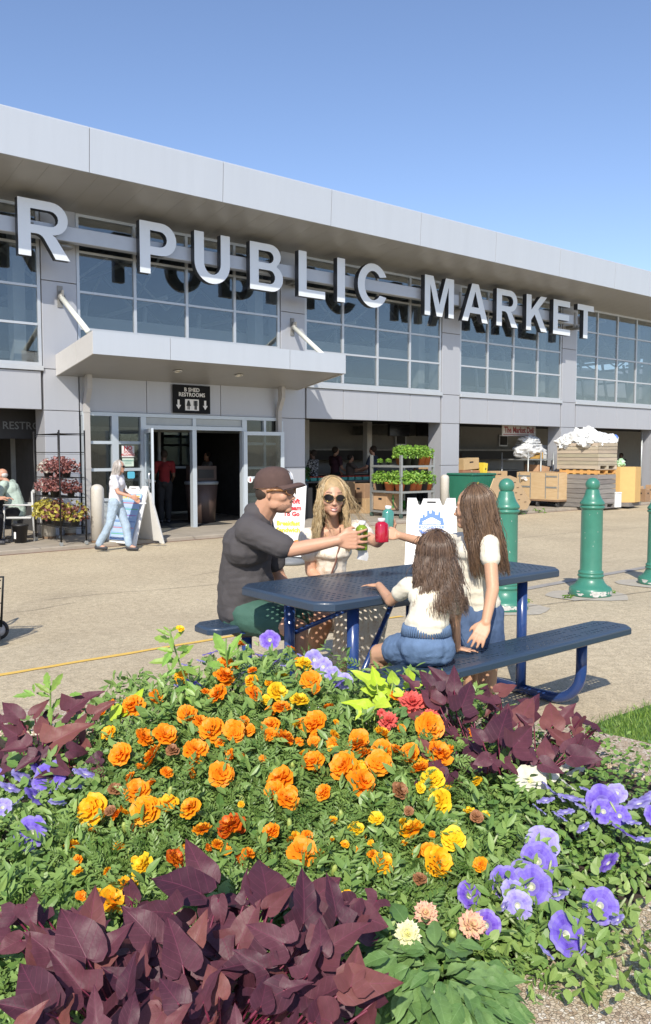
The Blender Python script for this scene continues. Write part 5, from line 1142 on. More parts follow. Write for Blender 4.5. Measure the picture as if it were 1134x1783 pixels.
# ---------------------------------------------------------------- the woman
def mk_woman():
    t=person('smiling blonde woman in round sunglasses and cream dress raising a teal bottle',T(.0,.746,0))
    hip=PY(578,1066,5.47); mid=PY(576,1010,5.47); ch=PY(576,960,5.45); nb=PY(578,918,5.43); hc=PY(578,868,5.36); hF=Vector((.16,-.98,-.02))
    sR=PY(539,938,5.42); sL=PY(620,926,5.44)
    mb=MB(); F=head(mb,hc,hF,(.04,0,1),1.02,female=True); mb.ball(hc+F@Vector((.03,0,-.045)),(.055,.058,.05),rot=F,n=16)
    limb(mb,[ch,nb,hc-Vector((0,-.02,.03))],[.085,.048,.046]); limb(mb,[sR,nb+Vector((0,0,-.025)),sL],[.043,.05,.043]); limb(mb,[hip,mid,ch],[.13,.09,.10]); mb.ball(ch+Vector((0,.01,.03)),(.125,.08,.09))
    eL=PY(657,944,5.20); wL=PY(681,925,5.0); limb(mb,[sL,eL,wL],[.046,.036,.025])
    hand(mb,wL,Vector((.22,-.35,.75)),Vector((-.65,-.1,.1)),Vector((-.3,-.9,.2)),L=.155,curl=(.75,.75,.8,.8),tc=.9)
    eR=PY(541,995,5.42); wR_=PY(578,1030,5.25); limb(mb,[sR,eR,wR_],[.045,.036,.026]); hand(mb,wR_,Vector((.8,-.4,-.2)),Vector((0,0,-1)),Vector((0,-1,0)),L=.16)
    kR=PY(610,1070,5.02); kL=PY(650,1062,5.15); aR=PY(600,1180,5.0); aL=PY(640,1170,5.1); aR.z=aL.z=.09
    for k,a in ((kR,aR),(kL,aL)): limb(mb,[hip+Vector((.02,-.02,-.02)),k,k.lerp(a,.35),a],[.09,.06,.055,.034]); limb(mb,[a,a+Vector((.04,-.12,-.055))],[.034,.026])
    put('body',remesh(mb,.0058,3),sk_wom,t)
    floral=M('floral_cotton',(.74,.68,.58),rough=.9,var=.0,vs=28,col2=(.60,.47,.34),ramp=(.52,.66),bump=.2,bs=200)
    sh=MB(); limb(sh,[mid+Vector((0,0,-.10)),mid,ch],[.108,.098,.112]); sh.ball(ch+Vector((0,-.02,.0)),(.140,.108,.085)); sh.ball(ch+Vector((.0,-.045,-.01)),(.115,.09,.055)); 
    for s_,e_ in ((sR,eR),(sL,eL)): limb(sh,[s_+Vector((0,0,.005)),s_.lerp(e_,.42)],[.072,.066]); sh.ball(s_.lerp(e_,.15)+Vector((0,0,.012)),.078)
    put('dress_bodice',remesh(sh,.0065,4,fold=.006,fs=16,seed=5,aniso=(.6,.6,1.6)),floral,t)
    sk=MB(); sk.ball(hip,(.185,.16,.13)); lap=hip.lerp(kR.lerp(kL,.5),.6); sk.ball(lap,(.19,.17,.11)); 
    for f_ in (0,.2,.4,.6,.8,1.): 
        k0=kR.lerp(kL,f_); a0=aR.lerp(aL,f_); limb(sk,[hip.lerp(k0,.5),k0+Vector((0,0,.0)),k0.lerp(a0,.5)+Vector((.0,.03,0)),k0.lerp(a0,.86)+Vector((.03*(f_-.4)*6,.05,0))],[.10,.092,.085,.075])
    put('skirt',remesh(sk,.010,4,fold=.022,fs=9,seed=2,aniso=(1.6,1.6,.35)),floral,t)
    bl=hairmat('blonde_hair',(.30,.20,.10),(.52,.38,.20),(.74,.60,.37))
    hair('hair',hc,F,1.02,bl,t,7,3200,.50,.86,rad=.0013,wave=.008,wf=8,fall=(.085,.112),part=.0,back=.0,strayn=60,wind=(.13,.05,.10),top=(.102,.084,.104))
    q=MB(); q.ball(hc+F@Vector((-.008,0,.050)),(.088,.085,.082),rot=F,n=20); put('scalp_hair',q.mesh('scalp'),M('hair_root',(.40,.28,.14),rough=.6,var=.25,vs=60),t)
    sunglasses(t,hc,F,1.02,gold,lensd,r=(.0295,.0225),y0=.036)
    mouth(t,hc,F,1.02,M('lip_pink',(.55,.22,.19),rough=.35,var=0),w=.028,smile=.012)
    for y in (-1,1): MB().tube([hc-t.location+F@Vector((.097-.006*k,y*(.017+.011*k),.043+.004*math.sin(k))) for k in range(4)],.0022,n=5).build('eyebrow',M('brow_brown',(.16,.09,.05)),t)
    q=MB(); q.ball(hc+F@Vector((-.03,.088,.03)),(.014,.008,.03),rot=F,n=10); put('hair_clip',q.mesh('hair_clip'),sgn_w,t)
    st=M('strap_brown',(.24,.12,.09),rough=.6,var=.05); q=MB()
    pts=[nb+Vector((.055,-.035,.0)),ch+Vector((.055,-.115,.04)),ch+Vector((.03,-.13,-.06)),mid+Vector((-.01,-.12,.02)),mid+Vector((-.04,-.12,-.1))]; q.tube(pts,.009,n=6,flat=.35)
    b_=thing('shoulder_strap','thin brown bag strap across the blonde woman\'s cream bodice','bag',nb); me=q.mesh('strap'); me.transform(Matrix.Translation(-b_.location)); link('strap',me,st,b_)
    q=MB(); q.box(-.09,.09,-.03,.03,-.12,0,bev=.01); link('pouch',q.mesh('pouch'),st,b_,loc=tuple(mid+Vector((-.05,-.1,-.1))-b_.location))
    q=MB().tube([nb-t.location+Vector((.045*math.cos(a),-.05+.02*math.sin(a)-.0,-.035+.03*math.sin(a))) for a in [PI+PI*k/10 for k in range(11)]],.0012,n=4); q.build('necklace',gold,t)
mk_woman()
# ---------------------------------------------------------------- the small girl on the near bench
cream_t=M('cream_jersey',(.78,.72,.58),rough=.9,var=.03,vs=6,bump=.15,bs=220); denim=M('denim_blue',(.115,.185,.31),rough=.9,var=.16,vs=14,bump=.3,bs=260); denim2=M('denim_mid',(.07,.115,.21),rough=.9,var=.2,vs=10,bump=.3,bs=260)
brn=hairmat('brown_hair',(.070,.042,.028),(.12,.074,.048),(.20,.125,.080)); brn2=hairmat('chestnut_hair',(.085,.050,.031),(.145,.088,.053),(.25,.155,.09))
def mk_small():
    hip=PY(741,1122,3.92); mid=PY(744,1086,3.92); ch=PY(752,1042,3.94); nb=PY(758,1010,3.96); hc=PY(757,968,4.02)
    t=person('small long haired girl in cream tee and denim shorts seated with her back turned',Vector((hip.x,hip.y,0)))
    mb=MB(); hF=Vector((-.20,.97,.02)); F=head(mb,hc,hF,(0,0,1),.94)
    limb(mb,[ch,nb,hc-Vector((0,.0,.04))],[.075,.045,.042]); sL=PY(712,1020,4.0); sR=PY(797,1028,3.95)
    limb(mb,[sL,nb+Vector((0,0,-.025)),sR],[.04,.045,.04]); limb(mb,[hip,mid,ch],[.10,.082,.082])
    eL=PY(680,1046,4.10); wL=PY(660,1035,4.34); wL.z=TH+.028; limb(mb,[sL,eL,wL],[.036,.029,.021]); hand(mb,wL,Vector((-.55,.6,-.04)),Vector((0,0,-1)),Vector((.6,.5,0)),L=.118,curl=(.10,.08,.1,.12),tc=.2,spread=.3)
    eR=PY(792,1085,4.02); wR_=PY(796,1122,4.14); wR_.z=BH+.03; limb(mb,[sR,eR,wR_],[.036,.028,.021]); hand(mb,wR_,Vector((.9,.2,-.1)),Vector((0,0,-1)),Vector((0,-1,0)),L=.115,curl=(.1,.1,.1,.1),tc=.1)
    kL=PY(660,1138,4.12); aL=kL+Vector((.02,.12,-.36)); kR=PY(750,1120,4.22); aR=kR+Vector((0,.1,-.38))
    for k,a in ((kL,aL),(kR,aR)): limb(mb,[hip+Vector((0,0,-.01)),k,k.lerp(a,.35),a],[.078,.048,.046,.03]); limb(mb,[a,a+Vector((-.02,.12,-.03))],[.03,.024])
    put('body',remesh(mb,.0052,3),sk_kid,t)
    sh=MB(); limb(sh,[mid+Vector((0,0,-.0)),mid.lerp(ch,.5),ch],[.104,.096,.098]); sh.ball(mid,(.110,.084,.055)); sh.ball(ch+Vector((0,0,.01)),(.115,.08,.07)); limb(sh,[sL,nb+Vector((0,0,-.04)),sR],[.046,.052,.046]); limb(sh,[sL,sL.lerp(eL,.5)],[.046,.042]); limb(sh,[sR,sR.lerp(eR,.5)],[.046,.042])
    put('tee_shirt',remesh(sh,.0055,4,fold=.004,fs=16,seed=4,aniso=(.35,.5,1.8)),cream_t,t)
    st=MB(); st.ball(hip+Vector((0,0,-.01)),(.138,.115,.098)); limb(st,[hip+Vector((-.03,0,-.015)),hip.lerp(kL,.62)],[.094,.075]); limb(st,[hip+Vector((.05,0,-.015)),hip.lerp(kR,.5)],[.094,.078])
    put('denim_shorts',remesh(st,.006,4,fold=.008,fs=16,seed=6),denim,t)
    q=MB(); c0=hip+Vector((.004,0,.085))-t.location
    for k in range(60): a=2*PI*k/60; x,y=.112*math.cos(a),.090*math.sin(a); q.tube([c0+Vector((x*1.05,y*1.05,-.035)),c0+Vector((x,y,0)),c0+Vector((x*.96,y*.96,.014))],.0055,n=5)
    q.build('gathered_waistband',denim,t)
    hair('hair',hc,F,.96,brn,t,12,3400,.43,.50,rad=.0013,wave=.009,wf=8,fall=(.108,.130),part=.0,back=.28,strayn=50)
    q=MB(); q.ball(hc+F@Vector((-.018,0,.024)),(.092,.084,.094),rot=F,n=20); put('scalp_hair',q.mesh('scalp'),M('brown_root',(.06,.036,.024),rough=.7,var=.2,vs=60),t)
    return t
mk_small()
# ---------------------------------------------------------------- the taller girl standing between bench and table
def mk_tall():
    hip=PY(838,1072,4.55); mid=PY(830,1022,4.52); ch=PY(824,965,4.50); nb=PY(824,930,4.50); hc=PY(824,886,4.47)
    t=person('taller girl with long brown hair, cream tee and jeans standing between bench and table',Vector((hip.x,hip.y,0)))
    mb=MB(); hF=Vector((-.90,.42,-.05)); F=head(mb,hc,hF,(0,0,1),.98,female=True)
    limb(mb,[ch,nb,hc-Vector((0,.0,.04))],[.075,.043,.042]); sR=PY(852,948,4.36); sL=PY(800,943,4.66)
    limb(mb,[sL,nb+Vector((0,0,-.03)),sR],[.04,.045,.04]); limb(mb,[hip,mid,ch],[.115,.09,.09])
    eR=PY(858,1026,4.26); wR_=PY(846,1084,4.15); limb(mb,[sR,eR,wR_],[.040,.034,.024]); 
    hand(mb,wR_,Vector((-.12,-.10,-.20)),Vector((.2,.9,-.2)),Vector((-1,.0,-.1)),L=.145,curl=(.16,.14,.16,.2),tc=.25,spread=.2,fat=1.25)
    eL=PY(752,948,4.75); wL=PY(694,932,4.66); limb(mb,[sL,eL,wL],[.038,.031,.022]); hand(mb,wL,Vector((-.8,-.1,.12)),Vector((-.1,.9,-.3)),Vector((-.2,-.1,1)),L=.125,curl=(.8,.8,.8,.8),tc=.5)
    kR=PY(850,1150,4.52); kL=PY(822,1148,4.72); aR=kR+Vector((.0,.03,-.33)); aL=kL+Vector((0,.03,-.33))
    for k,a in ((kR,aR),(kL,aL)): limb(mb,[hip+Vector((0,0,-.03)),k,k.lerp(a,.35),a],[.092,.056,.052,.032]); limb(mb,[a,a+Vector((-.12,.05,-.03))],[.032,.026])
    put('body',remesh(mb,.0055,3),sk_kid,t)
    sh=MB(); limb(sh,[hip+Vector((-.01,0,.065)),mid,ch],[.118,.100,.100]); sh.ball(ch+Vector((0,0,.01)),(.105,.128,.08)); limb(sh,[sL,nb+Vector((0,0,-.045)),sR],[.054,.058,.056]); limb(sh,[sR,sR.lerp(eR,.30)],[.054,.054]); limb(sh,[sL,sL.lerp(eL,.45)],[.054,.050])
    put('tee_shirt',remesh(sh,.006,4,fold=.0045,fs=16,seed=14,aniso=(.4,.5,1.7)),cream_t,t)
    st=MB(); st.ball(hip,(.128,.128,.12)); limb(st,[hip+Vector((0,-.05,-.03)),hip.lerp(kR,.8)],[.112,.095]); limb(st,[hip+Vector((0,.05,-.03)),hip.lerp(kL,.8)],[.112,.095]); limb(st,[hip+Vector((-.07,-.05,.04)),hip+Vector((-.11,-.06,-.14))],[.06,.07])
    put('jeans',remesh(st,.007,4,fold=.010,fs=12,seed=16,aniso=(1,1,.6)),denim2,t)
    hair('hair',hc,F,.98,brn2,t,22,3400,.52,.98,rad=.0013,wave=.005,wf=5,fall=(.112,.108),back=.20,strayn=50,top=(.104,.086,.104))
    q=MB(); q.ball(hc+F@Vector((-.022,0,.026)),(.088,.078,.090),rot=F,n=20); put('scalp_hair',q.mesh('scalp'),M('brown_root',(.06,.036,.024)),t)
    mouth(t,hc,F,.93,M('lip_kid',(.55,.22,.20),rough=.4,var=0),w=.022,smile=.009)
    for y in (-1,1):
        q=MB(); q.ball(hc-t.location+F@Vector((.078,y*.032,.012)),(.008,.011,.007),rot=F,n=12); q.build('eye',M('eye_white',(.7,.68,.66),rough=.2,var=0),t)
        q=MB(); q.ball(hc-t.location+F@Vector((.0845,y*.032,.012)),(.003,.006,.006),rot=F,n=10); q.build('iris',M('iris_brown',(.05,.025,.012),rough=.1,var=0),t)
        MB().tube([hc-t.location+F@Vector((.086-.006*k,y*(.016+.010*k),.036+.003*math.sin(k))) for k in range(4)],.002,n=5).build('eyebrow',M('brow_brown',(.16,.09,.05)),t)
mk_tall()
# ---------------------------------------------------------------- simpler people
def stander(label,P,face,H,top,bottom,skin,hairm,arms=(0,0),longhair=0,group=None,vox=.011,walk=0,lean=0,cap=None,apron=None):
    """standing figure. arms: forward bend angle of the right/left upper arm"""
    t=person(label,P,group); f=Vector((math.cos(face),math.sin(face),0)); l=Vector((-f.y,f.x,0)); u=Vector((0,0,1)); k=H/1.7; P=Vector(P)
    O=lambda a,b,c: P+f*(a*k)+l*(b*k)+u*(c*k)
    hip=O(0,0,.92); ch=O(lean*.6,0,1.28); nb=O(lean,0,1.43); hc=O(lean*1.3+.02,0,1.58)
    mb=MB(); F=head(mb,hc,f,(0,0,1),k*.96); limb(mb,[ch,nb,hc-u*.03],[.10*k,.05*k,.05*k]); limb(mb,[hip,ch],[.12*k,.11*k])
    sh=MB(); limb(sh,[hip+u*.02,O(lean*.3,0,1.1),ch],[.135*k,.125*k,.128*k]); sh.ball(ch,(.15*k,.15*k,.14*k)); pt=MB(); pt.ball(hip,(.14*k,.15*k,.12*k))
    for i,sg in enumerate((-1,1)):
        s_=O(lean*.8,sg*.18,1.38); a=arms[i]; e=s_+(f*math.sin(a)-u*math.cos(a)+l*sg*.15)*(.28*k); w_=e+(f*math.sin(a+.9)-u*math.cos(a+.9)-l*sg*.1)*(.25*k)
        limb(mb,[nb-u*.02,s_,e,w_],[.05*k,.048*k,.038*k,.027*k]); hand(mb,w_,(w_-e),-l*sg,f,L=.17*k,curl=(.4,.4,.4,.4))
        limb(sh,[nb-u*.05,s_,s_.lerp(e,.6)],[.07*k,.07*k,.06*k])
        st=walk*sg; kn=O(.20*st+.03,sg*.09,.50); an=O(.36*st+(-.10 if st<0 else 0),sg*.08,.09 if st>=0 else .11)
        limb(mb,[hip+l*sg*.08*k,kn,an],[.08*k,.055*k,.04*k]); limb(mb,[an,an+f*.13*k-u*.045*k],[.04*k,.03*k]); limb(pt,[hip+l*sg*.08*k,kn,kn.lerp(an,.9)],[.105*k,.078*k,.068*k])
        q=MB(); limb(q,[an+f*-.03*k-u*.04*k,an+f*.15*k-u*.055*k],[.045*k,.036*k]); q2=q.mesh('shoe')
        if skin is not None: put('shoe',q2,M('shoe_dark',(.04,.04,.045),rough=.6),t)
    put('body',remesh(mb,vox,2),skin,t); put('shirt',remesh(sh,vox,4,fold=.012,fs=9,seed=1),top,t); put('trousers',remesh(pt,vox,4,fold=.012,fs=9,seed=2),bottom,t)
    if hairm:
        q=MB(); q.ball(hc+F@Vector((-.025*k,0,.035*k)),(.098*k,.084*k,.095*k),rot=F,n=14); put('hair',q.mesh('hair'),hairm,t)
    return t,hc,F,O,k
black_c=M('black_cloth',(.02,.02,.022),rough=.9,var=.1); 
gh=M('hair_dark',(.035,.022,.015))
navy=M('navy_cloth',(.04,.055,.09),rough=.9,var=.1); maroon=M('maroon_cloth',(.06,.02,.03),rough=.9,var=.1)
for lab,px,yy,face,H,top,skin,arm in (
    ('person in a black and white patterned shirt at the left edge of the opening',546,2.2,FA+2,1.68,M('patterned_shirt',(.03,.03,.03),rough=.9,var=0,vs=30,col2=(.5,.5,.5),ramp=(.5,.56)),sk_dk,(.3,.3)),
    ('man in a dark maroon tee turned right before the white cabinet',584,3.1,FA+0,1.78,maroon,sk_old,(.2,.2)),
    ('vendor in a brown top leaning over the fruit table',610,2.7,FA-.4,1.55,M('brown_cloth',(.12,.09,.075),rough=.9),sk_old,(.9,.9)),
    ('customer in a navy blue tee seen from behind inside the opening',650,2.0,FA+2.0,1.80,navy,sk_old,(.4,.4)),
    ('person in a grey sleeveless top behind the herb cart',735,3.0,FA+1.0,1.6,M('grey_tank',(.30,.31,.32),rough=.9),sk_old,(.5,.5)),
    ('person in dark clothes behind the green bin, deep in the third opening',800,3.1,FA+3,1.6,black_c,sk_dk,(.2,.4)),
    ('person in dark clothes deep in the last opening on the right',1082,3.0,FA+3,1.6,black_c,sk_dk,(.3,.4))):
    s_,_=fac(px,800,-yy); stander(lab,W(s_,yy,SW),face,H,top,black_c,skin,gh,arms=arm)
s_,_=fac(286,800,-1.3); stander('person in a bright red tee and black trousers just inside the left doorway',W(s_,1.3,SW),FA+1.2,1.66,M('red_cloth',(.20,.012,.015),rough=.9),black_c,sk_dk,gh,arms=(.1,.1))
s_,_=fac(362,800,-3.1); stander('person in a pale tee deep inside the right doorway',W(s_,3.1,SW),FA+3,1.62,M('pale_cloth',(.22,.22,.24),rough=.9),black_c,sk_old,gh,arms=(.6,.6))
# walking woman with long grey hair
P=atz(203,959,-.14); lt_den=M('light_denim',(.36,.46,.56),rough=.9,var=.14,vs=12,bump=.2,bs=200)
wk,hc,F,O,k=stander('woman with long grey hair, white tee and pale jeans walking past the folding board',P,-.12,1.52,M('white_tee',(.66,.66,.70),rough=.9,var=.03),lt_den,sk_old,None,arms=(.35,.15),vox=.0085,walk=.62,lean=.05)
ghm=hairmat('grey_hair',(.24,.21,.19),(.48,.44,.40),(.70,.66,.62)); hair('hair',hc,F,.88,ghm,wk,31,700,.46,.75,rad=.004,wave=.006,wf=4,fall=(.085,.085),back=.25,strayn=15)
q=MB(); q.ball(hc+F@Vector((-.022,0,.026)),(.082,.072,.084),rot=F,n=16); put('scalp_hair',q.mesh('scalp'),M('grey_root',(.34,.31,.28),rough=.8),wk)
sunglasses(wk,hc,F,.88,ink,lensd)
t=thing('paper_bundle','folded white papers held low in the walking woman\'s hands','paper',wk.location+Vector((.42,-.12,.80)),.2); MB().box(0,.12,0,.09,0,.02,bev=.004).build('paper',sgn_w,t)
# ---------------- seated men at the left edge
ch_m=M('plastic_chair_grey',(.52,.53,.52),rough=.5,var=.04)
Pc=atz(38,940,SW); Pc.z=SW
t=thing('arm_chair','pale plastic armchair of the older man at the left edge','chair',Pc,2.95)
q=MB().box(-.24,.24,-.24,.24,.40,.44,bev=.012); q.build('seat',ch_m,t)
q=MB(); 
for k_ in range(5): q.box(-.22+.09*k_,-.16+.09*k_,-.30,-.27,.46,.86)
q.build('back_slats',ch_m,t); MB().box(-.25,.25,-.31,-.26,.86,.93,bev=.01).build('backrest',ch_m,t)
for sx in (-1,1):
    MB().box(sx*.27-.025,sx*.27+.025,-.28,.24,.64,.67,bev=.008).build('armrest',ch_m,t)
    for sy in (-.27,.22): MB().tube([(sx*.27,sy,.64 if sy>0 else .9),(sx*.29,sy*1.1,0)],.018,n=6).build('leg',ch_m,t)
t.rotation_euler=(0,0,PI/2+.1)
def seated(label,P,face,H,top,bottom,skin,hat=False,hairm=None,seat=.45,leanf=.10,scale=1):
    t=person(label,P); f=Vector((math.cos(face),math.sin(face),0)); l=Vector((-f.y,f.x,0)); u=Vector((0,0,1)); P=Vector(P); O=lambda a,b,c: P+f*a+l*b+u*c
    hip=O(0,0,seat+.11); ch=O(leanf,0,seat+.50); nb=O(leanf*1.6,0,seat+.64); hc=O(leanf*2+.05,0,seat+.76)
    mb=MB(); F=head(mb,hc,f*1.+u*-.25,(0,0,1),1.); limb(mb,[hip,ch,nb,hc-u*.03],[.14,.13,.055,.05]); sh=MB(); limb(sh,[hip,ch],[.17,.155]); sh.ball(ch,(.16,.18,.16)); pt=MB(); pt.ball(hip,(.16,.17,.12))
    for sg in (-1,1):
        s_=O(leanf*1.5,sg*.2,seat+.60); e=s_+f*.12-u*.26+l*sg*.04; w_=e+f*.26+u*.02-l*sg*.05
        limb(mb,[s_,e,w_],[.05,.042,.03]); hand(mb,w_,f,-u,-l*sg,L=.18); limb(sh,[nb-u*.05,s_,s_.lerp(e,.7)],[.08,.08,.07])
        kn=O(.45,sg*.12,seat+.06); an=O(.42,sg*.12,.09); limb(mb,[hip,kn,an],[.09,.06,.04]); limb(pt,[hip+l*sg*.08,kn,kn.lerp(an,.9)],[.12,.085,.07]); q=MB(); limb(q,[an-u*.04-f*.04,an+f*.16-u*.05],[.045,.036]); put('shoe',q.mesh('shoe'),M('shoe_dark',(.04,.04,.045)),t)
    put('body',remesh(mb,.010,2),skin,t); put('shirt',remesh(sh,.011,4,fold=.014,fs=8),top,t); put('trousers',remesh(pt,.011,4),bottom,t)
    if hairm: q=MB(); q.ball(hc+F@Vector((-.045,0,.0)),(.062,.082,.055),rot=F,n=14); put('hair',q.mesh('hair'),hairm,t)
    if hat: q=MB(); q.lathe([(.17,.03),(.16,.045),(.10,.05),(.095,.12),(.06,.14),(.0,.145)],n=20,X=Matrix.Translation(hc+u*.02)); put('straw_hat',q.mesh('hat'),M('straw',(.62,.52,.34),rough=.9,var=.1,vs=60),t)
    return t
seated('balding older man in a pale green short sleeved shirt seated in the pale armchair',Pc+Vector((-.08,0,0)),PI,1.7,M('pale_green_shirt',(.42,.52,.46),rough=.9,var=.06,vs=30),black_c,sk_old,hairm=M('white_hair',(.6,.58,.55),rough=.9),seat=.42)
P=atz(5,948,SW)+Vector((-.55,-.0,0)); P.z=SW; seated('man in a straw hat and black clothes seated across, cut by the left edge',P,.1,1.7,black_c,black_c,sk_old,hat=True,seat=.44)
t=thing('black_bucket','black plastic bucket with a white label beside the armchair','bucket',Vector((*atz(36,945,SW)[:2],SW)),0)
t.location=Vector((*atz(36,945,SW)[:2],SW)); MB().lathe([(.10,0),(.135,.30),(.145,.30),(.145,.33),(.125,.33)],n=20).build('pail',blackp,t); MB().add([(-.12*math.cos(a)*1.0,-.12*math.sin(a)-.01,z) for z in (.08,.2) for a in (.9,1.1,1.3)],[(0,1,4,3),(1,2,5,4)]).build('label',sgn_w,t)
# ---------------- coleus rack
PR=Vector((*atz(107,951,SW)[:2],SW)); wire=M('black_wire',(.015,.015,.016),rough=.4,metal=.4,var=0)
rz_=FA
rk=thing('plant_rack','tall black wire shelf rack of colourful leaf plants by the second pier','plant rack',PR,rz_)
RL,RD=.45,1.2
Pq=[(0,0),(RL,0),(0,RD),(RL,RD)]
for x,y in Pq:
    MB().tube([(x,y,.06),(x,y,1.98)],.014,n=6).build('post',wire,rk); MB().lathe([(.035,-.012),(.035,.012)],n=12,X=Matrix.Translation((x,y,.035))@Matrix.Rotation(PI/2,4,'X')).build('caster',galv,rk)
for z in (.315,.82,1.16,1.6,1.92):
    q=MB().tube([(0,0,z),(RL,0,z)],.007,n=5).tube([(0,RD,z),(RL,RD,z)],.007,n=5).tube([(0,0,z),(0,RD,z)],.007,n=5).tube([(RL,0,z),(RL,RD,z)],.007,n=5).tube([(0,0,z-.03),(RL,0,z-.03)],.004,n=4).tube([(0,RD,z-.03),(RL,RD,z-.03)],.004,n=4)
    if z!=1.6:
        for k_ in range(14): y=RD*(k_+.5)/14; q.tube([(0,y,z),(RL,y,z)],.0035,n=3)
    q.build('wire_shelf',wire,rk)
col_leaf={'pink':attr_leaf('coleus_pink',(.20,.06,.06),(.58,.32,.30)),'dark':attr_leaf('coleus_dark',(.09,.02,.02),(.30,.11,.09)),'yellow':attr_leaf('coleus_yellow',(.30,.26,.03),(.62,.55,.12)),'white':attr_leaf('caladium_white',(.45,.42,.36),(.72,.66,.58))}
Xk=Matrix.Translation(PR)@Matrix.Rotation(rz_,4,'Z'); rr=random.Random(9)
def potplant(x,y,z,kind,sc,lab,trail=0):
    def fp(r):
        a=r.uniform(0,6.28); u=r.random()**.5; h=r.random(); return Vector((math.cos(a)*u*.20,math.sin(a)*u*.20,.08+.30*h*(1-.5*u)-trail*u*.2)),Vector((math.cos(a)*u,math.sin(a)*u-.4,.7))
    sc*=.98; t=thing('leafy_pot_plant',lab,'pot plant',Xk@Vector((x,y,z)),0,'colourful leaf plants on the wire rack'); t.scale=(sc,)*3
    o=bpy.data.objects.new('pot',potm.copy()); o.data.materials.clear(); o.data.materials.append(blackp); COL.objects.link(o); o.parent=t
    rr=random.Random(int(x*91+z*57)+len(lab)); n=0
    for kk in kind:
        V,Fc,ti=leafcloud(int(150/len(kind))+40,fp,.048,rr,elong=1.3,up=.4); leafmesh('foliage',V,Fc,ti,col_leaf[kk],t)
for x,y,z,kind,sc,lab in ((.2,.2,1.17,('dark','pink'),1.1,'dark red leaved plant at the near end of the top filled shelf'),(.2,.55,1.17,('pink','dark'),1.15,'bushy wine and pink plant in the middle of the top filled shelf'),(.15,.85,1.17,('white','pink'),1.0,'white and pink leaved plant trailing left on the top filled shelf'),(.2,1.12,1.17,('white',),.9,'pale leaved plant at the far left end of the top filled shelf'),
    (.25,.15,.83,('dark',),1.0,'speckled red plant at the near end of the middle shelf'),(.1,.45,.83,('pink','dark'),1.15,'pink splashed plant in the centre of the middle shelf'),(.2,.8,.83,('dark','white'),1.05,'wine leaved plant left of centre on the middle shelf'),(.15,1.1,.83,('pink',),1.0,'soft pink plant at the far left end of the middle shelf'),
    (.3,.12,.325,('dark','yellow'),1.3,'deep red spiky plant at the near end of the lowest shelf'),(.1,.35,.325,('yellow','dark'),1.35,'tall yellow leaved plant at the near corner of the lowest shelf'),(.2,.7,.325,('dark','pink'),1.25,'dark red plant in the middle of the lowest shelf'),(.1,.9,.325,('yellow',),1.4,'bright yellow green plant left of centre on the lowest shelf'),(.2,1.15,.325,('yellow','pink'),1.3,'yellow and pink plant at the far left end of the lowest shelf')):
    potplant(x,y,z,kind,sc,lab)
# ---------------- hand cart at the left edge
P=Vector((*atz(-12,1096)[:2],0)); P.z=gz(P.x,P.y); t=thing('shopping_cart','two wheeled folding shopping trolley cut by the left edge','trolley',P,.15)
cm=M('cart_tube',(.03,.035,.035),rough=.35,metal=.5,var=0)
q=MB(); 
q.tube([(.03,-.10,.12),(.06,-.10,.52),(.05,-.10,.57),(.0,-.10,.585),(-.38,-.10,.585)],.011,n=8)
q.tube([(.03,.16,.12),(.06,.16,.56),(-.38,.16,.56)],.011,n=8)
for z in (.2,.33,.46,.53): q.tube([(.04,-.10,z),(-.38,-.10,z)],.005,n=5).tube([(.04,.16,z),(-.38,.16,z)],.005,n=5)
for x in (-.3,-.2,-.1,0): q.tube([(x,-.10,.15),(x,-.10,.56)],.004,n=5).tube([(x,.16,.15),(x,.16,.56)],.004,n=5)
q.build('frame',cm,t)
q=MB().box(-.37,.02,-.09,.15,.14,.50); q.build('liner',M('cart_liner',(.05,.055,.07),rough=.9),t)
MB().tube([(-.37,-.10,.55),(-.40,-.10,.95),(-.42,.03,1.02),(-.40,.16,.95),(-.37,.16,.55)],.013,n=8).build('push_handle',cm,t)
for y in (-.13,.19):
    w_=MB().tube([(.075*math.cos(2*PI*k/20),y,.075*math.sin(2*PI*k/20)+.09) for k in range(21)],.016,n=8).build('tyre',ink,t); MB().lathe([(.0,-.01),(.065,-.008),(.065,.008),(0,.01)],n=16,X=Matrix.Translation((0,y,.09))@Matrix.Rotation(PI/2,4,'X')).build('rim',M('rim_white',(.6,.6,.6),rough=.5),t)
# ================================================================ flower bed
def sm(t): t=min(1,max(0,t)); return t*t*(3-2*t)
inner=[(-2.6,.9),(-.9,.95),(-.1,1.15),(.22,1.66),(.42,2.10),(.78,2.36),(1.2,2.66),(1.42,3.0),(1.36,3.43),(1.19,3.68),(.6,3.95),(-.6,4.05),(-1.8,4.0),(-2.6,3.9)]
def chaikin(p,n):
    for _ in range(n):
        q=[]
        for i in range(len(p)): a=p[i]; b=p[(i+1)%len(p)]; q+=[(a[0]*.75+b[0]*.25,a[1]*.75+b[1]*.25),(a[0]*.25+b[0]*.75,a[1]*.25+b[1]*.75)]
        p=q
    return p
ring=chaikin(inner,3)
def inpoly(x,y,P):
    c=False; j=len(P)-1
    for i in range(len(P)):
        if (P[i][1]>y)!=(P[j][1]>y) and x<(P[j][0]-P[i][0])*(y-P[i][1])/(P[j][1]-P[i][1])+P[i][0]: c=not c
        j=i
    return c
soil=M('bed_soil',(.055,.038,.027),rough=1,var=.35,vs=25,bump=.8,bs=60)
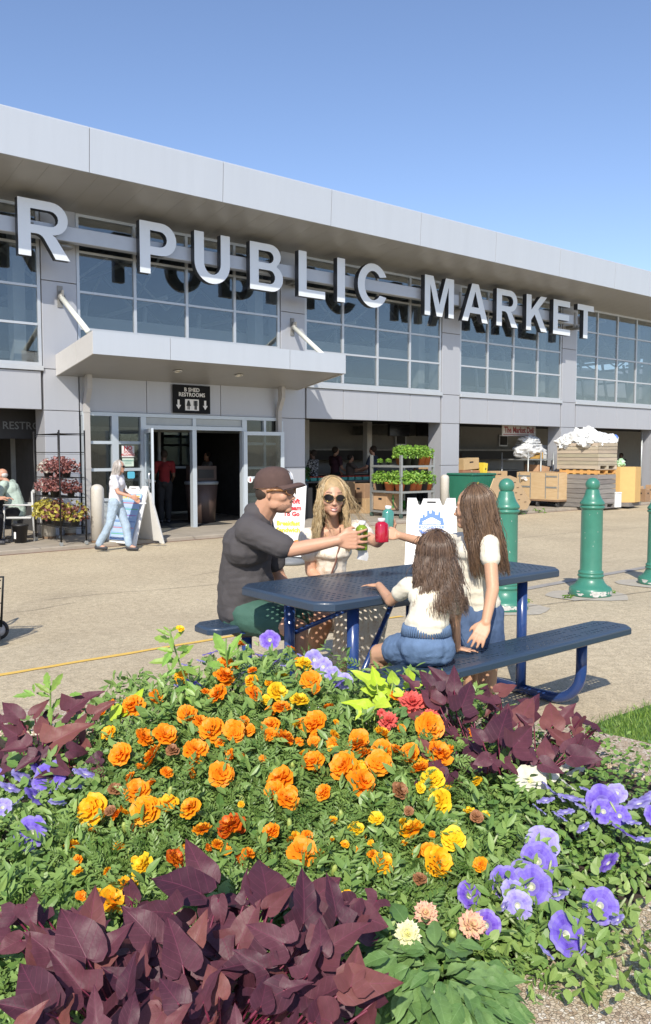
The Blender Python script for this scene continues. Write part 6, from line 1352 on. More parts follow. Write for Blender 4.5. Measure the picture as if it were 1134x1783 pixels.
def pebble():
    m=bpy.data.materials.new('kerb_aggregate'); m.use_nodes=True; t=m.node_tree; p=t.nodes['Principled BSDF']; L=t.links.new
    tc=nd(t,'ShaderNodeTexCoord'); v=nd(t,'ShaderNodeTexVoronoi'); v.inputs['Scale'].default_value=105; L(tc.outputs['Object'],v.inputs['Vector'])
    s=nd(t,'ShaderNodeSeparateColor'); L(v.outputs['Color'],s.inputs[0]); r=nd(t,'ShaderNodeValToRGB'); r.color_ramp.interpolation='LINEAR'; e=r.color_ramp.elements
    e[0].color=(.26,.19,.13,1); e[1].color=(.80,.74,.64,1); e.new(.15).color=(.46,.35,.24,1); e.new(.45).color=(.60,.51,.38,1); e.new(.75).color=(.52,.40,.27,1); L(s.outputs[0],r.inputs[0])
    v2=nd(t,'ShaderNodeTexVoronoi',feature='DISTANCE_TO_EDGE'); v2.inputs['Scale'].default_value=105; L(tc.outputs['Object'],v2.inputs['Vector'])
    r2=nd(t,'ShaderNodeValToRGB'); r2.color_ramp.elements[1].position=.12; r2.color_ramp.elements[0].color=(.72,.68,.60,1); L(v2.outputs[0],r2.inputs[0])
    mx=nd(t,'ShaderNodeMix',data_type='RGBA',blend_type='MULTIPLY'); mx.inputs[0].default_value=.8; L(r.outputs[0],mx.inputs[6]); L(r2.outputs[0],mx.inputs[7]); L(mx.outputs[2],p.inputs['Base Color'])
    b=nd(t,'ShaderNodeBump'); b.inputs['Strength'].default_value=.9; b.inputs['Distance'].default_value=.008; L(r2.outputs[0],b.inputs['Height']); L(b.outputs[0],p.inputs['Normal']); p.inputs['Roughness'].default_value=.8
    return m
mb=MB(); n=len(ring); KW=.40; V_=[]
cxr,cyr=-.5,2.5
for i in range(n):
    a=Vector((*ring[i-1],0)); b=Vector((*ring[(i+1)%n],0)); t_=(b-a).normalized(); o_=Vector((t_.y,-t_.x,0)); p_=Vector((*ring[i],0))
    for off,z in ((0,.02),(0,.115),(.02,.135),(KW-.02,.135),(KW,.115),(KW,-.05)): V_.append((p_.x+o_.x*off,p_.y+o_.y*off,z))
mb.add(V_,[(i*6+k,((i+1)%n)*6+k,((i+1)%n)*6+k+1,i*6+k+1) for i in range(n) for k in range(5)],smooth=False)
tag(mb.build('bed_kerb',pebble()),kind='structure')
def soilz(x,y): return .115+.02*noise.noise(Vector((x*3,y*3,0)))
q=MB(); g=[(x,y) for y in np.arange(.9,4.1,.12) for x in np.arange(-2.6,1.5,.12)]; nx_=len(np.arange(-2.6,1.5,.12)); ny_=len(np.arange(.9,4.1,.12)); vs=[(x,y,soilz(x,y)) for x,y in g]
fs=[(j*nx_+i,j*nx_+i+1,j*nx_+nx_+i+1,j*nx_+nx_+i) for j in range(ny_-1) for i in range(nx_-1) if inpoly(vs[j*nx_+i][0]+.06,vs[j*nx_+i][1]+.06,ring)]
q.add(vs,fs,smooth=True); tag(q.build('soil',soil),kind='structure')
def hf(x,Y):                                             # height of the planting
    hc_=.36+.225*sm((Y-2.05)/1.6); k=min(1,max(0,(abs(x+.18)-.22)/.95)); side=1-.58*k**1.1
    lowr=1-.45*sm((x-.12)/.35)*sm((2.55-Y)/.5)
    return .14+(hc_-.14)*side*lowr
def on(px,py,dz=0):
    r=ray(px,py); t=1.2
    while t<6:
        P=Vector((0,0,EYE))+r*t
        if P.z<hf(P.x,P.y)+dz: return P
        t+=.01
    return P
rnd=random.Random(21)
# ---- foliage units
def spray_arr(seed):
    """pinnate marigold leaf: triangles (n,3,3), length 1 along +x, facing +z"""
    r=random.Random(seed); T_=[]
    for k in range(5):
        x=.15+.19*k; L=.30*math.sin(PI*(.25+.62*(k/4)))+.08
        for sg in (-1,1):
            a=R(52-5*k)*sg; d=np.array([math.cos(a),math.sin(a),r.uniform(-.15,.15)]); s_=np.array([-math.sin(a),math.cos(a),0])*.062; p=np.array([x,0,-.12*x*x])
            T_+= [[p,p+d*L*.5+s_+[0,0,.02],p+d*L],[p,p+d*L,p+d*L*.5-s_+[0,0,.02]]]
    p=np.array([.92,0,-.1]); T_+=[[p,p+[.18,.06,.0],p+[.36,0,-.05]],[p,p+[.36,0,-.05],p+[.18,-.06,0]]]
    T_+= [[np.array([0,.012,0]),np.array([0,-.012,0]),p]]
    return np.array(T_,float)
def oval_arr(w=.30,fold=.05,seed=0,teeth=0):
    o=[(0,0),(.2,w*.7),(.45,w),(.75,w*.65),(1,0)]
    T_=[]
    for sg in (-1,1):
        for i in range(4):
            a=np.array([o[i][0],o[i][1]*sg,fold*o[i][1]/w-.12*o[i][0]**2]); b=np.array([o[i+1][0],o[i+1][1]*sg,fold*o[i+1][1]/w-.12*o[i+1][0]**2]); m0=np.array([o[i][0],0,-.12*o[i][0]**2]); m1=np.array([o[i+1][0],0,-.12*o[i+1][0]**2])
            if i>0: T_.append([m0,a,b])
            T_.append([m0,b,m1]) if i<3 else None
    return np.array(T_,float)
def clover_arr():
    T_=[]
    for k in range(3):
        a=R(120*k); c,s=math.cos(a),math.sin(a); Rm=np.array([[c,-s,0],[s,c,0],[0,0,1]])
        base=np.array([[[0,0,0],[.35,.28,.08],[.62,.22,.06]],[[0,0,0],[.62,.22,.06],[.55,0,0]],[[0,0,0],[.55,0,0],[.62,-.22,.06]],[[0,0,0],[.62,-.22,.06],[.35,-.28,.08]]],float)
        T_.append(base@Rm.T)
    return np.concatenate(T_)
UN={'spray':[spray_arr(k) for k in range(3)],'oval':[oval_arr(.26,.04),oval_arr(.34,.06)],'lance':[oval_arr(.17,.03)],'clover':[clover_arr()],'broad':[oval_arr(.42,.14)]}
npr=np.random.default_rng(5)
def scatter(name,pos,nrm,kind,size,mat,parent=None,spread=.5,label=None,skind=None,heading=None):
    """pos,nrm arrays -> one leaf mesh"""
    n=len(pos)
    if n==0: return None
    nrm=nrm+npr.normal(0,spread,(n,3)); nrm/=np.linalg.norm(nrm,axis=1)[:,None]
    hd=npr.normal(0,1,(n,3)) if heading is None else heading+npr.normal(0,.45,(n,3)); hd-=nrm*(hd*nrm).sum(1)[:,None]; hd/=np.linalg.norm(hd,axis=1)[:,None]; sd=np.cross(nrm,hd)
    sz=size*npr.uniform(.6,1.25,n); M_=np.stack([hd,sd,nrm],2)*sz[:,None,None]
    allv=[];tint=[]; us=UN[kind]; tt=np.clip(npr.normal(.5,.24,n),0,1)
    for u in range(len(us)):
        idx=np.where(np.arange(n)%len(us)==u)[0]; A_=us[u]; v=np.einsum('nij,tkj->ntki',M_[idx],A_)+pos[idx][:,None,None,:]
        allv.append(v.reshape(-1,3)); tint.append(np.repeat(tt[idx],len(A_)))
    v=np.concatenate(allv); ti=np.concatenate(tint)
    if parent is not None: v=v-np.array(parent.location)
    me=bpy.data.meshes.new(name); nf=len(v)//3; me.vertices.add(len(v)); me.vertices.foreach_set('co',v.ravel()); me.loops.add(len(v)); me.loops.foreach_set('vertex_index',np.arange(len(v)))
    me.polygons.add(nf); me.polygons.foreach_set('loop_start',np.arange(0,len(v),3)); me.polygons.foreach_set('loop_total',np.full(nf,3)); me.update(calc_edges=True)
    at=me.attributes.new('tint','FLOAT','FACE'); at.data.foreach_set('value',ti); me.materials.append(mat)
    o=bpy.data.objects.new(name,me); COL.objects.link(o); o.parent=parent
    if label: o['label']=label
    if skind: o['kind']=skind
    return o
mg=attr_leaf('marigold_leaf',(.085,.17,.032),(.25,.37,.095),rough=.45,trl=.22); wg=attr_leaf('weed_green',(.13,.25,.055),(.32,.46,.13),rough=.42,trl=.28)
pg=attr_leaf('petunia_leaf',(.14,.26,.05),(.36,.48,.14),rough=.5,trl=.3); gc=attr_leaf('groundcover_leaf',(.085,.19,.035),(.25,.39,.09),rough=.42,trl=.22); dg_=attr_leaf('dahlia_leaf',(.05,.14,.03),(.15,.29,.07),rough=.38,trl=.18)
stemm=M('plant_stem',(.16,.26,.06),rough=.6,var=.15,vs=30)
def dome(c,rad,n,top=None,lo=.35,hfn=None):
    """n positions in the plant's body, denser near its surface"""
    a=npr.uniform(0,2*PI,n); u=np.sqrt(npr.uniform(0,1,n))*rad; x=c[0]+np.cos(a)*u; y=c[1]+np.sin(a)*u
    H_=np.array([ (hfn or hf)(x[i],y[i]) for i in range(n)])*(1-.10*(u/rad)**2)+npr.normal(0,.016,n)
    d=npr.power(1.7,n); z0=soilz(c[0],c[1]); z=z0+(H_-z0)*(lo+(1-lo)*d)
    nr=np.stack([np.cos(a)*u/rad*.5,np.sin(a)*u/rad*.5-.25,np.ones(n)],1)
    return np.stack([x,y,z],1),nr
# ---- flower meshes
def petal(L,w,base,ruf,r,cup=.15,nl=4,pt=0):
    """grid petal along +x"""
    V=[];
    for i in range(nl+1):
        u=i/nl; ww=w*(math.sin(PI*min(.5,u*.55+.08))**.8)*(1 if u<.8 or not pt else 1-(u-.8)/.2*.9); 
        if not pt and i==nl: ww*=.78
        for j in range(4):
            v=-1+2*j/3; V.append((base+L*u-(.12*L*abs(v)**2*(i==nl)),ww*v,cup*L*u*u+ruf*math.sin(v*4+r*9+u*3)*u+.10*w*abs(v)))
    F=[(i*4+j,i*4+j+1,(i+1)*4+j+1,(i+1)*4+j) for i in range(nl) for j in range(3)]
    return V,F,[ (i+.5)/nl for i in range(nl) for j in range(3)]
def bloom(rings,seed,pt=0,bowl=0):
    r=random.Random(seed); V=[];F=[];ti=[]
    for (n,L,w,base,tilt,z,ruf) in rings:
        for k in range(n):
            v,f,t_=petal(L*r.uniform(.85,1.1),w*r.uniform(.85,1.15),base,ruf,r.random(),nl=3 if not pt else 4,pt=pt)
            X=Matrix.Translation((0,0,z+r.uniform(-.02,.02)))@Matrix.Rotation(2*PI*(k+r.uniform(-.25,.25))/n+z*9,4,'Z')@Matrix.Rotation(-tilt+r.uniform(-.15,.15),4,'Y')@Matrix.Rotation(r.uniform(-.25,.25),4,'X')
            b=len(V); V+=[X@Vector(q) for q in v]; F+=[tuple(i+b for i in q) for q in f]; ti+=[min(1,max(0,a*.9+r.uniform(-.08,.12))) for a in t_]
    me=bpy.data.meshes.new('flower'); me.from_pydata([tuple(v) for v in V],[],F); at=me.attributes.new('tint','FLOAT','FACE'); at.data.foreach_set('value',ti); me.polygons.foreach_set('use_smooth',[True]*len(F)); return me
MR=[(7,.45,.24,.07,-.12,0,.06),(7,.40,.21,.05,.12,.06,.07),(6,.31,.17,.04,.34,.11,.06),(6,.22,.12,.02,.55,.15,.05)]
MR2=[(6,.47,.28,.05,-.08,0,.08),(5,.36,.22,.03,.18,.06,.07),(5,.18,.11,.02,.55,.10,.04)]
mari=[bloom(MR,k) for k in range(4)]+[bloom(MR2,k+9) for k in range(2)]
DR=[(15,.42,.075,.07,.0,0,.01),(14,.37,.072,.06,.28,.05,.01),(12,.30,.065,.05,.58,.09,.01),(9,.20,.055,.03,.92,.12,.01)]
dah=[bloom(DR,k+30,pt=1) for k in range(2)]
def fmat(n,c1,c2): m=attr_leaf(n,c1,c2,rough=.55,trl=.22); return m
FM={'o':fmat('petal_orange',(.88,.21,.004),(.96,.37,.012)),'g':fmat('petal_gold',(.88,.30,.005),(.95,.56,.014)),'y':fmat('petal_yellow',(.85,.50,.01),(.92,.66,.025)),'r':fmat('petal_red_orange',(.85,.34,.01),(.62,.055,.006)),
    'b':fmat('petal_bicolour',(.72,.10,.005),(.92,.46,.01)),'c':fmat('petal_coral',(.62,.06,.06),(.85,.20,.16)),'w':fmat('petal_cream',(.80,.78,.28),(.88,.86,.66)),'k':fmat('petal_pink_cream',(.80,.70,.35),(.85,.42,.38)),'d':fmat('petal_dry',(.22,.09,.04),(.42,.20,.09))}
def shared(mesh,mat,cache={}):
    k=(mesh.name,mat.name)
    if k not in cache: m=mesh.copy(); m.materials.clear(); m.materials.append(mat); cache[k]=m
    return cache[k]
def orient(nrm,spin):
    z=Vector(nrm).normalized(); x=z.orthogonal().normalized(); x=Matrix.Rotation(spin,3,z)@x; y=z.cross(x); return Matrix((x,y,z)).transposed()
calyx=MB().lathe([(.02,-.42),(.06,-.38),(.10,-.15),(.13,-.02),(.05,.02)],n=8).mesh('calyx'); calyx.materials.append(stemm)
def add_flower(par,P,dia,kind,mesh,nrm=None,name='flower',stem=True,sc=None):
    nrm=nrm or Vector((rnd.gauss(0,.42),-.50+rnd.gauss(0,.32),.80)); Rm=orient(nrm,rnd.uniform(0,6.28))
    o=bpy.data.objects.new(name,shared(mesh,FM[kind])); COL.objects.link(o); o.parent=par
    X=Matrix.Translation(P-par.location)@Rm.to_4x4()@Matrix.Diagonal((dia,dia,dia,1)); o.matrix_local=X
    if stem:
        c=bpy.data.objects.new('calyx',calyx); COL.objects.link(c); c.parent=par; c.matrix_local=X
    return o
groups=[
 ('marigold plant with a row of orange blooms at the back left, beside the purple leaves',(235,1290),[(210,1314,46,'o'),(232,1230,44,'o'),(250,1284,38,'o'),(268,1316,46,'o'),(288,1281,46,'o'),(272,1214,32,'o'),(190,1277,30,'g'),(180,1240,18,'o'),(290,1345,26,'o')]),
 ('marigold plant with scattered orange blooms left of the bed centre',(355,1310),[(326,1243,34,'o'),(341,1308,44,'o'),(368,1270,46,'o'),(350,1258,30,'o'),(408,1272,38,'o'),(386,1348,48,'o'),(300,1306,26,'d')]),
 ('marigold plant with large golden blooms flecked red, low on the left',(235,1420),[(160,1410,58,'g'),(240,1378,48,'o'),(255,1412,62,'b'),(292,1400,42,'g'),(332,1407,40,'b'),(126,1472,26,'g'),(200,1374,26,'d'),(192,1412,20,'d')]),
 ('marigold plant with three orange blooms stacked at the back left of the table leg',(400,1195),[(392,1157,30,'o'),(391,1178,38,'o'),(380,1210,40,'o'),(440,1168,20,'o'),(437,1185,24,'g'),(358,1205,18,'o')]),
 ('marigold plant with clear yellow blooms at the top of the mound',(505,1210),[(483,1206,44,'y'),(522,1220,34,'y'),(530,1156,28,'y'),(541,1185,38,'o'),(490,1233,34,'o'),(442,1209,32,'o'),(469,1190,18,'g'),(550,1200,22,'o')]),
 ('marigold plant with deep orange blooms half hidden in leaves near the centre',(455,1275),[(472,1264,38,'o'),(410,1278,30,'o'),(495,1285,38,'o'),(425,1255,22,'o'),(470,1278,30,'o')]),
 ('marigold plant with two single round orange blooms one above the other',(548,1300),[(548,1259,46,'o'),(545,1326,46,'o'),(585,1258,14,'g')]),
 ('marigold plant with a double orange cluster low in the centre',(490,1380),[(488,1357,48,'o'),(499,1391,48,'o'),(478,1375,34,'o'),(564,1380,30,'o'),(400,1347,20,'o'),(420,1400,14,'g')]),
 ('marigold plant crowded with orange blooms right of the centre',(635,1325),[(625,1287,36,'o'),(620,1299,38,'o'),(599,1333,50,'o'),(624,1338,32,'g'),(633,1313,32,'o'),(666,1306,42,'o'),(661,1330,46,'o'),(630,1362,58,'o'),(686,1306,30,'o')]),
 ('marigold plant with broad orange blooms below the coral dahlias',(735,1300),[(748,1265,50,'o'),(666,1278,30,'g'),(714,1311,40,'o'),(763,1312,48,'o'),(732,1340,36,'o'),(689,1213,26,'o'),(782,1306,20,'o')]),
 ('marigold plant with bright yellow blooms right of the crowded orange one',(745,1380),[(752,1356,48,'y'),(767,1395,50,'y'),(732,1371,22,'y'),(696,1377,32,'d'),(712,1412,20,'d')]),
 ('marigold plant with yellow blooms flamed in orange, lower right of the bed',(740,1475),[(718,1447,52,'g'),(789,1462,48,'y'),(762,1502,60,'g'),(731,1530,30,'d'),(745,1480,28,'b'),(837,1506,32,'b'),(830,1422,24,'d')]),
 ('marigold plant with small yellow orange blooms between weeds at lower centre',(640,1460),[(667,1502,44,'g'),(621,1445,32,'y'),(656,1426,28,'y'),(650,1490,26,'b'),(600,1470,18,'g')]),
 ('marigold plant with fiery red orange blooms behind the front purple leaves',(400,1465),[(402,1440,52,'r'),(352,1446,38,'b'),(473,1449,34,'o'),(432,1486,28,'o'),(304,1495,38,'r'),(318,1480,20,'b')]),
 ('marigold plant with one wide flat orange bloom above the dark leaves',(520,1490),[(526,1484,62,'o'),(515,1455,20,'g')]),
 ('marigold plant with big petalled yellow and gold blooms behind the tallest dark leaf',(215,1540),[(248,1508,54,'y'),(196,1568,56,'g'),(141,1560,24,'o'),(222,1540,42,'g')]),
]
for label,(cx_,cy_),fl in groups:
    c=on(cx_,cy_); P=Vector((c.x,c.y,soilz(c.x,c.y))); t=thing('marigold_plant',label,'marigold',P,0)
    st=MB()
    for (px,py,d,k) in fl:
        Q=on(px,py,.020); dia=d*Q.y/FPX*rnd.uniform(.88,1.08)
        big=label.startswith('marigold plant with big') or 'wide flat' in label
        nm='dried_flower' if k=='d' else 'flower'
        add_flower(t,Q,dia,k,mari[4+rnd.randrange(2)] if big or (k=='g' and rnd.random()<.3) else mari[rnd.randrange(4)],name=nm)
        b=P.lerp(Q,.45)-Vector((0,0,.03)); st.tube([P-P,(b-P),(Q-P)-Vector((0,0,dia*.35))],.0028,n=5)
    kinds=[f_[3] for f_ in fl if f_[3]!='d']
    for _ in range(7):                                   # small half hidden blooms and opening buds
        px,py=cx_+rnd.gauss(0,42),cy_+rnd.gauss(0,34); Q=on(px,py,-.012+rnd.random()*.02); dia=rnd.uniform(12,26)*Q.y/FPX
        add_flower(t,Q,dia,rnd.choice(kinds),mari[rnd.randrange(6)],Vector((rnd.gauss(0,.7),-.3+rnd.gauss(0,.5),.8)))
    o=st.build('stems',stemm,t); o['kind']='stuff'
    pos,nr=dome(c,.26,520); scatter('foliage',pos,nr,'spray',.074,mg,t,spread=.55)
    pos,nr=dome(c,.22,6)
    bm_=MB()
    for p_,n_ in zip(pos,nr): p_=Vector(p_)-P+Vector((0,0,.015)); bm_.lathe([(.003,-.03),(.007,-.01),(.008,.008),(.004,.018)],n=7,X=Matrix.Translation(p_)@orient(n_,0).to_4x4())
    o=bm_.build('buds',M('bud_green',(.35,.42,.10),rough=.5,var=.2,vs=40),t); o['kind']='stuff'
# filler marigold greenery between the listed plants: undistinguishable leaf mass
cand=[]
for y in np.arange(2.0,3.95,.22):
    for x in np.arange(-1.5,.95,.22):
        xx,yy=x+rnd.uniform(-.08,.08),y+rnd.uniform(-.08,.08)
        if inpoly(xx,yy,ring): cand.append((xx,yy))
P_=[];N_=[];P2=[];N2=[];P3=[];N3=[]
for xx,yy in cand:
    if -.95<xx<.62:
        p,n_=dome((xx,yy),.20,70,lo=.25); P_.append(p); N_.append(n_)
        p,n_=dome((xx,yy),.20,26,lo=.75); P2.append(p); N2.append(n_)
    p,n_=dome((xx,yy),.22,42,lo=.15); P3.append(p); N3.append(n_)
scatter('bed_greenery',np.concatenate(P_)-[0,0,.018],np.concatenate(N_),'spray',.072,mg,None,spread=.6,label='mass of feathery green leaves filling the flower bed',skind='stuff')
scatter('bed_weeds',np.concatenate(P2)-[0,0,.004],np.concatenate(N2),'lance',.052,wg,None,spread=.6,label='narrow leaved weeds mixed through the flower bed',skind='stuff')
scatter('bed_undergrowth',np.concatenate(P3)-[0,0,.03],np.concatenate(N3),'oval',.034,gc,None,spread=.6,label='small rounded undergrowth leaves across the flower bed',skind='stuff')
# right and front ground cover, left clover
P_=[];N_=[];P2=[];N2=[]
for i in range(10500):
    x=npr.uniform(-.1,1.5); y=npr.uniform(1.45,3.7)
    if not inpoly(x,y,ring) or (x<.25 and y>1.9): continue
    z=soilz(x,y)+(hf(x,y)-soilz(x,y))*npr.power(1.3)*(.72 if y<2.4 else .95); 
    if noise.noise(Vector((x*4,y*4,3)))<-.38 and y<2.5: continue
    P_.append((x,y,z)); N_.append((0,-.2,1))
scatter('ground_cover',np.array(P_),np.array(N_),'oval',.027,gc,None,spread=.45,label='low oval leaved ground cover along the front right kerb',skind='stuff')
P_=[];N_=[]
for i in range(2600):
    x=npr.uniform(-1.5,-.45); y=npr.uniform(1.6,3.1)
    if x>-.55 and y>2.4: continue
    P_.append((x,y,soilz(x,y)+(hf(x,y)-soilz(x,y))*npr.power(2)*1.0)); N_.append((0,-.2,1))
scatter('clover_patch',np.array(P_),np.array(N_),'clover',.036,wg,None,spread=.35,label='clover leaves at the left front of the flower bed',skind='stuff')
# ---- petunias
def petunia_mesh(seed,depth=.22):
    r=random.Random(seed); nA=40; rings_=[0,.10,.2,.4,.62,.82,1.]; V=[(0,0,-depth*1.3)];F=[];ti=[]
    for i,q in enumerate(rings_[1:]):
        for k in range(nA):
            a=2*PI*k/nA; lobe=1-.16*abs(math.cos(2.5*a))**3*0-.09*(1-abs(math.cos(2.5*a)))**3; rr_=.5*q*(lobe if q>.5 else 1)*(1+.02*math.sin(a*7+seed))
            z=-depth*math.exp(-q*6.5)*1.3+.05*q*q*math.cos(5*a)*.55+.028*q**3*math.sin(a*13+seed)+.03*q*r.uniform(-.3,.3)-.04*q*q
            V.append((rr_*math.cos(a),rr_*math.sin(a),z))
    for k in range(nA): F.append((0,1+k,1+(k+1)%nA)); ti.append(1.)
    for i in range(len(rings_)-2):
        for k in range(nA):
            j=(k+1)%nA; b=1+i*nA; F.append((b+k,b+nA+k,b+nA+j,b+j)); a=2*PI*(k+.5)/nA; vein=abs(math.cos(2.5*a))**14
            ti.append(.92 if i==0 else (.55 if i==1 else max(0,.12+.13*i-.35*vein*(1-.15*i)+r.uniform(-.04,.04))))
    me=bpy.data.meshes.new('petunia'); me.from_pydata(V,[],F); me.attributes.new('tint','FLOAT','FACE').data.foreach_set('value',ti); me.polygons.foreach_set('use_smooth',[True]*len(F)); return me
petm=[petunia_mesh(k) for k in range(3)]
def ramp_mat(name,cols_,trl=.25):
    m=attr_leaf(name,cols_[0],cols_[-1],rough=.6,trl=trl); e=[n for n in m.node_tree.nodes if n.type=='VALTORGB'][0].color_ramp.elements
    for i,c in enumerate(cols_[1:-1]): e.new((i+1)/(len(cols_)-1)).color=(*c,1)
    return m
FM['v']=ramp_mat('petal_violet',[(.085,.035,.40),(.15,.08,.55),(.21,.14,.64),(.34,.3,.55),(.75,.78,.55)]); FM['V']=ramp_mat('petal_deep_violet',[(.09,.03,.40),(.15,.06,.55),(.22,.12,.62),(.4,.35,.6),(.7,.7,.5)]); FM['l']=ramp_mat('petal_pale_violet',[(.17,.12,.52),(.29,.22,.68),(.40,.34,.78),(.5,.5,.7),(.8,.8,.6)])
FM['e']=ramp_mat('petal_ivory',[(.70,.66,.48),(.80,.76,.60),(.84,.80,.66),(.85,.8,.6),(.8,.8,.4)]); FM['t']=fmat('flower_tube',(.55,.58,.42),(.62,.56,.66))
tubem=MB().lathe([(.015,-.62),(.05,-.55),(.075,-.25),(.15,-.06),(.26,.0)],n=10,caps=False).mesh('tube'); tubem.materials.append(M('petunia_tube',(.55,.57,.45),rough=.6,var=.1,vs=8,trl=.3))
pods=[
 ('petunia plant with violet blooms leaning over the back of the bed, under the table',(560,1190),[(470,1113,32,'V',0),(548,1148,32,'l',.5),(562,1160,30,'l',0),(580,1174,28,'l',.3),(478,1152,22,'V',1),(528,1142,22,'l',1),(600,1186,26,'l',.8),(498,1158,20,'l',1),(590,1190,22,'v',.9),(455,1140,20,'v',1)],.16,'p'),
 ('petunia plant with a few pale violet blooms behind the tall weed',(345,1185),[(366,1136,26,'v',1.0),(340,1188,34,'v',1.2),(325,1158,18,'l',1),(350,1150,16,'l',1),(312,1195,18,'l',1.1)],.13,'p'),
 ('petunia plant with a cluster of blue violet trumpets at the left edge',(85,1370),[(85,1352,56,'v',.3),(40,1352,42,'l',1.1),(150,1345,44,'l',1.1),(62,1385,42,'v',1.2),(125,1366,38,'l',1.1),(52,1450,54,'v',.2),(4,1405,30,'l',.8),(-10,1352,30,'v',.6),(100,1395,30,'l',1.0),(18,1370,34,'l',1.0),(70,1340,34,'v',.9),(110,1335,30,'l',1.1),(30,1395,24,'l',1.2)],.30,'p'),
 ('petunia plant with a column of violet blooms in the right of the bed',(915,1530),[(945,1467,54,'l',0),(938,1499,58,'v',.1),(880,1536,50,'v',.3),(925,1543,64,'v',0),(902,1577,46,'l',.3),(972,1556,38,'l',1.2),(876,1578,24,'l',1.3),(895,1553,42,'l',.4),(912,1520,44,'v',.4),(950,1520,34,'l',.9)],.22,'p'),
 ('petunia plant with two dark violet blooms beside the pale dahlias',(832,1590),[(819,1559,46,'V',.3),(846,1612,48,'V',.5)],.13,'p'),
 ('petunia plant with violet trumpets seen side on at the right edge',(1050,1440),[(1050,1397,54,'v',.2),(965,1377,48,'l',1.0),(995,1387,42,'l',1.1),(1112,1396,46,'l',1.1),(1090,1448,46,'V',1.3),(1057,1500,44,'V',1.1),(1052,1412,40,'v',.6),(1128,1498,22,'e',1.3),(940,1408,26,'l',1.2),(1012,1402,36,'l',.9),(985,1412,30,'l',1.0),(1080,1420,34,'v',.5),(1130,1385,34,'l',1.0),(950,1392,30,'l',1.0),(1100,1430,30,'l',1.1),(1025,1375,30,'l',.9),(1075,1380,32,'l',.8),(990,1365,30,'e',.9),(1015,1440,26,'l',1.1),(1120,1460,28,'l',1.0),(1140,1420,34,'v',.5),(975,1420,28,'l',1.0)],.30,'p'),
 ('petunia plant with two wide open violet blooms low at the right',(1010,1610),[(1046,1576,56,'v',.4),(990,1626,68,'v',.1),(952,1656,32,'l',1.1),(1075,1600,26,'l',1.2),(1030,1555,28,'l',.9)],.24,'p'),
 ('petunia plant with pale cream blooms in front of the back right dark leaves',(950,1350),[(925,1357,50,'e',.2),(975,1338,36,'e',1.0),(1002,1342,32,'e',1.1),(958,1345,30,'e',.7)],.18,'p'),
]
for label,(cx_,cy_),fl,rad,_ in pods:
    c=on(cx_,cy_); P=Vector((c.x,c.y,soilz(c.x,c.y))); t=thing('petunia_plant',label,'petunia',P,0); st=MB()
    for (px,py,d,k,side) in fl:
        Q=on(px,py,.012); dia=d*Q.y/FPX*1.18
        if side>.85: 
            az=rnd.uniform(-.7,.7); nrm=Vector((math.sin(az)*.9,.10,.75-.45*(side-.85)))
            dia*=.95
        else: nrm=Vector((rnd.gauss(0,.25),-.72,.55+rnd.gauss(0,.15)))
        o=add_flower(t,Q,dia,k,petm[rnd.randrange(3)],nrm,stem=False)
        u_=bpy.data.objects.new('flower_tube',tubem); COL.objects.link(u_); u_.parent=t; u_.matrix_local=o.matrix_local.copy()
        e_=(Q-P)-Vector(nrm).normalized()*dia*.55; st.tube([(0,0,0),e_*.55-Vector((0,0,.03)),e_],.0028,n=5)
    o=st.build('stems',stemm,t); o['kind']='stuff'
    pos,nr=dome(c,rad*1.1,int(3800*rad*rad)+130,lo=.4); scatter('foliage',pos,nr,'oval',.040,pg,t,spread=.6)
    pos,nr=dome(c,rad,int(16*rad/.2)); 
    bm_=MB()
    for p_,n_ in zip(pos,nr): p_=Vector(p_)-P+Vector((0,0,.02)); bm_.lathe([(.002,-.02),(.004,-.008),(.004,.008),(.002,.02)],n=6,X=Matrix.Translation(p_)@orient(n_+npr.normal(0,.4,3),0).to_4x4())
    o=bm_.build('buds',M('bud_pale',(.34,.40,.20),rough=.5,var=.25,vs=60),t); o['kind']='stuff'
# ---- dahlias
dahlia_todo=[]
for label,(cx_,cy_),fl,rad,nl in (
 ('dahlia plant with cream and pink blooms over broad leaves at the front right',(765,1690),[(742,1591,46,'k'),(710,1628,52,'w'),(821,1611,54,'k')],.20,150),
 ('dahlia plant with coral red blooms in front of the lime leaves',(715,1245),[(718,1224,50,'c'),(676,1256,38,'c'),(750,1248,34,'c'),(664,1242,18,'c')],.13,60)):
    c=on(cx_,cy_); P=Vector((c.x,c.y,soilz(c.x,c.y))); t=thing('dahlia_plant',label,'dahlia',P,0); st=MB()
    for (px,py,d,k) in fl:
        Q=on(px,py,.03); dia=d*Q.y/FPX*1.1; add_flower(t,Q,dia,k,dah[rnd.randrange(2)],Vector((rnd.gauss(0,.2),-.7,.7))); st.tube([(0,0,0),(Q-P)*.5-Vector((0,0,.02)),(Q-P)-Vector((0,0,dia*.3))],.0035,n=5)
    o=st.build('stems',stemm,t); o['kind']='stuff'
    hh=lambda x,y: hf(x,y)+.02
    dahlia_todo.append((t,c,rad,nl,P))
    MB().ball(on(788,1625,.03)-P,.012,n=8).build('bud',M('bud_green',(.35,.42,.10)),t) if rad>.15 else None
